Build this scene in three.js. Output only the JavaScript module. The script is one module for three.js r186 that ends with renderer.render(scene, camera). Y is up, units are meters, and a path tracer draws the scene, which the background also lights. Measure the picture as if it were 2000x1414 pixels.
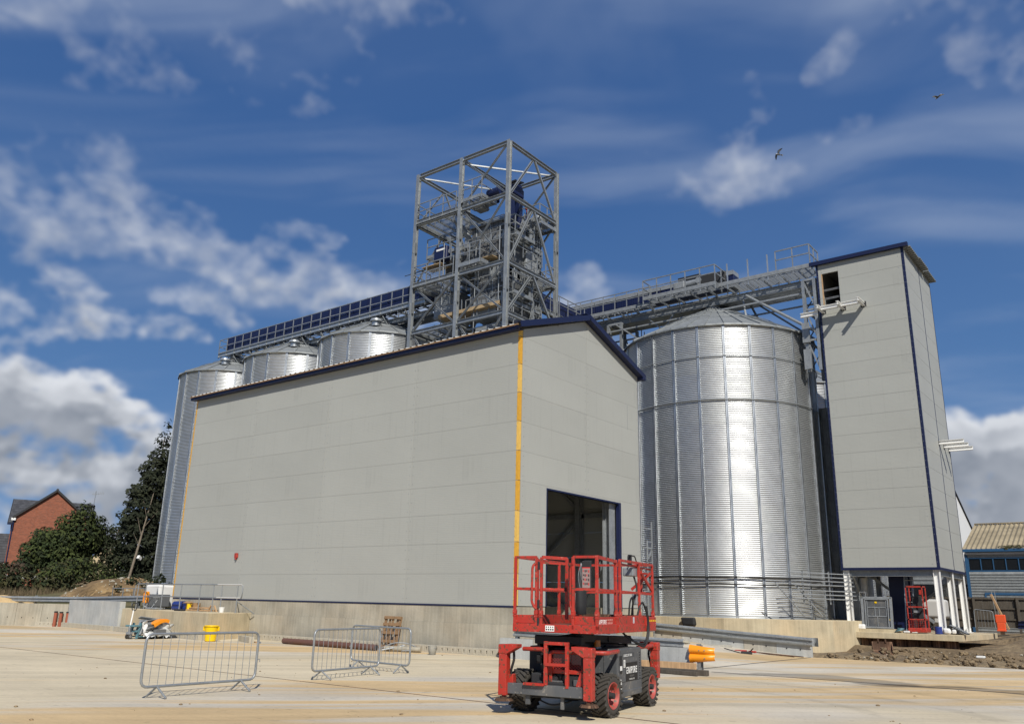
import * as THREE from 'three';
import { mergeGeometries, toCreasedNormals } from 'three/addons/utils/BufferGeometryUtils.js';
import { RoundedBoxGeometry } from 'three/addons/geometries/RoundedBoxGeometry.js';

// ---------------------------------------------------------------- camera, sky, sun, exposure
const scene = new THREE.Scene();
const camera = new THREE.PerspectiveCamera(46.77, 1024 / 723, 0.1, 3000);
camera.rotation.order = 'YXZ';
camera.rotation.set(THREE.MathUtils.degToRad(16.083), THREE.MathUtils.degToRad(-52.059), THREE.MathUtils.degToRad(1.298));
camera.position.set(0, 1.7, 0);
const renderer = new THREE.WebGLRenderer({ antialias: true });
renderer.toneMapping = THREE.LinearToneMapping;
renderer.toneMappingExposure = 1.0;
renderer.shadowMap.enabled = true;
const SUN = new THREE.Vector3(-0.669 * 0.755, 0.656, 0.743 * 0.755).normalize();
const sun = new THREE.DirectionalLight(new THREE.Color(1.0, 0.95, 0.86), 4.6);
sun.position.copy(SUN).multiplyScalar(150).add(new THREE.Vector3(35, 0, -25));
sun.target.position.set(35, 0, -25); scene.add(sun.target);
sun.castShadow = true; sun.shadow.mapSize.set(4096, 4096);
Object.assign(sun.shadow.camera, { left: -80, right: 80, top: 80, bottom: -80, near: 1, far: 400 });
scene.add(sun);

function mulberry(a) { return () => { a |= 0; a = a + 0x6D2B79F5 | 0; let t = Math.imul(a ^ a >>> 15, 1 | a); t = t + Math.imul(t ^ t >>> 7, 61 | t) ^ t; return ((t ^ t >>> 14) >>> 0) / 4294967296; }; }
const R0 = mulberry(7);
const PERM = new Uint16Array(4096), VAL = new Float32Array(4096);
{ const r = mulberry(99); for (let i = 0; i < 4096; i++) { PERM[i] = i; VAL[i] = r(); } for (let i = 4095; i > 0; i--) { const j = (r() * (i + 1)) | 0; const t = PERM[i]; PERM[i] = PERM[j]; PERM[j] = t; } }
const hash = (x, y, z) => VAL[(PERM[(PERM[(PERM[x & 4095] + y) & 4095] + z) & 4095])];
const sm = t => t * t * (3 - 2 * t);
function n2(x, y) { const X = Math.floor(x), Y = Math.floor(y), u = sm(x - X), v = sm(y - Y);
  const a = hash(X, Y, 5), b = hash(X + 1, Y, 5), c = hash(X, Y + 1, 5), d = hash(X + 1, Y + 1, 5); return a + (b - a) * u + (c - a + (a - b - c + d) * u) * v; }
function n3(x, y, z) { const X = Math.floor(x), Y = Math.floor(y), Z = Math.floor(z), u = sm(x - X), v = sm(y - Y), w = sm(z - Z);
  const L = (a, b, t) => a + (b - a) * t;
  return L(L(L(hash(X, Y, Z), hash(X + 1, Y, Z), u), L(hash(X, Y + 1, Z), hash(X + 1, Y + 1, Z), u), v), L(L(hash(X, Y, Z + 1), hash(X + 1, Y, Z + 1), u), L(hash(X, Y + 1, Z + 1), hash(X + 1, Y + 1, Z + 1), u), v), w); }
function f2(x, y, o = 4) { let s = 0, a = .5, t = 0; for (let i = 0; i < o; i++) { s += a * n2(x, y); t += a; a *= .5; x = x * 2.03 + 17.1; y = y * 2.01 + 9.7; } return s / t; }
function f3(x, y, z, o = 4) { let s = 0, a = .5, t = 0; for (let i = 0; i < o; i++) { s += a * n3(x, y, z); t += a; a *= .5; x = x * 2.03 + 13.3; y = y * 2.02 + 7.9; z = z * 2.01 + 3.1; } return s / t; }
const clamp = (x, a = 0, b = 1) => x < a ? a : x > b ? b : x;
const sstep = (a, b, x) => sm(clamp((x - a) / (b - a)));
const mix = (a, b, t) => a + (b - a) * t;
const D2R = Math.PI / 180;

// sky: air plus clouds, all round (azimuth clockwise from -Z, elevation; degrees)
const CUM = [ // az, el, half-width, half-height, strength, tilt
  [15, 21.5, 6, 3.0, .86, .0], [20, 23.0, 5, 2.8, .86, .0], [24.2, 22.9, 4.6, 2.2, 1.0, -.12], [28.6, 21.9, 4.6, 2.1, 1.05, -.14], [33, 21.0, 5.0, 2.0, 1.05, -.12], [37.5, 20.2, 5.0, 2.0, 1.05, -.10], [42.0, 19.5, 4.6, 2.0, 1.0, -.06], [45, 18.6, 3.5, 1.6, .9, 0],
  [22, 26.2, 3, 1.4, .62, 0], [30.5, 19.0, 3.6, 1.1, .78, 0], [36, 17.6, 3.6, 1.0, .72, 0], [36.5, 23.6, 2.5, .8, .46, 0], [45.2, 21.8, 1.8, .9, .6, 0],
  [16, 16.5, 6, 3.0, .70, 0], [20, 17.5, 3.5, 1.8, .62, 0], [26, 16.5, 4.2, 1.2, .52, -.1],
  [14.5, 11.6, 6, 2.6, 1.3, 0], [19, 10.6, 5, 2.3, 1.3, 0], [23.8, 9.9, 4.6, 1.9, 1.3, 0], [27.6, 9.4, 3.0, 1.5, 1.2, -.1], [20, 8.0, 9, 1.8, 1.2, 0], [27, 7.6, 4.5, 1.5, 1.15, 0], [25, 12.4, 2.2, .7, .7, 0],
  [26, 5.6, 5, .8, .85, 0], [18, 4.6, 6, .7, .8, 0], [19, 2.6, 4, 1.4, 1.2, 0], [27.8, 3.6, 3.2, 1.3, 1.1, 0], [30, 2.0, 3, 1.3, 1.2, 0], [23, 1.2, 10, .9, 1.0, 0],
  [68.8, 28.6, 2.4, 2.1, .92, 0], [67.0, 27.2, 2.0, 1.5, .90, .2], [71.0, 28.0, 2.0, 1.4, .86, 0], [70.6, 30.8, 1.5, 1.9, .74, .3], [70.2, 32.6, 1.0, 1.4, .58, .2], [64.9, 27.6, 1.9, 1.0, .6, .1], [62, 28.9, 1.0, 1.2, .6, 0], [74.2, 29.9, 1.2, .8, .55, .2], [76.4, 30, 1.2, .6, .5, 0],
  [57.2, 21.6, 1.3, 1.2, .95, 0], [58.0, 20.4, 1.3, .9, .8, 0], [56.4, 20.4, 1.2, 1.2, .72, 0],
  [79.8, 9.4, 2.6, 2.2, 1.35, 0], [82.6, 8.6, 3.0, 2.2, 1.3, 0], [85.2, 9.2, 2.6, 2.0, 1.35, 0], [82, 6.4, 5.5, 2.4, 1.4, 0], [88, 7.4, 4, 3.0, 1.35, 0], [81, 4.4, 4.5, 1.5, 1.2, 0], [78.6, 7.2, 3, 2.2, 1.3, 0],
  [18.5, 32.6, 5.5, 2.6, .74, 0], [24.5, 32.4, 3.6, 1.8, .62, 0], [35.4, 32.6, 2.6, 1.3, .64, .1], [38, 33.3, 2.2, 1.0, .66, .1], [31.5, 34.4, 3.6, 3.0, .62, .3], [37, 38.6, 3.6, 1.3, .74, 0], [42.6, 38.3, 4.2, 1.2, .80, 0], [38.5, 35.8, 2.6, 1.8, .58, 0],
  [75.4, 33.8, 2.2, .9, .50, .5], [77, 35.0, 1.8, .8, .48, .5], [81.2, 36.2, 2.8, 1.4, .66, .3], [85.4, 34.4, 3.8, 2.4, .60, .2], [87.6, 32.2, 3, 2.2, .52, 0],
];
{ const r = mulberry(411); for (let i = 0; i < 70; i++) { const az = 96 + r() * 272; const el = 4 + Math.pow(r(), 1.4) * 34; const w = 3 + r() * 6; CUM.push([az, el, w, w * (.22 + r() * .3), .6 + r() * .7, (r() - .5) * .3]); } }
function cumulus(az, el) { let m = 0; for (const c of CUM) { let da = az - c[0]; if (da > 180) da -= 360; else if (da < -180) da += 360; if (Math.abs(da) > c[2] * 2.2) continue; const de = el - c[1];
    const x = (da + de * c[5] * 2) / c[2], y = (de - da * c[5]) / (de < 0 ? c[3] * 1.0 : c[3]); const d = 1 - (x * x + y * y) * .55; if (d > 0) m = Math.max(m, c[4] * Math.sqrt(d)); } return m; }
function cloudDensity(az, el, dx, dy, dz) {
  const m = cumulus(az, el); if (m <= 0) return 0;
  const w = (f3(dx * 9 + 5, dy * 14, dz * 9, 3) - .5) * .13;
  const n = f3((dx + w) * 15 + 2.3, (dy + w) * 24, (dz - w) * 15, 6), n2_ = f3(dx * 70 + 9, dy * 90, dz * 70, 3);
  return clamp((m * .98 + (n - .5) * 2.0 + (n2_ - .5) * .75 - .43) * mix(2.1, .95, sstep(10, 22, el))); }
function skyColor(dx, dy, dz, out) {
  const el = Math.asin(clamp(dy, -1, 1)) / D2R, az = Math.atan2(dx, -dz) / D2R; let A = az < 0 ? az + 360 : az; if (A < 8) A += 360; 
  const t = clamp(el / 60), h = Math.pow(1 - clamp(el / 40), 2.2), sd = sstep(0, 14, el);
  let r = mix(.068, .022, Math.pow(t, .5)), g = mix(.178, .080, Math.pow(t, .5)), b = mix(.445, .238, Math.pow(t, .55));
  r = mix(r, .20, h * .75); g = mix(g, .37, h * .75); b = mix(b, .66, h * .6);
  // thin high veils of ice cloud, streaked
  if (el > -3) {
    const k = 1 / (Math.max(dy, 0) + .22), px = dx * k, pz = dz * k;
    const w = f2(px * 1.3 + 4, pz * 1.3 + 2, 3) - .5;
    const ci = f2((px * .45 + pz * .9) * 2.2 + w * 1.6, (px * .9 - pz * .45) * 8.5 + w * 3.0, 6);
    const broad = f2(px * .9 + 31, pz * .9 - 12, 3);
    let cirrus = sstep(.50, .90, ci * .72 + broad * .42) * .30 + sstep(.36, .78, broad) * .06;
    const wis = f2(px * 5 + w * 3, pz * 5 - w * 3, 5); cirrus += sstep(.52, .80, wis) * sstep(.45, .72, broad) * .12;
    cirrus *= .25 + .75 * sstep(2, 20, el);
    r = mix(r, .46, cirrus); g = mix(g, .53, cirrus); b = mix(b, .66, cirrus);
    const d = cloudDensity(A, el, dx, dy, dz);
    if (d > .003) {
      const sA = Math.sin(az * D2R), cA = Math.cos(az * D2R), at = e => { const c = Math.cos(e * D2R); return cloudDensity(A, e, sA * c, Math.sin(e * D2R), -cA * c); };
      const low = sstep(26, 12, el), lit = clamp(.98 - at(el + .8) * mix(.12, .36, low) - at(el + 2.0) * mix(.10, .42, low) + (f3(dx * 30, dy * 44, dz * 30, 4) - .5) * .6);
      const cr = mix(.19, .74, lit), cg = mix(.22, .765, lit), cb = mix(.275, .81, lit);
      const a = Math.pow(d, 1.25) * mix(.47, .97, sstep(29, 11, el)); r = mix(r, cr, a); g = mix(g, cg, a); b = mix(b, cb, a);
    }
  }
  if (el < 0) { const k = sstep(0, -6, el); r = mix(r, .16, k); g = mix(g, .15, k); b = mix(b, .12, k); }
  out[0] = r; out[1] = g; out[2] = b;
}
{
  const W = 2048, H = 1024, data = new Float32Array(W * H * 4), o = [0, 0, 0];
  for (let j = 0; j < H; j++) { const v = (j + .5) / H, el = (v - .5) * Math.PI, ce = Math.cos(el), se = Math.sin(el);
    for (let i = 0; i < W; i++) { const th = ((i + .5) / W - .5) * 2 * Math.PI; skyColor(Math.cos(th) * ce, se, Math.sin(th) * ce, o); const k = (j * W + i) * 4; data[k] = o[0]; data[k + 1] = o[1]; data[k + 2] = o[2]; data[k + 3] = 1; } }
  const tex = new THREE.DataTexture(data, W, H, THREE.RGBAFormat, THREE.FloatType);
  tex.mapping = THREE.EquirectangularReflectionMapping; tex.magFilter = THREE.LinearFilter; tex.minFilter = THREE.LinearFilter; tex.needsUpdate = true;
  scene.background = tex; scene.environment = tex; scene.backgroundIntensity = 1; scene.environmentIntensity = 1;
}

// ---------------------------------------------------------------- textures and materials
function dataTex(W, H, fn, srgb = true) { // fn(u, v, out) in 0..1 linear rgb for colour maps
  const d = new Uint8Array(W * H * 4), o = [0, 0, 0]; const enc = x => x <= .0031308 ? x * 12.92 : 1.055 * Math.pow(x, 1 / 2.4) - .055;
  for (let j = 0; j < H; j++) for (let i = 0; i < W; i++) { fn(i / W, j / H, o); const k = (j * W + i) * 4; for (let c = 0; c < 3; c++) d[k + c] = 255 * clamp(srgb ? enc(clamp(o[c])) : o[c]); d[k + 3] = 255; }
  const t = new THREE.DataTexture(d, W, H, THREE.RGBAFormat); t.wrapS = t.wrapT = THREE.RepeatWrapping; t.magFilter = THREE.LinearFilter; t.minFilter = THREE.LinearMipmapLinearFilter; t.generateMipmaps = true;
  if (srgb) t.colorSpace = THREE.SRGBColorSpace; t.needsUpdate = true; return t; }
// noise that repeats over 0..1 (period p cells)
function tn(u, v, p) { const x = u * p, y = v * p, X = Math.floor(x), Y = Math.floor(y), a = sm(x - X), b = sm(y - Y); const h = (i, j) => hash(((i % p) + p) % p, ((j % p) + p) % p, p);
  return mix(mix(h(X, Y), h(X + 1, Y), a), mix(h(X, Y + 1), h(X + 1, Y + 1), a), b); }
function tnA(u, v, p, q) { const x = u * p, y = v * q, X = Math.floor(x), Y = Math.floor(y), a = sm(x - X), b = sm(y - Y); const h = (i, j) => hash(((i % p) + p) % p, ((j % q) + q) % q, p + q);
  return mix(mix(h(X, Y), h(X + 1, Y), a), mix(h(X, Y + 1), h(X + 1, Y + 1), a), b); }
function tf(u, v, p, o = 4) { let s = 0, a = .5, t = 0; for (let i = 0; i < o; i++) { s += a * tn(u, v, p); t += a; a *= .5; p *= 2; } return s / t; }
const rep = (t, x, y = x) => { t.repeat.set(x, y); return t; };
const set3 = (o, r, g, b) => { o[0] = r; o[1] = g; o[2] = b; };
const M = {};
const std = (name, color, rough, metal = 0, extra = {}) => M[name] = new THREE.MeshStandardMaterial({ color: new THREE.Color().setRGB(...color), roughness: rough, metalness: metal, side: THREE.DoubleSide, ...extra });
const grainN = rep(dataTex(512, 512, (u, v, o) => { const k = tf(u, v, 16, 5); set3(o, k, k, k); }, false), .5);
const fineN = rep(dataTex(256, 256, (u, v, o) => { const k = tf(u, v, 32, 3); set3(o, k, k, k); }, false), 1.2);
// wall concrete: pours, vertical runs, blotches, air holes
function concreteTex(r, g, b, seed, streak) { return rep(dataTex(512, 512, (u, v, o) => {
  const blot = tf(u + seed, v, 4, 5), st = tnA(u, v, 48, 3) * .6 + tnA(u, v, 120, 4) * .4, fine = tn(u, v, 256), hole = tn(u + .3, v + seed, 190) > .93 ? .72 : 1;
  const k = (1 + (blot - .5) * .55 + (st - .5) * streak + (fine - .5) * .10) * hole; const warm = (tf(u, v + seed, 3, 3) - .5) * .12;
  set3(o, r * k * (1 + warm), g * k, b * k * (1 - warm)); }), 1 / 3.2); }
const concWarm = concreteTex(.50, .42, .28, .1, .30), concGrey = concreteTex(.36, .345, .30, .4, .34), concCool = concreteTex(.40, .41, .40, .7, .26);
std('concWarm', [1, 1, 1], .88, 0, { map: concWarm, bumpMap: grainN, bumpScale: .006 });
std('concGrey', [1, 1, 1], .88, 0, { map: concGrey, bumpMap: grainN, bumpScale: .006 });
std('concCool', [1, 1, 1], .88, 0, { map: concCool, bumpMap: grainN, bumpScale: .005 });
std('concMid', [1.12, 1.05, .94], .88, 0, { map: concGrey, bumpMap: grainN, bumpScale: .006 });
std('concPale', [1.0, .95, .86], .9, 0, { map: concGrey, bumpMap: grainN, bumpScale: .006 });
// cladding sheet: micro-ribbed painted steel with faint dust and scuffs
const cladTex = rep(dataTex(512, 512, (u, v, o) => { const k = 1 + (tf(u, v, 3, 5) - .5) * .09 + (tn(u, v, 200) - .5) * .035 - (tnA(u, v, 90, 4) > .87 ? .022 : 0) - sstep(.66, .9, tnA(u, v, 60, 2) * .6 + tf(u, v, 4, 3) * .4) * .07; set3(o, k * .80, k * .80, k * .80); }), 1 / 5.2, 1 / 4.3);
const cladBump = rep(dataTex(512, 512, (u, v, o) => { const k = .12 * (.5 + .5 * Math.sin(v * Math.PI * 2 * 32)) + .8 * (tnA(u, v, 5, 3) * .6 + tn(u, v, 9) * .3 + tn(u + .4, v, 17) * .1); set3(o, k, k, k); }, false), 1 / 3.1, 1 / 2.12);
const cladBase = [.378, .385, .356];
for (let i = 0; i < 3; i++) std('clad' + i, cladBase.map(c => c * [1.25, 1.225, 1.27][i]), .52, 0, { map: cladTex, bumpMap: cladBump, bumpScale: .006 });
std('cladIn', [.5, .5, .48], .6);
std('navy', [.006, .011, .050], .45);
std('navyConv', [.006, .012, .055], .45);
std('ins', [.62, .33, .035], .92, 0, { bumpMap: grainN, bumpScale: .02 });
std('ins2', [.70, .44, .10], .92, 0, { bumpMap: grainN, bumpScale: .02 });
std('black', [.012, .012, .013], .6);
std('dark', [.022, .023, .025], .7);
std('rubber', [.052, .047, .040], .9, 0, { bumpMap: fineN, bumpScale: .004 });
// galvanised steel: spangle and dull bloom
const galvTex = rep(dataTex(512, 512, (u, v, o) => { const s = tn(u, v, 40), s2 = tn(u + .5, v, 90), b = tf(u, v, 5, 4), k = .78 + (s - .5) * .22 + (s2 - .5) * .14 + (b - .5) * .32; set3(o, k * .98, k, k * 1.015); }), .7);
const galvRough = rep(dataTex(256, 256, (u, v, o) => { const k = .42 + (tf(u, v, 12, 4) - .5) * .35; set3(o, k, k, k); }, false), .7);
std('galv', [.40, .415, .42], 1, .45, { map: galvTex, roughnessMap: galvRough });
std('galvDull', [.36, .375, .385], 1, .25, { map: galvTex, roughnessMap: galvRough });
M.galvDark = M.galvDull; std('greyPlastic', [.13, .135, .14], .55);
std('galvBright', [.54, .56, .57], .38, .6, { map: galvTex });
std('galvRoof', [.37, .385, .385], .52, .35, { map: galvTex });
const sheetMap = rep(dataTex(256, 256, (u, v, o) => { const k = .90 + (tf(u, v, 6, 4) - .5) * .22 + (tn(u, v, 64) - .5) * .06; set3(o, k, k, k * 1.01); }), .6);
[[.62, .64, .645, .39], [.59, .61, .615, .42], [.65, .67, .675, .37], [.56, .58, .58, .45]].forEach((s, i) => std('sheet' + i, s.slice(0, 3), s[3], .82, { map: sheetMap }));
std('stiff', [.66, .68, .70], .40, .85, { map: galvTex });
std('white', [.78, .78, .76], .5);
std('whiteDirty', [.66, .65, .62], .6, 0, { map: cladTex });
std('cream', [.55, .44, .27], .85);
const redTex = rep(dataTex(512, 512, (u, v, o) => { const w = tf(u, v, 6, 5), sc = tf(u + .3, v + .6, 24, 4), fade = tf(u, v + .2, 3, 3); const k = 1 + (w - .5) * .35; let r = .42 * k, g = .028 * k + (fade - .5) * .03 + .008, b = .018 * k + (fade - .5) * .025 + .005;
  if (sc > .63) { const t = sstep(.63, .70, sc); r = mix(r, .13, t); g = mix(g, .06, t); b = mix(b, .035, t); } else if (sc < .25) { const t = sstep(.25, .18, sc) * .6; r = mix(r, .50, t); g = mix(g, .20, t); b = mix(b, .16, t); } set3(o, r, g, b); }), 1.1);
std('red', [1, 1, 1], .42, 0, { map: redTex, bumpMap: fineN, bumpScale: .0015 });
std('redDark', [.30, .03, .025], .5);
std('rimRed', [.95, 1.9, 2.4], .55, 0, { map: redTex });
const greyPaint = rep(dataTex(512, 512, (u, v, o) => { const w = tf(u, v, 5, 5), sc = tf(u + .1, v + .4, 30, 4), d = tf(u + .7, v, 3, 4); let k = .092 * (1 + (w - .5) * .5); let r = k * .97, g = k * 1.02, b = k * 1.08; const t = sstep(.68, .78, sc) * .7 + sstep(.5, .8, d) * .25; set3(o, mix(r, .24, t), mix(g, .22, t), mix(b, .19, t)); }), .9);
std('greyPaint', [1, 1, 1], .5, 0, { map: greyPaint, bumpMap: fineN, bumpScale: .001 });
std('orange', [.85, .30, .012], .35);
std('orangeDull', [.70, .085, .02], .6); std('amber', [.62, .22, .03], .3);
std('yellow', [.85, .56, .0], .38);
std('teal', [.12, .25, .29], .45, 0, { map: cladTex });
std('terracotta', [.30, .085, .045], .7);
const woodTex = rep(dataTex(256, 512, (u, v, o) => { const g = tnA(u, v, 40, 3) * .6 + tnA(u + .2, v, 90, 5) * .4, b = tf(u, v, 4, 4), k = .62 + g * .5 + (b - .5) * .5; set3(o, .27 * k, .165 * k, .085 * k); }), 2, .7);
std('wood', [1, 1, 1], .85, 0, { map: woodTex, bumpMap: fineN, bumpScale: .003 });
std('woodPale', [1.9, 2.0, 2.1], .85, 0, { map: woodTex });
std('woodGrey', [.36, .50, .76], .9, 0, { map: woodTex });
std('plank', [1.6, 1.9, 2.1], .85, 0, { map: woodTex });
const rustTex = rep(dataTex(512, 512, (u, v, o) => { const w = tf(u, v, 5, 5), st = tnA(u, v, 60, 3), k = .6 + w * .8; const t = sstep(.45, .75, st * .5 + w * .5); set3(o, mix(.085, .20, t) * k, mix(.045, .115, t) * k, mix(.026, .07, t) * k); }), .5);
std('rust', [1, 1, 1], .9, 0, { map: rustTex, bumpMap: grainN, bumpScale: .02 });
std('tubeBrown', [.13, .062, .045], .62, 0, { bumpMap: grainN, bumpScale: .004 });
std('cardboard', [.32, .20, .10], .85);
std('bluePaint', [.022, .085, .185], .5);
std('blueDrum', [.02, .04, .20], .4);
std('glassDark', [.012, .014, .017], .08, 0);
const mudFn = (u, v, o) => { const a = tf(u, v, 5, 6), c = tf(u + .4, v + .2, 26, 4), k = .45 + a * .8 + (c - .5) * .7; const t = sstep(.4, .7, tf(u + .2, v + .7, 3, 4)); set3(o, mix(.20, .27, t) * k, mix(.145, .20, t) * k, mix(.085, .115, t) * k); };
const mudTex = rep(dataTex(512, 512, mudFn), .22);
std('mud', [1, 1, 1], .95, 0, { map: mudTex, bumpMap: grainN, bumpScale: .05 });
std('mudPale', [1.35, 1.35, 1.35], .95, 0, { map: mudTex, bumpMap: grainN, bumpScale: .05 });
std('soil', [1.05, .96, .8], .95, 0, { map: mudTex, bumpMap: grainN, bumpScale: .06 });
std('sand', [.62, .44, .22], .95, 0, { bumpMap: grainN, bumpScale: .03 });
const grassTex = rep(dataTex(512, 512, (u, v, o) => { const a = tf(u, v, 6, 6), c = tn(u, v, 200), k = .55 + a * .6 + c * .3; const t = tf(u + .3, v, 4, 4); set3(o, mix(.06, .16, t) * k, mix(.075, .12, t) * k, mix(.025, .055, t) * k); }), .12);
std('grass', [1, 1, 1], .95, 0, { map: grassTex, bumpMap: grainN, bumpScale: .06 });
const brickTex = rep(dataTex(512, 512, (u, v, o) => { // 2.7 m x 1.8 m: 12 bricks x 24 courses
  const y = v * 24, row = Math.floor(y), x = u * 12 + (row % 2) * .5, fx = x - Math.floor(x), fy = y - row; const m = fx < .045 || fy < .13; const k = .75 + hash(Math.floor(x) % 12, row, 3) * .45 + (tn(u, v, 128) - .5) * .2; if (m) set3(o, .26, .20, .16); else set3(o, .27 * k, .075 * k, .035 * k); }), 1 / 2.7, 1 / 1.8);
std('brick', [1, 1, 1], .9, 0, { map: brickTex });
const slateTex = rep(dataTex(512, 512, (u, v, o) => { const y = v * 10, row = Math.floor(y), x = u * 10 + (row % 2) * .5, fx = x - Math.floor(x), fy = y - row; const k = .7 + hash(Math.floor(x) % 10, row, 8) * .5; const e = (fy < .14 ? .35 : 1) * (fx < .05 ? .6 : 1); set3(o, .062 * k * e, .064 * k * e, .072 * k * e); }), 1 / 3.2);
std('slate', [1, 1, 1], .75, 0, { map: slateTex });
const roofAC = rep(dataTex(512, 512, (u, v, o) => { const a = tf(u, v, 5, 6), s = tnA(u, v, 60, 3), k = .65 + a * .7 + (s - .5) * .35; set3(o, .30 * k, .25 * k, .165 * k); }), .2);
std('roofAC', [1, 1, 1], .9, 0, { map: roofAC });
std('bark', [.10, .075, .052], .95, 0, { bumpMap: grainN, bumpScale: .03 });
std('barkPale', [.20, .165, .125], .95, 0, { bumpMap: grainN, bumpScale: .03 });
const leafStd = (n, c) => std(n, c.map(v => v * .8), .95);
leafStd('leafA', [.034, .054, .013]); leafStd('leafB', [.023, .036, .011]); leafStd('leafC', [.058, .078, .017]); leafStd('leafD', [.062, .060, .020]); leafStd('conif', [.018, .025, .011]); leafStd('conifB', [.030, .036, .016]); leafStd('bramble', [.075, .052, .032]); leafStd('dry', [.19, .145, .085]);
std('twig', [.24, .21, .17], .95);
std('wrap', [.58, .60, .60], .25, 0, {});
std('rag', [.72, .72, .70], .9);
std('kerb', [1.16, 1.10, 1.0], .9, 0, { map: concGrey, bumpMap: grainN, bumpScale: .004 });

// ---------------------------------------------------------------- geometry helpers
const V = (x, y, z) => new THREE.Vector3(x, y, z);
const AX = V(0, 1, 0);
class MB {
  constructor() { this.g = []; }
  add(g, m) { g = g.index ? g.toNonIndexed() : g.clone(); for (const k of Object.keys(g.attributes)) if (!['position', 'normal', 'uv'].includes(k)) g.deleteAttribute(k); if (m) g.applyMatrix4(m); if (!g.attributes.normal) g.computeVertexNormals(); if (!g.attributes.uv) g.setAttribute('uv', new THREE.BufferAttribute(new Float32Array(g.attributes.position.count * 2), 2)); g.morphAttributes = {}; this.g.push(g); return this; }
  box(cx, cy, cz, sx, sy, sz, e) { const m = new THREE.Matrix4(); if (e) m.makeRotationFromEuler(new THREE.Euler(...e)); m.setPosition(cx, cy, cz); return this.add(new THREE.BoxGeometry(sx, sy, sz), m); }
  ab(x0, y0, z0, x1, y1, z1) { return this.box((x0 + x1) / 2, (y0 + y1) / 2, (z0 + z1) / 2, Math.abs(x1 - x0), Math.abs(y1 - y0), Math.abs(z1 - z0)); }
  rb(cx, cy, cz, sx, sy, sz, r = .012, e) { const m = new THREE.Matrix4(); if (e) m.makeRotationFromEuler(new THREE.Euler(...e)); m.setPosition(cx, cy, cz); return this.add(new RoundedBoxGeometry(sx, sy, sz, 2, Math.min(r, sx * .45, sy * .45, sz * .45)), m); }
  frame(a, b, up = AX) { const d = b.clone().sub(a), L = d.length(), z = d.clone().normalize(); let u = up.clone(); if (Math.abs(z.dot(u)) > .98) u = V(1, 0, 0); const x = u.clone().cross(z).normalize(), y = z.clone().cross(x); const m = new THREE.Matrix4().makeBasis(x, y, z); m.setPosition(a.clone().add(b).multiplyScalar(.5)); return [m, L]; }
  bar(a, b, w, h = w, up) { const [m, L] = this.frame(a, b, up); return this.add(new THREE.BoxGeometry(w, h, L), m); }
  ibeam(a, b, w, h, t = .02, up) { const [m, L] = this.frame(a, b, up); for (const [x, y, sx, sy] of [[0, h / 2 - t / 2, w, t], [0, -h / 2 + t / 2, w, t], [0, 0, t, h - 2 * t]]) this.add(new THREE.BoxGeometry(sx, sy, L), new THREE.Matrix4().multiplyMatrices(m, new THREE.Matrix4().makeTranslation(x, y, 0))); return this; }
  chan(a, b, w, h, t = .012, up) { const [m, L] = this.frame(a, b, up); for (const [x, y, sx, sy] of [[-w / 2 + t / 2, 0, t, h], [t / 2, h / 2 - t / 2, w - t, t], [t / 2, -h / 2 + t / 2, w - t, t]]) this.add(new THREE.BoxGeometry(sx, sy, L), new THREE.Matrix4().multiplyMatrices(m, new THREE.Matrix4().makeTranslation(x, y, 0))); return this; }
  angle(a, b, w, t = .012, up) { const [m, L] = this.frame(a, b, up); for (const [x, y, sx, sy] of [[0, -w / 2 + t / 2, w, t], [-w / 2 + t / 2, t / 2, t, w - t]]) this.add(new THREE.BoxGeometry(sx, sy, L), new THREE.Matrix4().multiplyMatrices(m, new THREE.Matrix4().makeTranslation(x, y, 0))); return this; }
  tube(a, b, r, s = 8, r2 = r) { const [m, L] = this.frame(a, b); const g = new THREE.CylinderGeometry(r2, r, L, s); g.rotateX(Math.PI / 2); return this.add(g, m); }
  path(pts, r, seg = 24, s = 7, closed = false, tension = .5) { return this.add(new THREE.TubeGeometry(new THREE.CatmullRomCurve3(pts, closed, 'catmullrom', tension), seg, r, s, closed)); }
  poly(pts, r, s = 8, rad = 0) { const c = new THREE.CurvePath(); let prev = pts[0]; for (let i = 1; i < pts.length - 1; i++) { const a = pts[i - 1], p = pts[i], b = pts[i + 1], d1 = p.clone().sub(a).normalize(), d2 = b.clone().sub(p).normalize(); const q1 = p.clone().addScaledVector(d1, -rad), q2 = p.clone().addScaledVector(d2, rad); c.add(new THREE.LineCurve3(prev, q1)); c.add(new THREE.QuadraticBezierCurve3(q1, p, q2)); prev = q2; } c.add(new THREE.LineCurve3(prev, pts[pts.length - 1])); return this.add(new THREE.TubeGeometry(c, pts.length * 9, r, s, false)); }
  cyl(x, y, z, r, h, s = 20, r2 = r, e) { const m = new THREE.Matrix4(); if (e) m.makeRotationFromEuler(new THREE.Euler(...e)); m.setPosition(x, y, z); return this.add(new THREE.CylinderGeometry(r2, r, h, s), m); }
  geo(uv = true) { const g = this.g.length === 1 ? this.g[0] : mergeGeometries(this.g, false); if (uv) boxUV(g); return g; }
  mesh(name, mat, parent, uv = true) { const m = new THREE.Mesh(this.geo(uv), mat); m.name = name; m.castShadow = m.receiveShadow = true; if (parent) parent.add(m); return m; }
}
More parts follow.
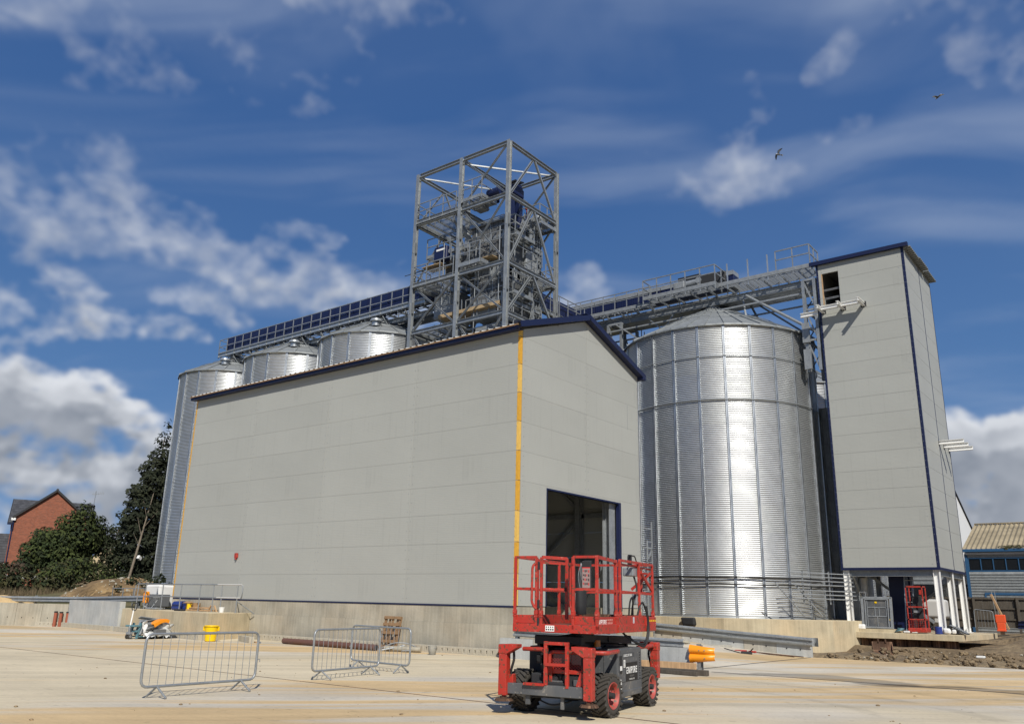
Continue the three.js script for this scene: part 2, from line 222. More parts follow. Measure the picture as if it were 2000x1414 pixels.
function boxUV(g) { const p = g.attributes.position, n = g.attributes.normal, u = new Float32Array(p.count * 2);
  for (let i = 0; i < p.count; i++) { const ax = Math.abs(n.getX(i)), ay = Math.abs(n.getY(i)), az = Math.abs(n.getZ(i)); if (ay >= ax && ay >= az) { u[2 * i] = p.getX(i); u[2 * i + 1] = p.getZ(i); } else if (ax >= az) { u[2 * i] = p.getZ(i); u[2 * i + 1] = p.getY(i); } else { u[2 * i] = p.getX(i); u[2 * i + 1] = p.getY(i); } }
  g.setAttribute('uv', new THREE.BufferAttribute(u, 2)); return g; }
const used = {};
function numbered(n) { const k = used[n] = (used[n] ?? -1) + 1; return k ? n + '_' + String(k).padStart(3, '0') : n; }
function tag(o, label, category, group) { o.userData.label = label; if (category) o.userData.category = category; if (group) o.userData.group = group; return o; }
function thing(name, label, category, pos = [0, 0, 0], turn = 0, group) { const o = new THREE.Group(); o.name = numbered(name); o.position.set(...pos); o.rotation.y = turn; tag(o, label, category, group); scene.add(o); return o; }
function struct(name, o) { if (!o) o = new THREE.Group(); o.name = name; o.userData.kind = 'structure'; scene.add(o); return o; }
function part(name, geo, mat, parent, pos, rot, scl) { const m = new THREE.Mesh(geo, mat); m.name = name; m.castShadow = m.receiveShadow = true; if (pos) m.position.set(...pos); if (rot) m.rotation.set(...rot); if (scl) m.scale.set(...scl); parent.add(m); return m; }
function dup(o, name, label, pos, turn) { const r = o.clone(); r.name = numbered(name); scene.add(r); if (pos) r.position.set(...pos); if (turn !== undefined) r.rotation.y = turn; if (label) r.userData = { ...o.userData, label }; return r; }
// railing: rails as one part, each post a piece of its own under it
const postGeo = {};
function railing(parent, pts, h, sp, o = {}) {
  const w = o.w ?? .045, mb = new MB(), mat = o.mat ?? M.galv, posts = [];
  for (let i = 0; i + 1 < pts.length; i++) { const a = pts[i], b = pts[i + 1], L = a.distanceTo(b), n = Math.max(1, Math.round(L / sp));
    for (const k of o.levels ?? [1, .52]) mb.bar(a.clone().add(V(0, h * k, 0)), b.clone().add(V(0, h * k, 0)), w, w);
    if (o.toe) mb.bar(a.clone().add(V(0, o.toe / 2, 0)), b.clone().add(V(0, o.toe / 2, 0)), .012, o.toe);
    for (let j = i ? 1 : 0; j <= n; j++) posts.push(a.clone().lerp(b, j / n)); }
  const r = mb.mesh(o.name ?? 'railing', mat, parent); const drop = o.drop ?? .15, key = [h, w, drop].join(); postGeo[key] ??= new MB().box(0, (h - drop) / 2, 0, w, h + drop, w).geo();
  for (const p of posts) part('post', postGeo[key], mat, r, [p.x, p.y, p.z]); return r; }
// ================================================================ THE SETTING
// ground: one sheet to the horizon
{ const g = new THREE.PlaneGeometry(3000, 3000, 1, 1); g.rotateX(-Math.PI / 2); boxUV(g); const m = new THREE.Mesh(g, M.grass); m.position.set(0, -.9, 0); m.receiveShadow = true; struct('ground', m); }
// concrete yard, poured in bays; colour from a plan of the yard: cement tone, tyre tracks of pale clay, damp patches
function yardColor(x, z, o, fine) {
  const big = f2(x * .11 + 3, z * .11 + 9, 4), med = f2(x * .5, z * .5 + 40, 4);
  const s = x * .78 + z * .62, t = -x * .62 + z * .78; // travel direction of most tracks, and across it
  const warp = (f2(x * .06 + 20, z * .06, 3) - .5) * 5;
  const tr = f2(s * .05 + 7, (t + warp) * .42, 4), tr2 = f2(s * .10 + 50, (t + warp * .6) * 2.4, 3);
  const tc = f2((x + warp) * .9 + 13, z * .05 + 3, 4);
  let r = .585, g = .50, b = .35; // cement
  const grey = sstep(.45, .57, big * .8 + tr * .22); r = mix(r, .57, grey); g = mix(g, .515, grey); b = mix(b, .42, grey);
  const clay = sstep(.50, .60, tr + (tr2 - .5) * .22) * sstep(.38, .56, big + (tr2 - .5) * .5) * .85; r = mix(r, .56, clay); g = mix(g, .39, clay); b = mix(b, .185, clay);
  const clay2 = sstep(.56, .7, tc) * .4 * sstep(14, 20, x); r = mix(r, .50, clay2); g = mix(g, .37, clay2); b = mix(b, .19, clay2);
  let k = 1 + (med - .5) * .34 + (tr2 - .5) * .28 + (f2(s * .05 + 3, (t + warp) * 4.5, 3) - .5) * .20;
  k *= 1 - sstep(.57, .72, f2(s * .13 + 90, (t + warp) * 1.3 + 17, 4)) * .13;
  // curved tyre marks on the right, damp patch along the joint at the ramp foot
  const rad = Math.hypot(x - 9, z + 12); for (const [R, w] of [[12.2, .16], [13.9, .16], [10.4, .12], [15.2, .18], [15.9, .12]]) { const d = Math.abs(rad - R + (med - .5) * .5); if (d < w * 1.6 && z > -13) k *= 1 - .13 * (1 - sstep(w * .6, w * 1.6, d)) * sstep(.3, .55, f2(x * 1.3, z * 1.3, 3)); }
  const damp = Math.hypot((x - 23.7) / 1.2, (z + 7.6) / 3.6) + (med - .5) * 1.7; k *= 1 - .42 * sstep(1.0, .8, damp);
  const damp2 = Math.hypot((x - 23.2) / .7, (z + 3.6) / 2.6) + (med - .5) * 1.7; k *= 1 - .42 * sstep(1.0, .8, damp2);
  // brushed finish, grit, drips
  const br = n2(x * 34, z * 1.7), gr = n2(x * 40 + 9, z * 40), g2 = n2(x * 13 + 5, z * 13 + 8); k *= 1 + (br - .5) * (fine ? .13 : .07) + (gr - .5) * .12;
  if (g2 > .915) k *= .86; const sp = n2(x * 5.1 + 70, z * 5.1 + 3); if (sp > .93) k *= .82;
  set3(o, r * k, g * k, b * k);
}
const NEAR = [4, -21, 22], FAR = [-12, -62, 62]; // x0, z0, size
const yardNear = dataTex(2048, 2048, (u, v, o) => yardColor(NEAR[0] + u * NEAR[2], NEAR[1] + v * NEAR[2], o, true));
const yardFar = dataTex(2048, 2048, (u, v, o) => yardColor(FAR[0] + u * FAR[2], FAR[1] + v * FAR[2], o, false));
const brush = rep(dataTex(512, 512, (u, v, o) => { const k = tnA(u, v, 160, 6) * .55 + tn(u, v, 128) * .45; set3(o, k, k, k); }, false), 9, 9);
std('yardNear', [1, 1, 1], .9, 0, { map: yardNear, bumpMap: brush, bumpScale: .004 });
std('yardFar', [1, 1, 1], .9, 0, { map: yardFar, bumpMap: rep(brush.clone(), 24, 24), bumpScale: .004 });
{
  const yard = struct('concrete_yard'), xs = [-10, 1.9, 12.4, 22.88], zs = [-61, -52, -43, -34, -25, -16, -7, 2, 12];
  const slab = (x0, x1, z0, z1, G = .016) => { const near = x0 >= NEAR[0] && x1 <= NEAR[0] + NEAR[2] && z0 >= NEAR[1] && z1 <= NEAR[1] + NEAR[2], T = near ? NEAR : FAR;
    const g = new MB().ab(x0 + G, -.14, z0 + .003, x1 - G, 0, z1 - .003).geo(), p = g.attributes.position, u = g.attributes.uv; for (let i = 0; i < p.count; i++) u.setXY(i, (p.getX(i) - T[0]) / T[2], (p.getZ(i) - T[1]) / T[2]); part('concrete_slab', g, near ? M.yardNear : M.yardFar, yard); };
  for (let i = 0; i < 3; i++) for (let j = 0; j + 1 < zs.length; j++) { if (i === 2 && zs[j] < -43) continue; slab(xs[i], xs[i + 1], zs[j], zs[j + 1]); }
  slab(12.4, 22.6, -52, -43); slab(12.4, 19.5, -61, -52);
  slab(22.92, 33.2, -11.3, -7.0); slab(22.92, 33.0, -7, 2); slab(22.92, 33.4, 2, 12);
  // loading ramp up to the door between its two low walls
  const r = new THREE.BufferGeometry(), a = [22.6, 0.003, -11.3], b = [33.0, .003, -11.3], c = [33.0, .45, -17.7], d = [22.6, .45, -17.7];
  r.setAttribute('position', new THREE.Float32BufferAttribute([...a, ...b, ...c, ...a, ...c, ...d], 3)); r.computeVertexNormals(); const uv = []; for (const q of [a, b, c, a, c, d]) uv.push((q[0] - FAR[0]) / FAR[2], (q[2] - FAR[1]) / FAR[2]); r.setAttribute('uv', new THREE.Float32BufferAttribute(uv, 2)); part('loading_ramp', r, M.yardFar, yard);
  for (const x of [1.9, 12.4]) new MB().ab(x - .026, -.1, -60, x + .026, .003, 12).mesh('joint_sealant', M.rust, yard);
  new MB().ab(22.855, -.1, -10.6, 22.945, .004, 12).mesh('joint_sealant', M.black, yard); new MB().ab(22.7, -.1, -11.33, 33.0, .007, -11.27).mesh('joint_sealant', M.dark, yard);
}
// raised earth behind the retaining walls, and dug ground on the right
function terrain(name, x0, x1, z0, z1, n, fn, mat) { const g = new THREE.PlaneGeometry(x1 - x0, z1 - z0, n, n); g.rotateX(-Math.PI / 2); g.translate((x0 + x1) / 2, 0, (z0 + z1) / 2); const p = g.attributes.position; for (let i = 0; i < p.count; i++) p.setY(i, fn(p.getX(i), p.getZ(i))); g.computeVertexNormals(); boxUV(g); const m = new THREE.Mesh(g, mat); m.castShadow = m.receiveShadow = true; return struct(name, m); }
// the line of the left retaining walls in plan: (15.5,-59.6) (22.1,-47.6) (22.2,-40.9)
const behindWall = (x, z) => z > -47.4 ? x - 22.35 : ((x - 22.1) * .874 - (z + 47.6) * .486);
terrain('raised_ground', 12, 130, -170, -39.2, 150, (x, z) => { const d = behindWall(x, z); if (d < .95 || x > 60) return -.3; const edge = sstep(60, 48, x) * sstep(-39.3, -41.5, z); return edge * 1.3 - .3 + edge * ( sstep(1, 14, d) * 1.1 + (f2(x * .4, z * .4, 4) - .5) * .35); }, M.grass);
terrain('dug_ground', 33.0, 110, -40, 60, 170, (x, z) => { const e = sstep(33.0, 34.3, x); const near = sstep(46.5, 38, x); const rough = (f2(x * 1.1, z * 1.1, 5) - .42) * .55 + (f2(x * 4, z * 4, 3) - .5) * .16; let h = rough * mix(.55, 1, near) * e; const tr = sstep(36.2, 37.6, x) * sstep(46.2, 44.8, x) * sstep(-17, -15.5, z) * sstep(2, -5, z); h -= tr * .34; h += sstep(46, 52, x) * sstep(-9.5, -5, z) * .55 + sstep(47, 62, x) * .35; if (x > 46 && x < 56 && z > -16.2 && z < -7.6) h = Math.min(h, .1); if (z < -12.2 && x < 42) h = Math.min(h, -.02) - .06; return h - (1 - e) * .12; }, M.mud);
{ // loose earth lumps along the edge of the dug ground
  const r = mulberry(31), mb = new MB(); for (let i = 0; i < 900; i++) { const x = 33.15 + Math.pow(r(), 1.8) * 9, z = -11 + r() * 13, s = .012 + Math.pow(r(), 5) * .10; const g = new THREE.IcosahedronGeometry(s, s > .05 ? 2 : 1), p = g.attributes.position; for (let k = 0; k < p.count; k++) { const q = .45 + 1.1 * n3(p.getX(k) / s * 1.3 + i, p.getY(k) / s * 1.3, p.getZ(k) / s * 1.3); p.setXYZ(k, p.getX(k) * q, p.getY(k) * q * .8, p.getZ(k) * q); } g.computeVertexNormals(); mb.add(g, new THREE.Matrix4().setPosition(x, .02 + s * .4 + sstep(33, 34.3, x) * .06, z)); }
  const m = mb.mesh('earth_lumps', M.mud, scene); m.userData.kind = 'stuff'; tag(m, 'loose brown clods of earth along the broken edge of the yard', 'clods');
  const st = new MB(); for (let i = 0; i < 260; i++) { const x = 33.1 + Math.pow(r(), 1.6) * 11, z = -11 + r() * 14, s = .012 + Math.pow(r(), 4) * .06; st.add(new THREE.IcosahedronGeometry(s, 0), new THREE.Matrix4().makeScale(1.2, .7, 1).setPosition(x, .05 + s * .4, z)); } const m2 = st.mesh('pale_stones', M.concPale, scene); m2.userData.kind = 'stuff'; tag(m2, 'small pale stones mixed in the brown earth at the right', 'stones'); }
{ const mb = new MB(), r = mulberry(77); for (let i = 0; i < 190; i++) { const x = 5 + r() * 18, z = -22 + r() * 19, s = .008 + Math.pow(r(), 4) * .03; const g = new THREE.IcosahedronGeometry(s, 0); mb.add(g, new THREE.Matrix4().makeScale(1, .55, 1.3).setPosition(x, s * .3, z)); } const m = mb.mesh('grit', M.mudPale, scene); m.userData.kind = 'stuff'; tag(m, 'small stones and grit scattered over the concrete yard', 'grit'); }

// drain kerb: half-metre concrete blocks, two slots each
{
  const sh = new THREE.Shape(); sh.moveTo(-.243, 0); sh.lineTo(.243, 0); sh.lineTo(.243, .235); sh.lineTo(-.243, .235); sh.closePath();
  for (const x of [-.125, .125]) { const h = new THREE.Path(); h.moveTo(x - .032, .07); h.lineTo(x + .032, .07); h.lineTo(x + .032, .185); h.lineTo(x - .032, .185); h.closePath(); sh.holes.push(h); }
  const g = new THREE.ExtrudeGeometry(sh, { depth: .2, bevelEnabled: true, bevelSize: .008, bevelThickness: .008, bevelSegments: 1, curveSegments: 1 }); g.translate(0, 0, -.2);
  const block = new MB().add(g).box(0, .03, -.25, .486, .06, .1).geo();
  const run = (name, pts) => { const k = struct(name); for (let i = 0; i + 1 < pts.length; i++) { const [x0, z0] = pts[i], [x1, z1] = pts[i + 1], L = Math.hypot(x1 - x0, z1 - z0), n = Math.floor(L / .5), ang = Math.atan2(-(z1 - z0), x1 - x0); for (let j = 0; j < n; j++) { const t = (j + .5) * .5 / L; part('kerb_stone', block, M.kerb, k, [mix(x0, x1, t), -.02 + (hash(j, i, 4) - .5) * .006, mix(z0, z1, t)], [0, ang, 0]); } } };
  run('drain_kerb', [[22.86, -31.0], [22.86, -11.6]]); run('drain_kerb_001', [[15.6, -60.2], [22.12, -47.2], [21.76, -40.9], [20.3, -31.3]]);
}
// ---------------------------------------------------------------- grain store
const BX0 = 23.3, BX1 = 31.95, BZ0 = -17.78, BZ1 = -38.65, BY = 1.6, PH = 1.06, EAVE = 11.42, APX = 27.65, APY = 12.95;
const store = thing('grain_store', 'long pale grey cladded grain store on a concrete plinth, yellow insulation strip up its corner', 'building');
{
  const MAT = [M.clad0, M.clad1, M.clad2], G = .005; new MB().ab(BX0 + .014, BY + .01, BZ0 - .15, BX0 + .11, EAVE - .02, BZ1 + .04).mesh('panel_backing', M.cladIn, store);
  // long wall: four bays of nine and a bit rows
  const bays = [BZ0 - .012, -23.0, -28.25, -33.5, BZ1 + .03], rows = []; for (let y = BY + .02; y < EAVE - .05; y += PH) rows.push([y, Math.min(y + PH, EAVE)]);
  const panel = (axis, a0, a1, y0, y1, i) => { const g = new THREE.BoxGeometry(axis ? .12 : Math.abs(a1 - a0) - 2 * G, y1 - y0 - G * 1.2, axis ? Math.abs(a1 - a0) - 2 * G : .12); const mb = new MB(); const m = new THREE.Matrix4(); m.setPosition(axis ? BX0 + .06 : (a0 + a1) / 2, (y0 + y1) / 2, axis ? (a0 + a1) / 2 : BZ0 - .06); mb.add(g, m); return mb.mesh('wall_panel', MAT[i % 3], store); };
  let c = 0; for (let b = 0; b < 4; b++) for (const [y0, y1] of rows) { const p = panel(1, bays[b], bays[b + 1], y0, y1, (c = c * 7 + 3) % 3 + (b + rows.length)); p.position.x = (hash(b, Math.round(y0 * 10), 2) - .5) * .004; }
  // gable: rows cut by the door and by the roof slope
  const slopeY = x => x < APX ? EAVE + (x - BX0) / (APX - BX0) * (APY - EAVE) : EAVE + .12 + (BX1 - x) / (BX1 - APX) * (APY - EAVE - .12);
  const top0 = (x, y1) => Math.min(y1, slopeY(x) - .02), xAt = (a, b, y) => { for (let i = 1; i <= 200; i++) { const x = mix(a, b, i / 200); if (slopeY(x) - .02 > y + .02) return x; } return b; };
  const gable = (x0, x1, y0, y1, i) => { if (top0(x0, y1) < y0 + .02) x0 = xAt(x0, x1, y0); if (top0(x1, y1) < y0 + .02) x1 = xAt(x1, x0, y0); if (x1 - x0 < .1) return; const s = new THREE.Shape(), n = []; const top = x => Math.min(y1 - G, slopeY(x) - .02); if (top(x0) <= y0 && top(x1) <= y0 && !(x0 < APX && x1 > APX)) return; n.push([x0 + G, y0]); n.push([x1 - G, y0]); const xs = [x1 - G]; for (let k = 19; k >= 1; k--) xs.push(mix(x0 + G, x1 - G, k / 20)); xs.push(x0 + G); for (const x of xs) n.push([x, Math.max(y0, top(x))]); s.moveTo(...n[0]); for (const q of n.slice(1)) s.lineTo(...q); s.closePath(); const g = new THREE.ExtrudeGeometry(s, { depth: .12, bevelEnabled: false }); g.translate(0, 0, BZ0 - .12); const m = new MB().add(g).mesh('gable_panel', MAT[i % 3], store); m.position.z = (hash(i, 5, 3) - .5) * .004; };
  const DX0 = 25.05, DX1 = 30.32, DY = 5.72; let k = 0;
  for (let y = BY + .02; y < APY; y += PH) { const y1 = y + PH; k++; const W0 = BX0 + .15;
    if (y1 <= DY + .02) { gable(W0, DX0, y, y1, k); gable(DX1, BX1, y, y1, k + 1); }
    else if (y < DY) { gable(W0, DX0, y, y1, k); gable(DX1, BX1, y, y1, k + 1); gable(DX0, DX1, DY, y1, k + 2); }
    else { gable(W0, APX + .1, y, y1, k); gable(APX + .1, BX1, y, y1, k + 1); } }
  // far end wall, right side wall, both plain sheets seen only from inside
  new MB().ab(BX0 + .15, BY, BZ1 - .1, BX1, EAVE + .2, BZ1 + .02).mesh('end_wall', M.cladIn, store);
  const rw = []; for (let y = BY; y < EAVE; y += PH) for (const [a, b] of [[-17.95, -24], [-24, -31], [-31, -38.5]]) new MB().ab(BX1 - .11, y, a - .01, BX1 - .002, Math.min(EAVE + .1, y + PH - .012), b + .01).mesh('side_panel', M.clad1, store);
  // fasteners
  const f = new MB(), sc = (x, y, z, ax) => f.add(new THREE.CylinderGeometry(.013, .016, .012, 6), new THREE.Matrix4().makeRotationFromEuler(ax ? new THREE.Euler(0, 0, Math.PI / 2) : new THREE.Euler(Math.PI / 2, 0, 0)).setPosition(x, y, z));
  for (const [y0] of rows) for (const dy of [.18, .53, .88]) { if (y0 + dy > EAVE - .25) continue; for (const z of bays) for (const s of [-.09, .09]) { const zz = z + s; if (zz < BZ0 && zz > BZ1) sc(BX0 - .005, y0 + dy, zz, 1); } for (const x of [BX0 + .28, APX, APX + .2, BX1 - .1]) if (y0 + dy > DY || x < DX0 || x > DX1) sc(x, y0 + dy, BZ0 + .005, 0); }
  const fs = f.mesh('fasteners', M.galvDull, store); fs.userData.kind = 'stuff';
  // corner insulation strips, one length per panel row
  for (const [y0, y1] of rows) { new MB().ab(BX0 - .004, y0 + .01, BZ0 - .0, BX0 + .128, y1 - .012, BZ0 - .11).mesh('insulation_strip', [M.ins, M.ins2][Math.round(y0 * 3) % 2], store); }
  for (let i = 0; i < rows.length; i += 2) new MB().ab(BX0 + .02, rows[i][0], BZ1 + .028, BX0 + .13, rows[Math.min(i + 1, rows.length - 1)][1] - .02, BZ1 - .10).mesh('insulation_strip', [M.ins, M.ins2][i % 2], store);
  // plinth in poured lengths, upper lift set back a little
  for (let i = 0, z = BZ0; z > BZ1 + .1; i++) { const z1 = Math.max(BZ1, z - 2.45); new MB().ab(BX0 - .05, -.1, z - .004, BX0 + .3, 1.0, z1 + .004).mesh('plinth_section', [M.concMid, M.concPale, M.concMid][i % 3], store); z = z1; }
  for (let i = 0, z = BZ0; z > BZ1 + .1; i++) { const z1 = Math.max(BZ1, z - 4.2); new MB().ab(BX0 - .012, 1.002, z - .004, BX0 + .3, BY - .01, z1 + .004).mesh('plinth_section', [M.concPale, M.concMid, M.concPale][i % 3], store); z = z1; }
  new MB().ab(BX0 + .3, -.1, BZ0 + .0, DX0 - .04, BY - .01, BZ0 - .32).mesh('plinth_section', M.concPale, store);
  new MB().ab(DX1 + .02, -.1, BZ0 + .0, BX1, BY - .01, BZ0 - .32).mesh('plinth_section', M.concPale, store);
  new MB().ab(BX1 - .34, -.1, BZ0 - .33, BX1 - .02, BY - .01, BZ1).mesh('plinth_section', M.concPale, store);
  new MB().ab(BX0 + .3, .30, BZ0 - .02, BX1 - .34, .46, BZ1).mesh('store_floor', M.concGrey, store);
  // drips, corner and door flashings
  new MB().ab(BX0 - .03, BY - .035, BZ0, BX0 + .01, BY + .018, BZ1 + .05).mesh('base_flashing', M.navy, store);
  new MB().ab(DX0 - .02, BY, BZ0 + .012, DX0 + .03, DY + .06, BZ0 - .14).ab(DX0 + .03, DY, BZ0 + .012, DX1 - .12, DY + .06, BZ0 - .14).ab(DX1 - .14, BY - .1, BZ0 + .014, DX1 + .02, DY + .06, BZ0 - .14).mesh('door_flashing', M.navy, store);
  const dj = new MB(); dj.ibeam(V(DX1 - .35, .46, BZ0 - .4), V(DX1 - .35, 6.2, BZ0 - .4), .3, .35, .025, V(0, 0, 1)); dj.ab(DX1 - .6, .46, BZ0 - .18, DX1 - .16, 5.9, BZ0 - .21); dj.mesh('door_column', M.galvDull, store);
  new MB().ibeam(V(DX0, 6.0, BZ0 - .3), V(DX1, 6.0, BZ0 - .3), .2, .3).mesh('door_lintel', M.galvDull, store);
  // frame seen through the door on the far side wall
  for (const z of [-20.6, -25.8, -31, -36.2]) { new MB().ibeam(V(BX1 - .42, .46, z), V(BX1 - .42, EAVE, z), .22, .42, .02, V(1, 0, 0)).mesh('frame_column', M.galvDark, store); new MB().ibeam(V(BX0 + .4, EAVE - .1, z), V(APX, APY - .35, z), .2, .4).ibeam(V(APX, APY - .35, z), V(BX1 - .3, EAVE - .1, z), .2, .4).mesh('rafter', M.galvDark, store); }
  for (const [a, b, c2, d] of [[-20.6, .8, -25.8, 5.4], [-20.6, 5.4, -25.8, .8], [-18.2, 5.2, -20.4, 2.0], [-25.8, .8, -31, 5.4], [-25.8, 5.4, -31, .8], [-20.6, 5.6, -25.8, 10.6]]) new MB().bar(V(BX1 - .3, b, a), V(BX1 - .3, d, c2), .1, .14).mesh('frame_brace', M.galvDark, store);
  for (const y of [3.5, 5.5, 7.6, 9.7]) new MB().bar(V(BX1 - .2, y, -18), V(BX1 - .2, y, -38), .06, .2).mesh('wall_rail', M.galvDark, store);
  for (let i = 0; i < 5; i++) new MB().poly([V(BX1 - .55, .5, -22.4 - i * .18), V(BX1 - .55, 4.2 + i * .14, -22.4 - i * .18), V(BX1 - .55, 4.2 + i * .14, -29)], .045, 8, .2).mesh('service_pipe', M.galvDark, store);
  // roof: trapezoid sheet on two slopes
  const prof = (s0, s1, n) => { const pts = []; const z0 = BZ0 + .26, z1 = BZ1 - .2, pitch = .333, N = Math.floor((z0 - z1) / pitch); for (let i = 0; i < N; i++) { const z = z0 - i * pitch; for (const [f2_, h] of [[0, 0], [.55, 0], [.65, .045], [.88, .045], [.98, 0]]) pts.push([z - f2_ * pitch, h]); }
    const pos = []; const [xa, ya] = s0, [xb, yb] = s1; for (let i = 0; i + 1 < pts.length; i++) { const [za, ha] = pts[i], [zb, hb] = pts[i + 1]; const A = [xa, ya + ha, za], B = [xa, ya + hb, zb], C = [xb, yb + hb, zb], Dd = [xb, yb + ha, za]; pos.push(...A, ...B, ...C, ...A, ...C, ...Dd); } const g = new THREE.BufferGeometry(); g.setAttribute('position', new THREE.Float32BufferAttribute(pos, 3)); g.computeVertexNormals(); return g; };
  new MB().add(prof([BX0 - .34, EAVE + .10], [APX, APY + .17])).mesh('roof_slope', M.whiteDirty, store); new MB().add(prof([BX1 + .22, EAVE + .22], [APX, APY + .17])).mesh('roof_slope', M.whiteDirty, store);
  new MB().ab(BX0 - .30, EAVE - .07, BZ0 + .10, BX0 - .27, EAVE + .085, BZ1 - .2).ab(BX0 - .27, EAVE - .07, BZ0 + .10, BX0 - .01, EAVE - .045, BZ1 - .2).mesh('eaves_board', M.navy, store);
  new MB().bar(V(BX0 - .36, EAVE + .07, BZ0 + .15), V(BX0 - .36, EAVE + .07, BZ1 - .2), .03, .05).mesh('eaves_edge', M.wood, store);
  const vg = (x0, y0, x1, y1) => new MB().bar(V(x0, y0, BZ0 + .27), V(x1, y1, BZ0 + .27), .03, .21).bar(V(x0, y0 + .105, BZ0 + .1), V(x1, y1 + .105, BZ0 + .1), .36, .03).bar(V(x0, y0 - .1, BZ0 + .13), V(x1, y1 - .1, BZ0 + .13), .26, .025).mesh('verge_flashing', M.navy, store);
  vg(BX0 - .36, EAVE + .06, APX, APY + .12); vg(APX, APY + .12, BX1 + .26, EAVE + .12); new MB().ab(BX1 + .02, EAVE - .02, BZ0 + .28, BX1 + .28, EAVE + .2, BZ1).mesh('gutter', M.navy, store);
  new MB().bar(V(APX, APY + .26, BZ0 + .2), V(APX, APY + .26, BZ1), .4, .03).mesh('ridge_cap', M.navy, store);
  // scuffs cut into the gable skin: two vertical joint trims
  new MB().ab(31.0, 8.98, BZ0 + .004, 31.012, 10.06, BZ0).mesh('joint_trim', M.galvDull, store);
}
{ const t = thing('fire_sounder', 'small red fire alarm sounder on the long grey wall', 'alarm', [BX0 - .001, 3.52, -33.8]); new MB().rb(-.05, 0, 0, .1, .22, .2, .03).mesh('housing', M.red, t); new MB().cyl(-.06, -.14, 0, .05, .08, 12).mesh('lens', M.redDark, t); }

// ---------------------------------------------------------------- ramp block and retaining walls on the left
{
  const s = new THREE.Shape(); for (const [i, [x, z]] of [[20.45, -31.15], [23.28, -32.3], [23.28, -43.5], [22.6, -43.5], [22.02, -40.72]].entries()) i ? s.lineTo(x, -z) : s.moveTo(x, -z); s.closePath();
  const t = thing('ramp_block', 'sunlit concrete platform block with a square end beside the yellow bin', 'platform'); const g = new THREE.ExtrudeGeometry(s, { depth: 1.1, bevelEnabled: true, bevelSize: .012, bevelThickness: .012, bevelSegments: 1, curveSegments: 1 }); g.rotateX(-Math.PI / 2); g.translate(0, -.06, 0); new MB().add(g).mesh('block', M.concWarm, t);
  const w = thing('grey_retaining_wall', 'dark grey board marked concrete retaining wall left of the platform block', 'wall'); for (let i = 0; i < 6; i++) { const t0 = i / 6, t1 = (i + 1) / 6; const a = V(mix(22.38, 22.0, t0), .62, mix(-46.7, -40.8, t0)), b = V(mix(22.38, 22.0, t1), .62, mix(-46.7, -40.8, t1)); const m = new MB().bar(a, b.lerp(a, .008), .28, 1.5).mesh('wall_panel', M.concCool, w); m.position.x = (hash(i, 3, 3) - .5) * .02; }
  const q = thing('pale_retaining_wall', 'pale leaning precast concrete wall behind three clay pipes', 'wall'); for (let i = 0; i < 9; i++) { const L = 1.52, d = V(.486, 0, .874), a = V(22.42, .52, -46.98).addScaledVector(d, -i * L), b = a.clone().addScaledVector(d, -L + .02); const m = new MB().bar(a, b, .2, 1.25).mesh('wall_panel', M.concPale, q); m.position.y = (hash(i, 8, 1) - .5) * .02; new MB().cyl(0, 0, 0, .025, .02, 8, .025, [0, 0, Math.PI / 2]).mesh('tie_hole', M.dark, m).position.copy(a.clone().lerp(b, .3).add(V(-.10, -.1, .055))); new MB().cyl(0, 0, 0, .025, .02, 8, .025, [0, 0, Math.PI / 2]).mesh('tie_hole', M.dark, m).position.copy(a.clone().lerp(b, .75).add(V(-.10, -.1, .055))); }
  // low ramp walls by the door
  const lw = thing('ramp_wall', 'low grey precast wall under the guard rail ending in the orange terminal', 'wall'); for (let i = 0; i < 5; i++) new MB().ab(22.42, -.1, -11.0 - i * 1.35, 22.62, .62, -12.33 - i * 1.35).mesh('wall_panel', [M.concCool, M.concGrey][i % 2], lw);
  const rw = thing('ramp_wall', 'low grey precast wall below the long guard rail in front of the big silo', 'wall'); for (let i = 0; i < 5; i++) { const z0 = -11.25 - i * 1.32, z1 = z0 - 1.31; const y = z => .40 + (-z - 11.2) * .054; const g = new THREE.BufferGeometry(); const s2 = new THREE.Shape(); s2.moveTo(-z0, -.1); s2.lineTo(-z1, -.1); s2.lineTo(-z1, y(z1)); s2.lineTo(-z0, y(z0)); s2.closePath(); const e = new THREE.ExtrudeGeometry(s2, { depth: .2, bevelEnabled: false }); e.rotateY(Math.PI / 2); e.translate(33.0, 0, 0); new MB().add(e).mesh('wall_panel', [M.concCool, M.concGrey, M.concCool][i % 3], rw); for (const k of [.3, .7]) new MB().cyl(32.995, y(mix(z0, z1, k)) - .16, mix(z0, z1, k), .025, .02, 8, .025, [0, 0, Math.PI / 2]).mesh('tie_hole', M.dark, rw); }
}
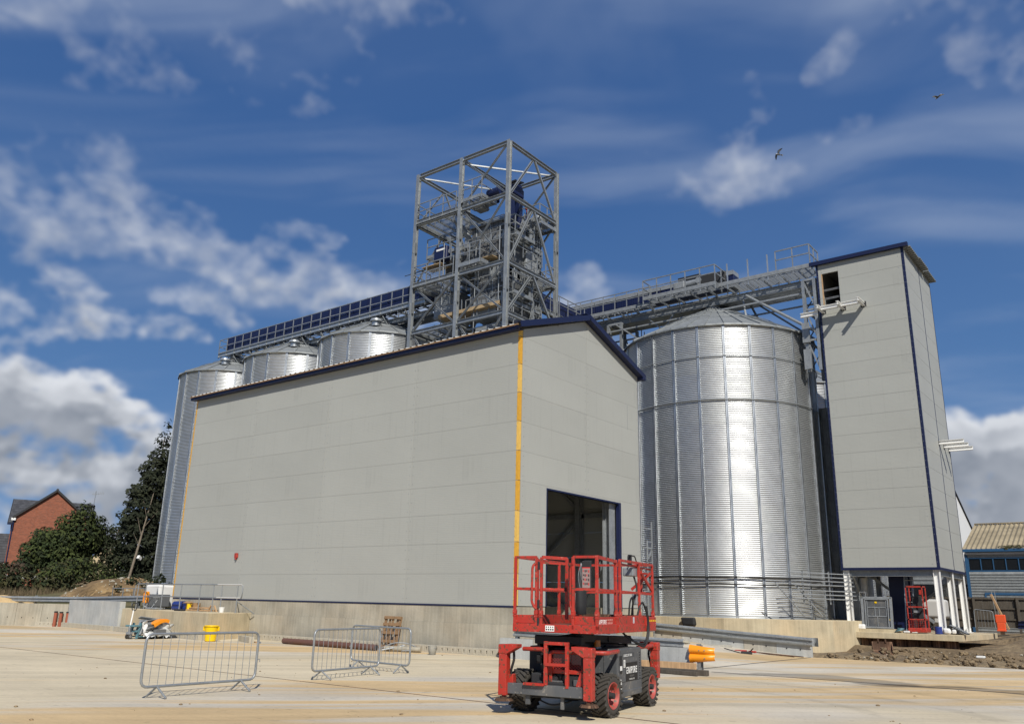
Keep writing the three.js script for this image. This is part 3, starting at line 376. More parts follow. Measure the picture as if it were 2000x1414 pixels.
// ================================================================ SILOS
// corrugated wall sheets (one shape, set round the ring tier by tier), stiffeners, wind rings, roof panels
function makeSilo(o) { // r, base y, eave y, apex y, columns, tiers, roof panels, start angle
  const t = thing('grain_silo', o.label, 'silo', [o.x, 0, o.z], 0, o.group), { r, y0, y1, n, tiers } = o, dA = 2 * Math.PI / n, H = (y1 - y0) / tiers, pitch = .108, waves = Math.round(H / pitch), SEG = 6, AN = o.an ?? 6;
  const g = new THREE.PlaneGeometry(1, 1, AN, waves * SEG), p = g.attributes.position, nn = g.attributes.normal, amp = .0135; const step = .006;
  for (let i = 0; i < p.count; i++) { const a = -(p.getX(i)) * (dA * .999), y = (p.getY(i) + .5) * H, w = 2 * Math.PI * waves * y / H, R = r + amp * Math.sin(w), s = amp * Math.cos(w) * 2 * Math.PI * waves / H; p.setXYZ(i, R * Math.cos(a), y, R * Math.sin(a)); const q = V(Math.cos(a), -s, Math.sin(a)).normalize(); nn.setXYZ(i, q.x, q.y, q.z); }
  const sheet = g.toNonIndexed(); { const uv = sheet.attributes.uv; for (let i = 0; i < uv.count; i++) uv.setXY(i, uv.getX(i) * r * dA, uv.getY(i) * H); }
  const rr = mulberry(o.seed ?? 5), mats = [M.sheet0, M.sheet1, M.sheet2, M.sheet0, M.sheet1, M.sheet3];
  for (let k = 0; k < tiers; k++) for (let i = 0; i < n; i++) { const a = o.a0 + (i + .5) * dA; const m = part('wall_sheet', sheet, mats[(rr() * 6) | 0], t, [0, y0 + k * H, 0], [0, a, 0]); const lean = (rr() - .5) * .006; m.scale.set(1 + lean * .12, 1, 1 + lean * .12); }
  // stiffener: hat section with two flanges, running the full height
  const st = new MB(); for (const s of [-1, 1]) st.box(r + .035, (y0 + y1) / 2, s * .062, .05, y1 - y0, .012).box(r + .058, (y0 + y1) / 2, s * .04, .012, y1 - y0, .05); const sg = st.box(r + .014, (y0 + y1) / 2, 0, .012, y1 - y0, .11).geo();
  for (let i = 0; i < n; i++) part('stiffener', sg, M.stiff, t, null, [0, o.a0 + i * dA, 0]);
  for (const y of o.rings ?? []) { const rg = new THREE.TorusGeometry(r + .085, .032, 6, 120); rg.rotateX(Math.PI / 2); part('wind_ring', rg, M.galv, t, [0, y, 0]); }
  { const rg = new THREE.CylinderGeometry(r + .03, r + .06, .12, 96, 1, true); part('base_ring', rg, M.galv, t, [0, y0 + .03, 0]); }
  // roof: folded radial panels with standing ribs, peak collar, hoops
  const N = o.roofN, d2 = 2 * Math.PI / N, R1 = r + .16, R0_ = r * .1, ya = y1 - .03, yb = o.apex;
  const pg = new MB(), rib = .05; const at = (R, a, up = 0) => V(R * Math.cos(a), mix(yb, ya, (R - R0_) / (R1 - R0_)) + up, R * Math.sin(a)); { const pos = [], q = (a, b, c, d) => { for (const v of [a, b, c, a, c, d]) pos.push(v.x, v.y, v.z); }; const h = d2 / 2; q(at(R1, -h), at(R1, h), at(R0_, h), at(R0_, -h)); const gg = new THREE.BufferGeometry(); gg.setAttribute('position', new THREE.Float32BufferAttribute(pos, 3)); gg.computeVertexNormals(); pg.add(gg); pg.bar(at(R1, h, .03), at(R0_, h, .03), .045, .075); pg.bar(at(R1 + .0, -h, -.035), at(R1 + .0, h, -.035), .012, .085); }
  const pgeo = pg.geo(); for (let i = 0; i < N; i++) part('roof_panel', pgeo, M.galvRoof, t, null, [0, o.a0 + i * d2, 0]);
  for (const f of [.36, .62]) { const R = mix(R0_, R1, f), hp = []; const y = mix(yb, ya, f) + .13; const rg = new THREE.TorusGeometry(R, .022, 5, 72); rg.rotateX(Math.PI / 2); part('roof_hoop', rg, M.galv, t, [0, y, 0]); }
  new MB().cyl(0, yb + .05, 0, R0_ + .05, .3, 28).cyl(0, yb + .3, 0, R0_ * .7, .3, 20).mesh('peak_collar', M.galvDull, t);
  for (const [a, f] of o.vents ?? []) { const R = mix(R0_, R1, f), v = at(R, a, .1); new MB().cyl(v.x, v.y + .05, v.z, .26, .34, 18).cyl(v.x, v.y + .26, v.z, .42, .16, 18, .36).mesh('roof_vent', M.galvBright, t); }
  if (o.base) new MB().cyl(0, y0 / 2 - .06, 0, r + .42, y0 + .1, 64).mesh('silo_base', M.concWarm, t);
  return t;
}
// angles: rotation.y = a puts the shape's +X at (cos a, -sin a) in (x, z); stiffeners of the big silo measured on the photograph from -X towards +Z
const ang = d => Math.PI + d * D2R;
const big = makeSilo({ label: 'huge round galvanised silo in front of the tall cladded tower, with a bright sun glint', x: 48.5, z: -21.2, r: 5.84, y0: 1.22, y1: 17.42, apex: 20.25, n: 25, tiers: 11, roofN: 36, a0: ang(13.4), rings: [15.5, 12.93], vents: [[ang(-60) * -1, .8], [ang(120) * -1, .8]], base: false, seed: 5 });
{ const b = new MB(); const s = new THREE.Shape(); for (const [i, [x, z]] of [[41.9, -18.6], [44.2, -13.9], [50, -12.6], [56, -18], [55, -28], [46, -29], [41.9, -24.5]].entries()) i ? s.lineTo(x - 48.5, -(z + 21.2)) : s.moveTo(x - 48.5, -(z + 21.2)); s.closePath(); const e = new THREE.ExtrudeGeometry(s, { depth: 2.0, bevelEnabled: true, bevelSize: .015, bevelThickness: .015, bevelSegments: 1 }); e.rotateX(-Math.PI / 2); e.translate(0, -.8, 0); b.add(e).mesh('silo_base', M.concWarm, big); }
const farSilo = makeSilo({ label: 'dark shaded silo squeezed between the big silo and the cladded tower', x: 61.8, z: -21.6, r: 5.84, y0: 1.22, y1: 17.0, apex: 19.9, n: 25, tiers: 6, roofN: 36, a0: ang(3), rings: [12.6], base: true, an: 5, seed: 15 });
const s1 = makeSilo({ label: 'galvanised silo nearest the steel frame tower, tallest looking of the three behind the store roof', x: 37, z: -40.15, r: 3.97, y0: 1.1, y1: 17.95, apex: 19.85, n: 18, tiers: 10, roofN: 22, a0: ang(38), rings: [], vents: [[ang(40) * -1, .62]], base: true, group: 'silos under the left conveyor', seed: 21 });
const s2 = dup(s1, 'grain_silo', 'middle one of the three galvanised silos showing above the store roof', [37, 0, -48.4]);
const s3 = dup(s1, 'grain_silo', 'leftmost galvanised silo, standing full height beside the dark conifer', [37, 0, -56.65]);
// pipe work and cables round the foot of the big silo
{ const t = thing('service_cables', 'two black cables slung along the foot of the big silo', 'cable'); const pts = (y, sag, x0) => { const a = []; for (let i = 0; i <= 9; i++) { const u = i / 9; a.push(V(mix(x0, 46.6, u), y + sag * Math.sin(u * Math.PI * 3) - (i === 0 ? -.5 : 0), mix(-18.6, -14.6, u) + 0)); } return a; };
  const arc = (y, n) => { const a = []; for (let i = 0; i <= 14; i++) { const d = -46 + i * (128 / 14), R = 6.0; a.push(V(48.5 - R * Math.cos(d * D2R), y + (i === 0 ? .7 : Math.sin(i * 1.7 + n) * .02), -21.2 + R * Math.sin(d * D2R))); } a.push(V(47.3, y - .02, -14.05)); return a; };
  new MB().path(arc(3.28, 0), .045, 70, 6).mesh('cable', M.black, t); new MB().path(arc(2.92, 2), .035, 70, 6).mesh('cable', M.black, t); }
{ const t = thing('steel_pipes', 'bundle of thin horizontal steel pipes between the big silo and the tower leg', 'pipe'); for (let i = 0; i < 7; i++) { const y = 3.55 - i * .2 - (i > 3 ? .08 : 0); new MB().tube(V(43.6, y, -15.7 + i * .03), V(47.0, y - .02, -13.6 + i * .03), .028, 8).mesh('pipe', M.galvBright, t); } for (const u of [.2, .62]) new MB().bar(V(mix(43.6, 47, u), 2.0, mix(-15.8, -13.7, u) + .12), V(mix(43.6, 47, u), 3.65, mix(-15.8, -13.7, u) + .12), .06, .05).mesh('pipe_bracket', M.galv, t); for (const k of [0, 1]) new MB().bar(V(44.3 + k, 1.4, -15.3 + k * .6), V(42.9 + k, 3.0, -16.2 + k * .6), .05, .05).mesh('prop', M.galvDull, t); }
// ================================================================ STEEL FRAME TOWER (headhouse)
const HX0 = 34.5, HX1 = 39.4, HZ0 = -27.45, HZ1 = -34.85, HZM = -31.15, HL = [12.6, 17.35, 20.4, 24.6, 28.0];
const frame = thing('steel_frame_tower', 'open galvanised steel frame tower with platforms and bracing rising behind the store', 'tower');
{
  const T = frame, G = M.galv;
  for (const [x, z] of [[HX0, HZ0], [HX0, HZM], [HX0, HZ1], [HX1, HZ0], [HX1, HZM], [HX1, HZ1]]) { const top = HL[4] + .12; const m = new MB().ibeam(V(x, 0, z), V(x, top, z), .235, .235, .022, V(1, 0, 0)); for (const y of [19.0, 23.0]) m.box(x, y, z, .30, .7, .05).box(x, y, z, .05, .7, .30); m.mesh('column', G, T); }
  for (const [i, y] of HL.entries()) { const B = (a, b, w = .18, h = .24) => new MB().ibeam(a, b, w, h, .02).mesh('beam', G, T); const e = .14;
    B(V(HX0, y, HZ0 - e), V(HX0, y, HZM + e)); B(V(HX0, y, HZM - e), V(HX0, y, HZ1 + e)); B(V(HX1, y, HZ0 - e), V(HX1, y, HZM + e)); B(V(HX1, y, HZM - e), V(HX1, y, HZ1 + e)); B(V(HX0 + e, y, HZ0), V(HX1 - e, y, HZ0)); B(V(HX0 + e, y, HZ1), V(HX1 - e, y, HZ1)); if (i < 4) B(V(HX0 + e, y, HZM), V(HX1 - e, y, HZM)); }
  const br = (a, b, w = .095) => new MB().chan(a, b, w, w, .018).mesh('brace', G, T);
  for (let i = 0; i < 4; i++) { const a = HL[i] + .14, b = HL[i + 1] - .14; const mx = (HX0 + HX1) / 2;
    br(V(HX0 - .02, b, HZ0 - .2), V(HX0 - .02, a, HZM + .2)); br(V(HX0 + .1, a, HZ0 - .2), V(HX0 + .1, b, HZM + .2));
    if (i < 2) { br(V(HX0 - .02, b, HZM - .2), V(HX0 - .02, a, HZ1 + .2)); br(V(HX0 + .1, a, HZM - .2), V(HX0 + .1, b, HZ1 + .2)); }
    br(V(mx - .1, b, HZ0), V(HX0 + .2, a, HZ0), .12); br(V(mx + .1, b, HZ0), V(HX1 - .2, a, HZ0), .12);
    br(V(HX1, b, HZ0 - .2), V(HX1, a, HZM + .2)); br(V(HX1 - .1, a, HZ0 - .2), V(HX1 - .1, b, HZM + .2)); if (i < 2) br(V(HX1, b, HZM - .2), V(HX1, a, HZ1 + .2)); br(V(mx - .1, b, HZ1), V(HX0 + .2, a, HZ1)); br(V(mx + .1, b, HZ1), V(HX1 - .2, a, HZ1)); }
  br(V(HX0 + .2, HL[4] - .1, HZ1 + .2), V(HX1 - .2, HL[4] - .1, HZM - .2), .08); br(V(HX0 + .2, HL[4] - .1, HZM - .2), V(HX1 - .2, HL[4] - .1, HZ0 - .2), .08);
  new MB().ibeam(V(HX0 + .14, HL[4], HZM), V(HX1 - .14, HL[4], HZM), .16, .2).mesh('beam', G, T);
  // platforms: edge channels, joists, grating bars, railings
  const plat = (x0, x1, z0, z1, y, rails, toe = .2) => { const f = new MB(); for (const x of [x0, x1]) f.chan(V(x, y, z0), V(x, y, z1), .07, toe); for (const z of [z0, z1]) f.chan(V(x0, y, z), V(x1, y, z), .07, toe); for (let z = Math.min(z0, z1) + .6; z < Math.max(z0, z1) - .2; z += .75) f.bar(V(x0, y - .03, z), V(x1, y - .03, z), .05, .1); const p = f.mesh('platform', M.galv, T); const gr = new MB(); for (let x = x0 + .06; x < x1; x += .10) gr.bar(V(x, y + .07, z0), V(x, y + .07, z1), .022, .03); for (let z = Math.min(z0, z1); z < Math.max(z0, z1); z += .35) gr.bar(V(x0, y + .075, z), V(x1, y + .075, z), .015, .02); gr.mesh('grating', M.galvDull, p);
    for (const r of rails) railing(T, r.map(([x, z]) => V(x, y + .1, z)), 1.12, .98, { w: .05, drop: .25 }); return p; };
  // top floor
  plat(HX0 - .1, HX1 - 1.8, HZM - .1, HZ1 + .1, HL[3] + .1, [[[HX0 - .12, HZM - .25], [HX0 - .12, HZ1 + .15], [HX0 + 1.6, HZ1 + .12]]], .26);
  plat(HX0 - .02, HX0 + 1.35, HZM + .05, HZ0 - 2.0, HL[3] + .55, [[[HX0 - .06, HZM + .15], [HX0 - .06, HZ0 - 2.0], [HX0 + 1.35, HZ0 - 2.0]]]);
  plat(HX0 + 1.3, HX0 + 3.2, HZ0 - .4, HZM + .5, HL[3] - 1.85, [[[HX0 + 1.3, HZM + .6], [HX0 + 1.3, HZ0 - .45], [HX0 + 3.2, HZ0 - .45]]]);
  plat(HX1 - 1.7, HX1 - .1, HZ0 + .02, HZM + .8, HL[3] - .5, [[[HX1 - 1.7, HZM + .9], [HX1 - 1.7, HZ0 - .05], [HX1 - .15, HZ0 - .05]], [[HX1 - .1, HZ0 - .2], [HX1 - .1, HZM + .9]]]);
  // second floor
  plat(HX0 - .12, HX1 - 2.2, HZM - .1, HZ1 + .1, HL[2] + .02, [[[HX0 - .14, HZM - .25], [HX0 - .14, HZ1 + .15], [HX0 + 1.4, HZ1 + .12]]], .26);
  plat(HX0 - .05, HX0 + 1.7, HZM + .05, HZ0 - 1.9, HL[2] + .52, [[[HX0 - .08, HZM + .15], [HX0 - .08, HZ0 - 1.95], [HX0 + 1.7, HZ0 - 1.95]]], .24);
  plat(HX0 + 1.2, HX0 + 3.1, HZ0 - .4, HZM + .5, HL[2] - 1.35, [[[HX0 + 1.2, HZM + .6], [HX0 + 1.2, HZ0 - .45], [HX0 + 3.1, HZ0 - .45]]]);
  plat(HX1 - 1.9, HX1 - .1, HZ0 + .02, HZM + .8, HL[2] - .1, [[[HX1 - 1.9, HZM + .9], [HX1 - 1.9, HZ0 - .05]], [[HX1 - 1.0, HZ0 - .05], [HX1 - .1, HZ0 - .05], [HX1 - .1, HZM + .9]]]);
  plat(HX0 + .3, HX1 - .4, HZM - .2, HZ1 + .3, HL[1] + .1, []);
  plat(HX0 + .3, HX0 + 3, HZ0 - .5, HZM, HL[0] + 3.1, [[[HX0 + .35, HZM], [HX0 + .35, HZ0 - .5], [HX0 + 3, HZ0 - .5]]]);
  // stairs between the floors along the right hand face
  for (const [ya, yb] of [[HL[3] - 1.8, HL[3] - .5], [HL[2] - 1.3, HL[2] - .1], [HL[1] - 1.0, HL[1] + .8]]) { const a = V(HX0 + 2.9, ya, HZ0 - .55), b = V(HX1 - 1.5, yb, HZ0 - .55); const st = new MB(); for (const dz of [0, -.8]) st.bar(a.clone().add(V(0, 0, dz)), b.clone().add(V(0, 0, dz)), .04, .2); for (let i = 1; i < 8; i++) { const q = a.clone().lerp(b, i / 8); st.box(q.x, q.y, q.z - .4, .24, .03, .76); } const s = st.mesh('stair', M.galv, T); const up = V(0, 1.0, 0); const hr = new MB(); for (const dz of [0, -.8]) { const d = V(0, 0, dz); for (const k of [.5, 1]) hr.bar(a.clone().add(d).addScaledVector(up, k), b.clone().add(d).addScaledVector(up, k), .045, .045); for (let i = 0; i <= 3; i++) { const q = a.clone().lerp(b, i / 3).add(d); hr.bar(q, q.clone().add(up), .045, .045); } } hr.mesh('handrail', M.galv, s); }
  // machines: screen decks, elevator head, legs, ducts, boxes, spouts
  const mach = (n, f, mat) => { const m = new MB(); f(m); return m.mesh(n, mat, T); };
  mach('elevator_leg', m => { m.ab(36.6, 8, -29.3, 37.0, 26.2, -28.9).ab(37.4, 8, -29.3, 37.8, 26.2, -28.9); for (let y = 9; y < 26; y += 1.9) m.ab(36.55, y, -29.34, 37.05, y + .06, -28.86).ab(37.35, y, -29.34, 37.85, y + .06, -28.86); }, M.navyConv);
  mach('elevator_head', m => { m.rb(37.2, 26.3, -29.1, 1.2, .6, .65, .1).box(36.75, 26.1, -29.1, .5, .7, .5, [0, 0, .5]); const c = new THREE.CylinderGeometry(.36, .36, .6, 24); c.rotateX(Math.PI / 2); m.add(c, new THREE.Matrix4().setPosition(37.3, 26.5, -29.1)); }, M.navyConv);
  mach('head_cover', m => m.box(37.2, 26.95, -29.1, .9, .08, .8, [0, 0, .25]).box(36.85, 26.8, -29.1, .08, .3, .75), M.black);
  mach('drive_motor', m => { const c = new THREE.CylinderGeometry(.24, .24, .75, 18); c.rotateX(Math.PI / 2); m.add(c, new THREE.Matrix4().setPosition(36.2, 25.75, -30.4)); m.rb(36.2, 25.7, -29.85, .5, .5, .4, .05); }, M.navyConv);
  mach('drive_motor', m => { const c = new THREE.CylinderGeometry(.3, .3, .95, 18); c.rotateX(Math.PI / 2); m.add(c, new THREE.Matrix4().setPosition(35.55, 25.65, -29.3)); }, M.navyConv);
  mach('seed_cleaner', m => { m.ab(35.4, HL[3] - 3.2, -30.9, 38.3, HL[3] - 1.05, -28.6); m.ab(35.3, HL[3] - 1.06, -31.0, 38.4, HL[3] - .96, -28.5); for (let z = -30.7; z < -28.6; z += .35) m.ab(35.36, HL[3] - 3.1, z, 35.4, HL[3] - 1.1, z + .08); }, M.greyPaint);
  mach('seed_cleaner', m => { m.ab(35.3, HL[2] - 2.2, -30.8, 38.2, HL[2] - .35, -28.6); for (let z = -30.6; z < -28.6; z += .35) m.ab(35.26, HL[2] - 2.1, z, 35.3, HL[2] - .4, z + .08); m.ab(35.9, HL[2] + .75, -33.4, 37.6, HL[2] + 1.9, -31.4); }, M.greyPaint);
  mach('plenum', m => { m.ab(35.6, HL[2] - .2, -30.7, 37.9, HL[2] + 1.5, -28.9); for (let z = -30.6; z < -28.9; z += .16) m.ab(35.57, HL[2] - .15, z, 35.6, HL[2] + 1.45, z + .05); }, M.galvDark);
  mach('blue_control_box', m => m.rb(35.25, HL[2] + 2.05, -33.15, .5, .95, 1.1, .12), M.navyConv); mach('box_nameplate', m => m.ab(34.985, HL[2] + 2.2, -33.45, 34.995, HL[2] + 2.32, -32.75), M.white);
  mach('mesh_screen', m => { for (let i = 0; i < 12; i++) m.bar(V(35.6, HL[3] + .35, -32.1 - i * .12), V(35.6, HL[3] + 1.25, -32.1 - i * .12), .018, .018); for (let i = 0; i < 9; i++) m.bar(V(35.6, HL[3] + .38 + i * .11, -32.1), V(35.6, HL[3] + .38 + i * .11, -33.45), .018, .018); }, M.galvDark);
  mach('mesh_screen', m => { for (let i = 0; i < 12; i++) m.bar(V(35.1, HL[2] + .2, -32.7 - i * .14), V(35.1, HL[2] + 1.15, -32.7 - i * .14), .018, .018); for (let i = 0; i < 9; i++) m.bar(V(35.1, HL[2] + .22 + i * .11, -32.7), V(35.1, HL[2] + .22 + i * .11, -34.3), .018, .018); }, M.galvDull);
  for (const [y, z0, z1] of [[HL[3] - 3.35, -31.6, -28.9], [HL[2] - 2.35, -32.9, -28.2], [HL[2] + 1.35, -34.6, -33.0]]) for (let i = 0; i < 4; i++) { const p = mach('scaffold_board', m => m.ab(34.95 + i * .245, y, z0, 35.18 + i * .245, y + .045, z1), M.plank); p.position.y = (i % 2) * .012; }
  mach('board_edge', m => m.ab(34.86, HL[2] - 2.33, -32.9, 34.9, HL[2] - 2.12, -28.2), M.plank);
  for (const [x, z] of [[35.0, -32.8], [35.0, -30.2], [35.0, -28.4], [37.2, -34.2], [36.1, -32.9], [38.5, -28.9], [36.2, -28.2]]) mach('scaffold_pole', m => m.tube(V(x, 12, z), V(x, HL[2] + 2.6, z), .03, 7), M.galvDull);
  const r = mulberry(8); for (let i = 0; i < 26; i++) { const y = [HL[2] + 1.1, HL[2] + 1.7, HL[2] - .9, HL[1] + 1.3, HL[1] + .4, HL[2] + 2.0][i % 6] + r() * .4, z = -28 - r() * 6.4, x = 34.9 + r() * 3.6; mach('scaffold_pole', m => i % 2 ? m.tube(V(x, y, z), V(x, y + (r() - .5) * .3, z - 1 - r() * 2.0), .025, 6) : m.tube(V(x, y, z), V(x + 1 + r() * 1.6, y, z + (r() - .5) * .3), .025, 6), i % 3 ? M.galvDark : M.galvDull); }
  for (let i = 0; i < 5; i++) mach('scaffold_pole', m => m.tube(V(34.5 + i * .35, HL[2] + .9 + i * .22, -35.6 + i * .1), V(34.9 + i * .35, HL[2] + 1.15 + i * .2, -33.4), .025, 6), M.dark);
  for (const [a, b, q] of [[[37, 24, -30], [37.2, 21, -32.6], .16], [[37.5, 22, -29], [38.6, 18.5, -31], .18], [[36.6, 18.6, -29.3], [35.6, 13, -32], .2], [[38.0, 20, -32], [37, 15, -33.6], .17], [[37, 18, -30.8], [37, 12, -30.8], .3]]) mach('grain_spout', m => m.tube(V(...a), V(...b), q, 14), M.galvDull);
  mach('air_duct', m => m.poly([V(38.4, HL[3] - .2, -29.9), V(38.4, HL[3] + .25, -28.0), V(38.9, HL[3] - .1, -27.9)], .2, 14, .3), M.galvBright);
  for (let i = 0; i < 3; i++) mach('cable_tray', m => { m.ab(38.6 + i * .2, 12, -28.6, 38.64 + i * .2, 24, -28.3); for (let y = 12; y < 24; y += .4) m.ab(38.6, y, -28.32, 39.0, y + .03, -28.29); }, M.galvDark);
  mach('mast_light', m => m.tube(V(39.0, HL[3] + .2, -29.5), V(39.0, HL[3] + 1.7, -29.5), .03, 6).cyl(39.0, HL[3] + 1.5, -29.5, .1, .2, 10), M.redDark);
  plat(HX0 + .9, HX1 - .6, HZM + .6, HZ0 - .9, HL[2] + 2.2, [[[HX0 + .9, HZM + .6], [HX0 + .9, HZ0 - .9], [HX1 - .6, HZ0 - .9]]]);
  plat(HX0 + .7, HX1 - 1.2, HZ1 + .4, HZM - .4, HL[3] - 2.1, [[[HX0 + .7, HZM - .4], [HX0 + .7, HZ1 + .4]]]);
  plat(HX0 + .8, HX1 - .6, HZM + .4, HZ0 - .8, HL[1] + 1.3, [[[HX0 + .8, HZM + .4], [HX0 + .8, HZ0 - .8], [HX1 - .6, HZ0 - .8]]]);
  for (let i = 0; i < 3; i++) mach('grain_spout', m => m.tube(V(35.6 + i * .9, HL[3] - .4, -32.0 - i * .5), V(36.8, HL[2] + 1.2, -30.6), .13, 12), M.galvDull);
  for (let i = 0; i < 4; i++) mach('conduit', m => m.poly([V(35.2 + i * .12, 12, -28.1), V(35.2 + i * .12, HL[3] - .8 - i * .2, -28.1), V(35.2 + i * .12, HL[3] - .8 - i * .2, -31)], .03, 6, .15), M.galvDark);
  for (const [x0, y0, z0, x1, y1, z1] of [[35.2, HL[1] + .3, -30.6, 37.4, HL[1] + 1.2, -28.7], [35.4, HL[1] - 1.6, -30.4, 37.6, HL[1] - .2, -28.6], [35.8, HL[2] - 1.9, -34.2, 37.9, HL[2] - .4, -32.2], [37.6, HL[2] + .3, -30.4, 38.9, HL[2] + 2.0, -28.4], [35.5, HL[3] + .3, -30.9, 36.1, HL[3] + 1.1, -30.2]]) { mach('machine_casing', m => m.rb((x0 + x1) / 2, (y0 + y1) / 2, (z0 + z1) / 2, x1 - x0, y1 - y0, z1 - z0, .05), M.galvDark); mach('casing_band', m => m.ab(x0 - .02, (y0 + y1) / 2, z0 - .02, x1 + .02, (y0 + y1) / 2 + .06, z1 + .02).ab(x0 - .02, y0 + .1, z0 - .02, x1 + .02, y0 + .15, z1 + .02), M.galvDull); }
  { const q = mulberry(21); for (let i = 0; i < 34; i++) { const x = 34.8 + q() * 4, y = HL[1] - 1.5 + q() * 7.2, z = HZ0 - .4 - q() * 6.2, L = .7 + q() * 1.6, k = i % 4; mach(k ? 'support_strut' : 'grain_spout', m => k === 0 ? m.tube(V(x, y, z), V(x + (q() - .5) * 1.4, y - 1.2 - q() * .8, z - (q() - .5) * 1.4), .09 + q() * .05, 10) : k === 1 ? m.bar(V(x, y, z), V(Math.min(x + L, 39.2), y, z), .06, .09) : k === 2 ? m.bar(V(x, y, z), V(x, y, Math.max(z - L, HZ1)), .06, .09) : m.bar(V(x, y, z), V(x, y + L * .8, z), .05, .05), k === 3 ? M.galv : i % 3 ? M.galvDull : M.galvDark); } }
  for (const y of [HL[2] + 1.3, HL[1] + 2.2, HL[1] + .5]) railing(T, [V(HX0 + .5, y, HZM + .3), V(HX0 + .5, y, HZ0 - .7), V(HX1 - .5, y, HZ0 - .7)], 1.0, .9, { w: .045, drop: .1 });
  // lower lattice seen through the frame
  for (const [x, z] of [[36.2, -34.4], [37.8, -34.4], [37.8, -30], [36.4, -32.6]]) mach('inner_column', m => m.ibeam(V(x, 0, z), V(x, HL[1], z), .16, .16, .015, V(1, 0, 0)), M.galvDark);
  for (const [a, b] of [[[36.2, 13, -34.4], [37.8, 17, -34.4]], [[36.2, 17, -34.4], [37.8, 13, -34.4]], [[37.8, 13, -34.4], [37.8, 17, -30]], [[36.2, 16.3, -34.4], [36.4, 13.3, -32.6]], [[34.6, 15.4, -34.6], [39.2, 15.4, -34.6]], [[34.6, 14.1, -31.1], [39.2, 14.1, -31.1]]]) mach('inner_brace', m => m.angle(V(...a), V(...b), .09), M.galvDark);
}
// ================================================================ CONVEYORS
{ // left gantry, over the three silos
  const T = thing('conveyor_gantry', 'long blue conveyor in a galvanised walkway gantry over the three left silos', 'conveyor'); const z0 = -57.2, z1 = -34.9, X0 = 35.72, X1 = 38.1, Y = 20.02;
  railing(T, [V(X0, Y, z1), V(X0, Y, z0), V(X0 + .9, Y, z0)], 1.15, 1.03, { w: .05, drop: .35, toe: .14 }); railing(T, [V(X1, Y, z1), V(X1, Y, z0)], 1.15, 1.55, { w: .05, drop: .3 });
  for (let i = 0; i < 11; i++) { const a = z0 + .45 + i * 2.0, b = Math.min(a + 1.96, z1 + 3); const c = new MB().rb(36.55, Y + .74, (a + b) / 2, .82, 1.24, b - a, .02); const m = c.mesh('conveyor_casing', M.navyConv, T); const fl = new MB(); fl.ab(36.08, Y + .06, a, 37.02, Y + 1.41, a + .05); for (const f of [.33, .66]) fl.ab(36.11, Y + .12, mix(a, b, f), 36.99, Y + 1.38, mix(a, b, f) + .03); fl.mesh('casing_flange', M.navyConv, m); if (i % 2) new MB().cyl(36.55, Y + 1.44, a + .9, .1, .24, 12).mesh('inlet_cap', M.dark, m); }
  new MB().chan(V(X0 - .02, Y - .12, z1), V(X0 - .02, Y - .12, z0), .1, .3, .015).mesh('edge_beam', M.galvBright, T); new MB().chan(V(X1, Y - .12, z1), V(X1, Y - .12, z0), .1, .3, .015).mesh('edge_beam', M.galv, T);
  new MB().ibeam(V(X0 + .75, Y - .62, z1), V(X0 + .75, Y - .62, z0 + .2), .2, .32).ibeam(V(X1 - .5, Y - .62, z1), V(X1 - .5, Y - .62, z0 + .2), .2, .32).mesh('main_beam', M.galv, T);
  for (let z = z0 + .3; z < z1; z += 1.03) new MB().bar(V(X0, Y - .33, z), V(X1, Y - .33, z), .06, .14).mesh('cross_beam', M.galvDull, T);
  { const g = new MB(); for (let x = X0 + .1; x < X0 + .85; x += .1) g.bar(V(x, Y + .03, z0), V(x, Y + .03, z1), .02, .03); for (let z = z0; z < z1; z += .4) g.bar(V(X0, Y + .03, z), V(X0 + .85, Y + .03, z), .02, .02); g.mesh('walkway_grating', M.galvDull, T); }
  for (let z = z0 + 2; z < z1; z += 2.06) new MB().bar(V(X0, Y - .4, z), V(X0 + .55, Y - 1.05, z + .15), .07, .07).mesh('knee_brace', M.galv, T);
  for (const z of [-40.15, -48.4, -56.65]) { new MB().box(36.95, Y - .55, z, .7, .9, 1.1).cyl(36.95, Y - .85, z, .42, .8, 16, .25).mesh('silo_inlet', M.dark, T); for (const dz of [-1.4, 1.4]) new MB().bar(V(36.3, Y - .75, z + dz), V(36.6, Y - .55 - 1.0, z + dz * .5), .09, .09).bar(V(37.7, Y - .75, z + dz), V(37.4, Y - 1.55, z + dz * .5), .09, .09).mesh('roof_prop', M.galvDull, T); }
}
{ // cross conveyor running away from the frame tower
  const T = thing('cross_conveyor', 'short blue conveyor leaving the frame tower towards the right hand gantry', 'conveyor'), Y = 20.55; for (let i = 0; i < 4; i++) new MB().rb(40.3 + i * 1.75, Y + .6, -31.1, 1.7, 1.0, .8, .02).mesh('conveyor_casing', M.navyConv, T); railing(T, [V(38.6, Y, -30.2), V(46.9, Y, -30.2)], 1.15, 1.1, { w: .05, drop: .3 }); new MB().ibeam(V(38.6, Y - .3, -30.3), V(47, Y - .3, -30.3), .15, .3).ibeam(V(38.6, Y - .3, -31.9), V(47, Y - .3, -31.9), .15, .3).mesh('main_beam', M.galv, T); railing(T, [V(38.6, Y - 2.6, -29.8), V(45.5, Y - 2.6, -29.8)], 1.1, 1.2, { w: .05, drop: .3 });
}
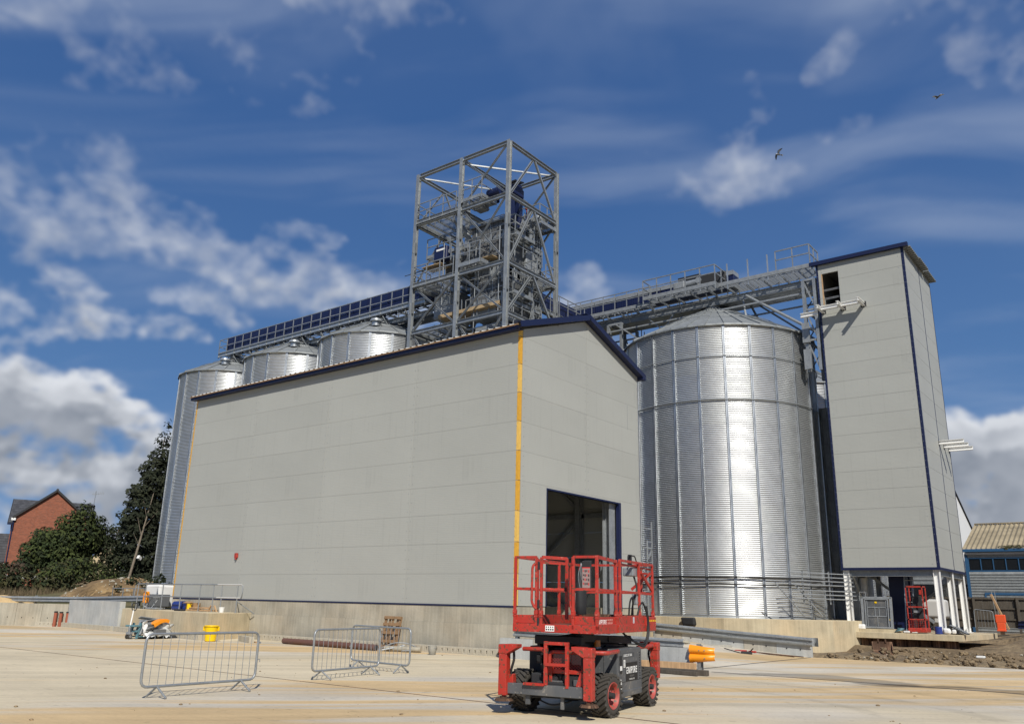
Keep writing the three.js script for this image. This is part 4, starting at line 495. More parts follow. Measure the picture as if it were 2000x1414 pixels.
{ // right gantry over the big silo to the cladded tower
  const T = thing('conveyor_gantry', 'galvanised conveyor gantry with railings running over the big silo to the cladded tower', 'conveyor'); const X0 = 47.3, X1 = 49.9, Y = 21.32, z0 = -33.6, zE = -14.3;
  railing(T, [V(X0, Y, z0), V(X0, Y, -25.15)], 1.12, .98, { w: .055, drop: .45 }); railing(T, [V(X1, Y, z0), V(X1, Y, -19)], 1.12, 1.9, { w: .05, drop: .3 });
  for (let i = 0; i < 8; i++) { const a = z0 + .1 + i * 1.75; const m = new MB().rb(48.35, Y + .52, a + .86, .8, .8, 1.7, .02).mesh('conveyor_casing', M.navyConv, T); const f = new MB(); for (let k = 0; k < 9; k++) f.ab(47.92, Y + .14, a + .1 + k * .19, 48.8, Y + .9, a + .13 + k * .19); f.mesh('casing_rib', M.navyConv, m); new MB().ab(47.9, Y + .93, a + .02, 48.8, Y + 1.22, a + 1.7).mesh('casing_lid', M.galvDark, m); }
  const walk = (x0, x1, a, b, y, n = 'walkway_grating') => { const g = new MB(); for (let x = x0 + .05; x < x1; x += .1) g.bar(V(x, y, a), V(x, y, b), .02, .03); for (let z = a; z < b; z += .4) g.bar(V(x0, y, z), V(x1, y, z), .02, .025); g.mesh(n, M.galvDull, T); };
  walk(X0, 48.3, z0, -25.2, Y); walk(46.35, 47.9, -25.2, -20.1, Y + .05); walk(46.9, 49.2, -20.1, -14.5, Y + .1);
  new MB().chan(V(X0 - .03, Y - .1, z0), V(X0 - .03, Y - .1, -25.2), .09, .24).chan(V(46.3, Y - .08, -25.2), V(46.3, Y - .08, -20.1), .09, .24).chan(V(46.85, Y - .05, -20.1), V(46.85, Y - .05, zE), .09, .24).mesh('edge_beam', M.galvDull, T);
  railing(T, [V(47.2, Y + .05, -25.2), V(46.3, Y + .05, -25.2), V(46.3, Y + .05, -20.1), V(48.2, Y + .05, -20.1)], 1.12, 1.12, { w: .06, drop: .5 });
  new MB().rb(48.3, Y + .75, -21.0, 1.0, 1.1, 1.9, .08).box(48.2, Y + 1.35, -22.6, .7, .25, 1.6).mesh('drive_unit', M.dark, T); { const c = new THREE.CylinderGeometry(.24, .24, .8, 18); c.rotateX(Math.PI / 2); new MB().add(c, new THREE.Matrix4().setPosition(47.5, Y + .72, -22.2)).rb(47.5, Y + .75, -23.1, .4, .5, .8, .05).mesh('drive_motor', M.galvDark, T); new MB().rb(48.4, Y + .7, -19.85, .8, 1.15, .35, .05).mesh('tail_box', M.navyConv, T); const s = new THREE.CylinderGeometry(.2, .2, .1, 18); s.rotateZ(Math.PI / 2); new MB().add(s, new THREE.Matrix4().setPosition(47.1, Y + .7, -21.6)).mesh('fan_cover', M.galvDull, T); }
  // open end towards the tower: bare posts then a railed landing
  for (const z of [-19.55, -18.2, -16.95]) new MB().ab(46.82, Y - .45, z, 46.9, Y + 1.25, z + .07).mesh('bare_post', M.galvBright, T);
  railing(T, [V(48.9, Y + .1, -19.6), V(48.9, Y + .1, -14.4)], .45, 1.25, { levels: [1], w: .05, drop: .2 }); railing(T, [V(46.85, Y + .1, -16.4), V(46.85, Y + .1, -14.35), V(48.4, Y + .1, -14.35)], 1.2, .95, { w: .06, drop: .45 });
  new MB().ibeam(V(47.9, Y - .75, z0), V(47.9, Y - .75, zE), .2, .42).ibeam(V(49.6, Y - .75, z0), V(49.6, Y - .75, zE), .2, .42).mesh('main_beam', M.galvDark, T);
  new MB().bar(V(47.3, Y - 1.55, -31), V(47.3, Y - 1.55, zE), .08, .1).bar(V(49.2, Y - 1.65, -31), V(49.2, Y - 1.65, zE), .08, .1).mesh('service_rail', M.galvDark, T); new MB().ab(48.05, Y - .95, z0, 49.45, Y - .30, -19.5).mesh('return_trough', M.galvDark, T); new MB().ab(48.05, Y - .95, -19.5, 49.45, Y - .62, zE).mesh('return_trough', M.galvDark, T);
  for (let z = z0 + .2; z < zE; z += 1.15) new MB().bar(V(X0 - .05 - (z > -25.2 && z < -20.1 ? 1.0 : 0), Y - .3, z), V(X1, Y - .3, z), .06, .14).mesh('cross_beam', M.galvDull, T);
  for (let z = z0 + .7; z < -20; z += 1.95) new MB().bar(V(X0, Y - .25, z), V(47.85, Y - .95, z), .06, .06).mesh('knee_brace', M.galvDark, T);
  new MB().box(48.6, Y - 1.25, -21.2, .9, .9, 1.6).mesh('silo_inlet', M.dark, T); for (const [dx, dz] of [[-.6, -2.6], [.6, -2.6], [-.6, 2.2], [.6, 2.2]]) new MB().bar(V(48.5 + dx, Y - .9, -21.2 + dz), V(48.5 + dx * 2.6, 18.6, -21.2 + dz * 1.25), .1, .1).mesh('roof_prop', M.galvDull, T);
  new MB().tube(V(47.4, Y - .9, -18.6), V(47.2, 17.3, -14.5), .09, 10).mesh('raking_prop', M.galv, T); new MB().tube(V(49.6, Y - .9, -18.6), V(49.6, 17.0, -14.6), .06, 10).mesh('raking_prop', M.galvDull, T);
  for (const [a, b] of [[[47.9, Y - 1, -25.6], [48.1, 18.6, -23.8]], [[47.3, Y - 1, -28], [47.3, 18.0, -25]]]) new MB().bar(V(...a), V(...b), .09, .09).mesh('raking_prop', M.galvDull, T);
}
function trestle(label, x0, x1, za, zb, top, y0, bays) { const T = thing('conveyor_trestle', label, 'trestle'); for (const x of [x0, x1]) for (const z of [za, zb]) new MB().ibeam(V(x, y0, z), V(x, top, z), .18, .18, .016, V(1, 0, 0)).mesh('leg', M.galv, T); const h = (top - y0) / bays; for (let i = 0; i < bays; i++) { const a = y0 + i * h, b = a + h; for (const z of [za, zb]) { new MB().angle(V(x0, a, z), V(x1, b, z), .09).mesh('brace', M.galvDull, T); new MB().bar(V(x0, b, z), V(x1, b, z), .08, .12).mesh('strut', M.galvDull, T); } for (const x of [x0, x1]) { new MB().angle(V(x, b, za), V(x, a, zb), .09).mesh('brace', M.galvDull, T); new MB().bar(V(x, b, za), V(x, b, zb), .08, .12).mesh('strut', M.galvDull, T); } } return T; }
{ const t = trestle('lattice trestle legs left of the big silo under the right gantry', 47.5, 49.7, -28.6, -27.6, 20.35, 0, 6); const l = new MB(); for (const dx of [0, .42]) l.bar(V(49.8 + dx, 8, -27.3), V(49.8 + dx, 20.4, -27.3), .05, .05); for (let y = 8.2; y < 20; y += .3) l.bar(V(49.8, y, -27.3), V(50.22, y, -27.3), .03, .03); l.mesh('ladder', M.galvDark, t); railing(t, [V(44.4, 16.7, -30.6), V(48.6, 16.7, -29.4)], 1.1, 1.3, { w: .05 }); }
{ const t = trestle('lattice trestle squeezed between the big silo and the cladded tower', 47.15, 49.6, -14.95, -14.3, 20.5, 14.9, 3); for (const y of [16.6, 15.0]) new MB().ab(46.9, y, -15.15, 47.05, y + 1.2, -14.75).mesh('splice_plate', M.galvDull, t); new MB().rb(50.2, 10.6, -14.3, .7, 1.5, .55, .06).mesh('filter_box', M.galvDull, t); for (let i = 0; i < 5; i++) new MB().bar(V(49.7, 17.2 - i * 1.5, -14.35), V(50.9, 16.6 - i * 1.5, -14.6), .09, .16).mesh('duct_arm', i % 2 ? M.galvBright : M.galvDull, t); new MB().ab(49.9, 1, -14.6, 50.5, 9.6, -14.12).ab(50.7, 1, -16.4, 53.6, 13.5, -14.3).mesh('elevator_leg', M.galvDull, t); for (let i = 0; i < 6; i++) new MB().ab(50.64, 1, -16.35 + i * .34, 50.7, 13.5, -16.28 + i * .34).mesh('casing_rib', M.galvDull, t); }
// ================================================================ CLADDED TOWER
const TX0 = 47.0, TX1 = 53.4, TZ0 = -9.3, TZ1 = -14.08, TY0 = 3.86, TY1 = 21.22, TXM = 50.55, SLAB = .7;
const tower = thing('intake_tower', 'tall narrow pale grey cladded tower standing on splayed white steel legs', 'tower');
{
  const MAT = [M.clad0, M.clad1, M.clad2], G = .006, PH2 = (21.3 - TY0) / 17.2; let i = 0; const OZ0 = -12.86, OZ1 = -13.83, OY0 = 18.63, OY1 = 20.6;
  const P = (x0, y0, z0, x1, y1, z1) => new MB().ab(x0, y0 + G, z0, x1, y1 - G, z1).mesh('wall_panel', MAT[(i = i * 5 + 3) % 3], tower);
  for (let k = 0; k < 18; k++) { const y0 = TY0 + .03 + k * PH2, y1 = Math.min(y0 + PH2, TY1); if (y1 - y0 < .08) continue;
    if (y0 < OY1 && y1 > OY0) { P(TX0, y0, TZ0 - .11, TX0 + .1, y1, OZ0); P(TX0, y0, OZ1, TX0 + .1, y1, TZ1 + .08); if (y0 < OY0) P(TX0, y0, OZ0 - .004, TX0 + .1, OY0, OZ1 + .004); if (y1 > OY1) P(TX0, OY1, OZ0 - .004, TX0 + .1, y1, OZ1 + .004); }
    else P(TX0, y0, TZ0 - .12, TX0 + .1, y1, TZ1 + .08);
    P(TX0 + .12, y0, TZ0, TXM - .05, y1, TZ0 - .1); P(TXM + .05, y0, TZ0, TX1 - .06, y1, TZ0 - .1); P(TX0 + .1, y0, TZ1, TX1, y1, TZ1 + .1); P(TX1 - .1, y0, TZ0 - .1, TX1 - .002, y1, TZ1 + .1); }
  new MB().ab(TX0 + .014, TY0 + .02, TZ0 - .13, TX0 + .08, OY0 - .02, TZ1 + .09).ab(TX0 + .014, OY0 - .02, TZ0 - .13, TX0 + .08, TY1, OZ0 + .02).ab(TX0 + .13, TY0 + .02, TZ0 - .014, TX1 - .1, TY1 - .02, TZ0 - .08).mesh('panel_backing', M.cladIn, tower);
  const F = new MB(); F.ab(TX0 - .012, TY0 - .02, TZ0 + .012, TX0 + .13, TY1, TZ0 - .05).ab(TX0 - .014, TY0, TZ0 - .03, TX0 + .02, TY1, TZ0 - .11); F.mesh('corner_flashing', M.navy, tower);
  new MB().ab(TX0 - .012, TY0 - .02, TZ1 + .1, TX0 + .1, TY1, TZ1 - .012).mesh('corner_flashing', M.navy, tower); new MB().ab(TXM - .05, TY0, TZ0 + .008, TXM + .05, TY1, TZ0 - .06).mesh('joint_flashing', M.navy, tower); new MB().ab(TX1 - .06, TY0, TZ0 + .012, TX1 + .012, TY1 - .2, TZ0 - .1).mesh('corner_flashing', M.navy, tower);
  new MB().ab(TX0 - .03, TY0 - .09, TZ0 + .03, TX1 + .03, TY0 + .04, TZ0 - .02).ab(TX0 - .03, TY0 - .09, TZ0 - .02, TX0 + .02, TY0 + .04, TZ1 - .02).mesh('base_flashing', M.navy, tower);
  new MB().ab(TX0 - .22, TY1 - .06, TZ0 + .3, TX0 + .03, TY1 + .16, TZ1 - .32).mesh('fascia', M.navy, tower); new MB().ab(TX0 + .1, TY1 - .02, TZ0 + .1, TX1, TY1 + .12, TZ1 - .1).mesh('roof_deck', M.galvDull, tower);
  for (const [a, b, e] of [[47.2, 49.1, .36], [49.25, 51.35, .42], [51.55, 53.6, .36]]) { const m = new MB(); for (let x = a; x < b - .05; x += .3) m.ab(x, TY1 + .02, TZ0 + e, x + .2, TY1 + .07, TZ0 - .3).ab(x + .2, TY1 - .02, TZ0 + e, x + .3, TY1 + .02, TZ0 - .3); m.mesh('roof_sheet_end', M.galvRoof, tower); }
  { const f = new MB(), s = (x, y, z, ax) => f.add(new THREE.CylinderGeometry(.014, .017, .014, 6), new THREE.Matrix4().makeRotationFromEuler(ax ? new THREE.Euler(0, 0, Math.PI / 2) : new THREE.Euler(Math.PI / 2, 0, 0)).setPosition(x, y, z)); for (let y = TY0 + .2; y < TY1 - .2; y += .34) { s(TX0 - .006, y, TZ0 - .3, 1); s(TX0 - .006, y, TZ1 + .3, 1); s(TX0 - .016, y + .1, TZ0 - .07, 1); s(TX0 + .07, y + .1, TZ0 + .015, 0); s(TX0 - .014, y + .1, TZ1 + .06, 1); } const m = f.mesh('fasteners', M.galvBright, tower); m.userData.kind = 'stuff'; }
  for (const y of [19.14, 19.66]) new MB().tube(V(TX0 + .16, y, OZ0), V(TX0 + .16, y - .02, OZ1), .025, 8).tube(V(TX0 + .16, y - .07, OZ0), V(TX0 + .16, y - .09, OZ1), .018, 8).mesh('opening_rail', M.galvDull, tower);
  new MB().ab(TX0 - .004, OY0, OZ1 + .0, TX0 + .1, OY1, OZ1 + .05).mesh('opening_reveal', M.woodPale, tower);
  // beams left sticking out of the cladding
  for (const z of [-11.63, -12.74, -13.86]) { new MB().ibeam(V(TX0 + .15, 18.28, z), V(TX0 - 1.15, 18.28, z), .16, .2, .02).mesh('stub_beam', M.white, tower); new MB().ab(TX0 - .003, 18.13, z - .16, TX0 + .02, 18.46, z + .14).mesh('beam_hole', M.dark, tower); }
  new MB().ibeam(V(TX0 - .5, 18.34, -11.6), V(TX0 - .5, 18.34, -13.95), .2, .22, .02).mesh('stub_beam', M.white, tower); new MB().ibeam(V(TX0 - .75, 18.02, -14.0), V(TX0 - .75, 18.02, -14.95), .2, .24, .02).mesh('stub_beam', M.white, tower);
  for (const x of [50.55, 51.8, 53.1]) { new MB().ibeam(V(x, 10.75, TZ0 - .1), V(x, 10.75, TZ0 + 1.25), .16, .2, .02).mesh('stub_beam', M.white, tower); new MB().ab(x - .14, 10.55, TZ0 + .006, x + .12, 10.9, TZ0 - .01).mesh('beam_hole', M.dark, tower); }
  // legs, head beams, bracing
  for (const [x, z] of [[47.2, -9.5], [50.3, -9.5], [53.2, -9.5], [47.2, -13.88], [50.3, -13.88], [53.2, -13.88]]) { const l = new MB().ibeam(V(x, SLAB + .02, z), V(x, TY0 + .1, z), .24, .30, .028, V(0, 0, 1)).mesh('leg', M.white, tower); new MB().ab(x - .24, SLAB, z - .24, x + .24, SLAB + .035, z + .24).box(x, SLAB + .14, z, .3, .22, .03).box(x, SLAB + .14, z, .03, .22, .36).mesh('base_plate', M.white, l); }
  new MB().ibeam(V(47.25, TY0 - .22, -9.6), V(47.25, TY0 - .22, -13.8), .2, .34).mesh('head_beam', M.galvDull, tower); new MB().ibeam(V(47.3, TY0 - .22, -9.5), V(53.2, TY0 - .22, -9.5), .2, .26).mesh('head_beam', M.galvDull, tower); new MB().ibeam(V(47.3, TY0 - .22, -13.9), V(53.2, TY0 - .22, -13.9), .2, .3).mesh('head_beam', M.galvDull, tower);
  for (const [a, b] of [[[47.3, 3.6, -13.6], [50.2, .9, -13.6]], [[53.1, 3.6, -9.8], [50.4, .9, -9.8]], [[53.3, 3.6, -9.7], [53.3, .9, -13.7]], [[50.3, 3.6, -13.5], [50.3, 1.2, -10.5]]]) new MB().bar(V(...a), V(...b), .11, .14).mesh('leg_brace', M.galvDull, tower);
  new MB().ab(TX0 + .2, TY0 + .02, TZ0 - .2, TX1 - .2, TY0 + .1, TZ1 + .2).mesh('floor_deck', M.galvDark, tower);
  for (let i2 = 0; i2 < 2; i2++) { new MB().ab(49.5 + i2 * 1.2, SLAB, -12.4, 50.3 + i2 * 1.2, 21, -11.6).mesh('elevator_leg', M.navyConv, tower); }
  new MB().ab(48.9, SLAB, -12.9, 52.2, 1.9, -11.2).mesh('elevator_boot', M.navyConv, tower);
}
{ // slab with steel sheet piles under it
  const t = thing('tower_slab', 'thick concrete slab under the tower legs, over rusty sheet piles', 'slab'); const s = new THREE.Shape(); for (const [i, [x, z]] of [[46.3, -15.1], [46.3, -8.55], [51.6, -8.3], [55.2, -8.4], [55.2, -15.2]].entries()) i ? s.lineTo(x, -z) : s.moveTo(x, -z); s.closePath(); const e = new THREE.ExtrudeGeometry(s, { depth: .26, bevelEnabled: true, bevelSize: .015, bevelThickness: .015, bevelSegments: 1 }); e.rotateX(-Math.PI / 2); e.translate(0, .425, 0); new MB().add(e).mesh('slab', M.concWarm, t);
  new MB().ab(46.6, .7, -13.55, 47.9, .86, -11.35).mesh('plinth', M.concWarm, t);
  for (let i = 0; i < 11; i++) { const z = -14.95 + i * .56; new MB().ab(46.62, -.4, z, 46.66, .44, z + .3).bar(V(46.64, .02, z + .3), V(46.86, .02, z + .42), .04, .84).ab(46.84, -.4, z + .40, 46.88, .44, z + .54).mesh('sheet_pile', M.rust, t); }
}
// ================================================================ RED SCISSOR LIFT (local: +X to its rear, +Z to its right)
function canvasTex(w, h, draw) { const c = document.createElement('canvas'); c.width = w; c.height = h; draw(c.getContext('2d'), w, h); const t = new THREE.CanvasTexture(c); t.colorSpace = THREE.SRGBColorSpace; return t; }
function sign(name, w, h, tex, parent, pos, rot, extra = {}) { const g = new THREE.PlaneGeometry(w, h); const m = new THREE.Mesh(g, new THREE.MeshStandardMaterial({ map: tex, roughness: .5, ...extra })); m.name = name; m.position.set(...pos); if (rot) m.rotation.set(...rot); parent.add(m); return m; }
{
  const T = thing('scissor_lift', 'red and grey rough terrain scissor lift with railed platform, parked before the open door', 'scissor lift', [12.03, 0, -8.2], 10.5 * D2R), pm = (n, f, mat, p = T) => { const m = new MB(); f(m); return m.mesh(n, mat, p); };
  // wheels
  const R = .325, W = .30;
  const prof = [[.19, -W / 2 + .02], [.235, -W / 2], [.285, -W / 2 + .012], [.302, -W / 2 + .05], [.304, 0], [.302, W / 2 - .05], [.285, W / 2 - .012], [.235, W / 2], [.19, W / 2 - .02]].map(([r, y]) => new THREE.Vector2(r, y));
  const tyreB = new MB(); { const l = new THREE.LatheGeometry(prof, 40); l.rotateX(Math.PI / 2); tyreB.add(l); for (let i = 0; i < 22; i++) for (const s of [-1, 1]) { const a = (i + (s > 0 ? .5 : 0)) / 22 * 2 * Math.PI; const m = new THREE.Matrix4().makeRotationZ(a).multiply(new THREE.Matrix4().makeTranslation(.308, 0, s * .078)).multiply(new THREE.Matrix4().makeRotationX(s * .62)); tyreB.add(new RoundedBoxGeometry(.045, .042, .185, 1, .008), m); } }
  const rimB = new MB(); { const l = new THREE.LatheGeometry([[.0, .05], [.075, .055], [.09, .03], [.12, .0], [.15, .02], [.172, .075], [.186, .12], [.205, .138], [.205, .145], [.196, .148], [.18, .125], [.165, .08]].map(([r, y]) => new THREE.Vector2(r, y)), 36); l.rotateX(Math.PI / 2); rimB.add(l); for (let i = 0; i < 6; i++) { const a = i / 6 * 6.283; rimB.add(new THREE.CylinderGeometry(.012, .012, .03, 6).rotateX(Math.PI / 2), new THREE.Matrix4().setPosition(.07 * Math.cos(a), .07 * Math.sin(a), .06)); } }
  const hubB = new MB(); hubB.add(new THREE.CylinderGeometry(.045, .055, .13, 16).rotateX(Math.PI / 2), new THREE.Matrix4().setPosition(0, 0, .09));
  const tg = tyreB.geo(), rg = rimB.geo(), hg = hubB.geo();
  for (const [x, z, turn] of [[.10, .72, -.10], [2.06, .72, 0], [.10, -.72, -.10], [2.06, -.72, 0]]) { const w = new THREE.Group(); w.name = 'wheel'; w.position.set(x, R, z); w.rotation.y = turn + (z < 0 ? Math.PI : 0); T.add(w); part('tyre', tg, M.rubber, w, null, [0, 0, x]); part('rim', rg, M.rimRed, w); part('hub', hg, M.dark, w); }
  // chassis
  pm('axle', m => { m.tube(V(.1, R, -.6), V(.1, R, .6), .06, 10).tube(V(2.06, R, -.6), V(2.06, R, .6), .06, 10); }, M.greyPaint);
  pm('chassis', m => { m.rb(1.1, .5, 0, 2.9, .26, .78, .02).rb(-.2, .42, 0, .5, .2, .5, .02); }, M.dark);
  pm('bumper', m => m.rb(-.47, .39, -.07, .09, .165, 1.33, .01), M.greyPaint);
  pm('step_tread', m => { m.rb(-.51, .475, -.25, .12, .035, .36, .006); for (let i = 0; i < 11; i++) m.box(-.572, .475, -.41 + i * .032, .012, .03, .014); }, M.red);
  for (const [x, z, y0, s, rear] of [[-.50, -.80, .31, 1, 0], [-.50, .68, .31, -1, 0], [2.62, .74, .46, -1, 1], [2.62, -.78, .46, 1, 1]]) { const j = pm('outrigger', m => { m.rb(x, (y0 + 1.0) / 2 - .04, z, .15, 1.0 - y0 - .02, .145, .012); m.rb(x, .985, z, .17, .15, .165, .02); const w = new THREE.Shape(); w.moveTo(0, 0); w.lineTo(.2, .11); w.lineTo(.2, .15); w.lineTo(0, .15); w.closePath(); const e = new THREE.ExtrudeGeometry(w, { depth: .17, bevelEnabled: true, bevelSize: .006, bevelThickness: .006, bevelSegments: 1 }); e.rotateY(-Math.PI / 2 * s); m.add(e, new THREE.Matrix4().setPosition(x + .085 * s, .91, z + .06 * s)); if (!rear) m.rb(x + .1, .52, z + s * .10, .12, .16, .08, .01); }, M.red);
    pm('ram', m => { m.cyl(x, (y0 + .2) / 2, z, .035, y0 - .18, 12); }, M.redDark, j); if (!rear) pm('foot_pad', m => { m.cyl(x, .215, z, .155, .035, 24, .13); m.cyl(x, .24, z, .06, .04, 12); }, M.rust, j);
    pm('hose', m => m.path([V(x + .07, .96, z + s * .13), V(x + .06, .82, z + s * .14), V(x + .05, .65, z + s * .10), V(x + .07, .5, z + s * .12)], .02, 16, 6), M.black, j); }
  // cowls
  const cowl = (z0, z1, x0, x1, mat, n) => { const s = new THREE.Shape(); s.moveTo(x0, .33); s.lineTo(x1, .33); s.lineTo(x1, .92); s.quadraticCurveTo(x1, 1.0, x1 - .09, 1.0); s.lineTo(x0 + .02, .995); s.lineTo(x0, .97); s.closePath(); const e = new THREE.ExtrudeGeometry(s, { depth: z1 - z0, bevelEnabled: true, bevelSize: .012, bevelThickness: .012, bevelSegments: 2, curveSegments: 6 }); e.translate(0, 0, z0); const m = new MB(); m.add(e); return m.mesh(n, mat, T); };
  const rc = cowl(.12, .78, .47, 1.68, M.greyPaint, 'engine_cowl'); cowl(-.78, -.22, .42, 1.68, M.dark, 'engine_cowl');
  pm('cowl_seam', m => m.ab(.455, .33, .55, .46, .985, .556).ab(.455, .62, .14, .46, .626, .77).ab(.5, .48, .791, 1.66, .486, .794).ab(.62, .5, .791, .624, .98, .794), M.black, rc);
  pm('cowl_skirt', m => m.rb(1.07, .30, .70, 1.2, .11, .2, .02), M.greyPaint, rc);
  pm('vent_slots', m => { for (let i = 0; i < 11; i++) m.rb(1.58, .50 + i * .042, .789, .05, .022, .012, .004); }, M.black, rc);
  pm('handle_recess', m => m.ab(.56, .62, .786, .68, .9, .797), M.black, rc); pm('recess_label', m => m.ab(.57, .67, .798, .67, .74, .8), M.white, rc);
  pm('beacon', m => m.cyl(.55, 1.075, .40, .062, .12, 20, .055), M.amber); pm('beacon_base', m => m.cyl(.55, 1.015, .40, .072, .03, 20), M.galv);
  // number board, stickers
  const empire = (c, w, h, sub) => { c.fillStyle = '#101114'; c.fillRect(0, 0, w, h); c.fillStyle = '#f2f2ee'; c.textAlign = 'center'; c.font = 'bold ' + h * .50 + 'px sans-serif'; c.save(); c.translate(w / 2, h * .58); c.scale(w * .93 / c.measureText('EMPIRE').width, 1); c.fillText('EMPIRE', 0, 0); c.restore(); c.fillStyle = '#101114'; c.fillRect(w * .03, h * .34, w * .10, h * .035); if (sub) { c.fillStyle = '#8a8a86'; c.font = h * .12 + 'px sans-serif'; c.fillText('HIRE GROUP', w / 2, h * .76); c.fillStyle = '#d5d5d0'; c.font = 'bold ' + h * .11 + 'px sans-serif'; c.fillText('POWERED ACCESS', w / 2, h * .93); } };
  sign('logo_plate', .60, .30, canvasTex(512, 256, (c, w, h) => empire(c, w, h, true)), T, [1.16, .63, .7945]);
  sign('fleet_number', .56, .075, canvasTex(512, 72, (c, w, h) => { c.fillStyle = '#3e4145'; c.fillRect(0, 0, w, h); c.fillStyle = '#e8e8e4'; c.font = 'bold 58px sans-serif'; c.fillText('LASEC2 RT 404', 8, 58); }), T, [1.02, .90, .7945]);
  for (const [x, y, w, h] of [[.79, .77, .09, .12], [.60, .50, .07, .06], [.62, .43, .06, .1]]) sign('sticker', w, h, canvasTex(64, 64, (c, a, b) => { c.fillStyle = '#e6e6e2'; c.fillRect(0, 0, a, b); c.fillStyle = '#555'; for (let i = 0; i < 5; i++) c.fillRect(8, 8 + i * 11, 30 + (i * 13) % 18, 4); }), T, [x, y, .796]);
  // front guard: tubes, ladder frame, grille
  pm('tube_guard', m => { m.poly([V(-.30, .99, -.56), V(-.36, 1.0, -.12), V(-.36, .62, -.10)], .034, 10, .12); m.poly([V(-.37, .62, -.06), V(-.37, .97, -.05), V(-.37, .97, .52), V(-.37, .58, .54)], .030, 10, .09); m.poly([V(-.36, .98, .66), V(-.28, .98, .9), V(.42, .98, .82)], .034, 10, .1); m.poly([V(1.75, .99, .70), V(2.5, 1.0, .74)], .034, 10, .01); }, M.red);
  const lad = pm('ladder_frame', m => { m.rb(-.50, .80, -.06, .05, .66, .06, .008).rb(-.50, .78, .31, .05, .68, .06, .008).rb(-.50, 1.10, .125, .06, .05, .43, .008).rb(-.49, .78, .12, .10, .045, .36, .006); }, M.red);
  pm('guard_mesh', m => { const y0 = .70, y1 = .95, z0 = -.03, z1 = .50; for (let k = -6; k < 12; k++) for (const s of [-1, 1]) { let a = [z0 + k * .055, y0], b = [a[0] + (y1 - y0) * 1.3, y1]; if (s < 0) { a = [a[0], y1]; b = [b[0], y0]; } const cl = t => [mix(a[0], b[0], t), mix(a[1], b[1], t)]; let t0 = clamp((z0 - a[0]) / (b[0] - a[0])), t1 = clamp((z1 - a[0]) / (b[0] - a[0])); if (t1 - t0 < .02) continue; const p = cl(t0), q = cl(t1); m.bar(V(-.34, p[1], p[0]), V(-.34, q[1], q[0]), .005, .006); } }, M.redDark);
  pm('guard_plate', m => { m.rb(-.36, .675, .24, .04, .06, .56, .006).rb(-.36, .60, -.02, .1, .34, .05, .01).rb(-.33, .60, .53, .1, .36, .06, .01); const g = new THREE.BoxGeometry(.06, .22, .12); m.add(g, new THREE.Matrix4().makeRotationX(.35).setPosition(-.42, .56, .53)); }, M.red);
  pm('engine_parts', m => { m.rb(-.24, .58, .24, .2, .16, .5, .02).rb(-.1, .82, .2, .1, .3, .6, .02).rb(-.32, .56, -.1, .12, .1, .18, .02); for (let i = 0; i < 3; i++) m.cyl(-.36, .57, .05 + i * .18, .05, .06, 12, .05, [0, 0, Math.PI / 2]); }, M.dark);
  pm('valve_block', m => { m.rb(-.36, .50, .07, .08, .08, .24, .01).rb(-.36, .52, .43, .08, .09, .12, .01); }, M.greyPaint); pm('hydraulic_hoses', m => { for (let i = 0; i < 5; i++) m.path([V(-.35, .52, -.18 + i * .1), V(-.38, .62, -.2 + i * .12), V(-.2, .7, -.1 + i * .1)], .012, 14, 5); m.path([V(-.3, .22, -.25), V(-.35, .17, 0), V(-.3, .24, .3)], .014, 14, 5); }, M.black);
  pm('tow_bracket', m => m.rb(-.42, .22, .2, .05, .2, .06, .01).rb(-.42, .24, -.4, .06, .16, .08, .01), M.greyPaint); pm('steering_rod', m => m.tube(V(-.12, .27, -.5), V(-.12, .27, .5), .025, 8).tube(V(-.2, .25, -.45), V(-.05, .3, .1), .02, 8), M.dark);
  // scissor pack
  for (let i = 0; i < 4; i++) for (const s of [-1, 1]) pm('scissor_arm', m => { const y = .68 + i * .135; m.bar(V(-.12, y + (s > 0 ? .1 : 0), s * (.30 + (i % 2) * .07)), V(2.3, y + (s > 0 ? 0 : .1), s * (.30 + (i % 2) * .07)), .055, .11); for (const x of [-.05, 1.1, 2.2]) m.cyl(x, y + .05, s * (.30 + (i % 2) * .07), .04, .09, 12, .04, [Math.PI / 2, 0, 0]); }, M.black);
  pm('scissor_pins', m => { for (let i = 0; i < 4; i++) for (const x of [0, 1.1, 2.15]) m.tube(V(x, .73 + i * .135, -.36), V(x, .73 + i * .135, .36), .03, 10); m.rb(1.1, .95, 0, 2.1, .38, .44, .03); m.rb(-.12, 1.14, 0, .12, .14, .84, .02).rb(-.14, .86, -.2, .1, .5, .08, .01).rb(-.14, .86, .2, .1, .5, .08, .01); }, M.black);
  pm('lift_ram', m => m.tube(V(.2, .75, 0), V(1.8, 1.05, 0), .06, 12), M.galvDark);
  // platform
  const P0 = -.40, P1 = 2.42, Z0 = -.68, Z1 = .78, YB = 1.265, YR = 2.45; const pl = new THREE.Group(); pl.name = 'platform'; T.add(pl);
  pm('deck', m => m.ab(P0 + .03, YB + .07, Z0 + .03, P1, YB + .10, Z1 - .03), M.rust, pl); pm('deck_underframe', m => { for (const x of [-.3, .3, .9, 1.5, 2.1]) m.rb(x, YB + .03, .05, .06, .07, 1.3, .005); }, M.black, pl);
  pm('front_beam', m => m.rb(P0, YB + .06, (Z0 + Z1) / 2, .05, .13, Z1 - Z0 + .05, .008), M.red, pl);
  pm('side_beam', m => m.rb((P0 + .47) / 2, YB + .07, Z1, .47 - P0, .15, .05, .008).rb((.47 + P1) / 2, YB + .065, Z1 + .02, P1 - .47, .13, .06, .008), M.red, pl); pm('side_beam', m => m.rb((P0 + P1) / 2, YB + .07, Z0, P1 - P0, .15, .05, .008), M.red, pl);
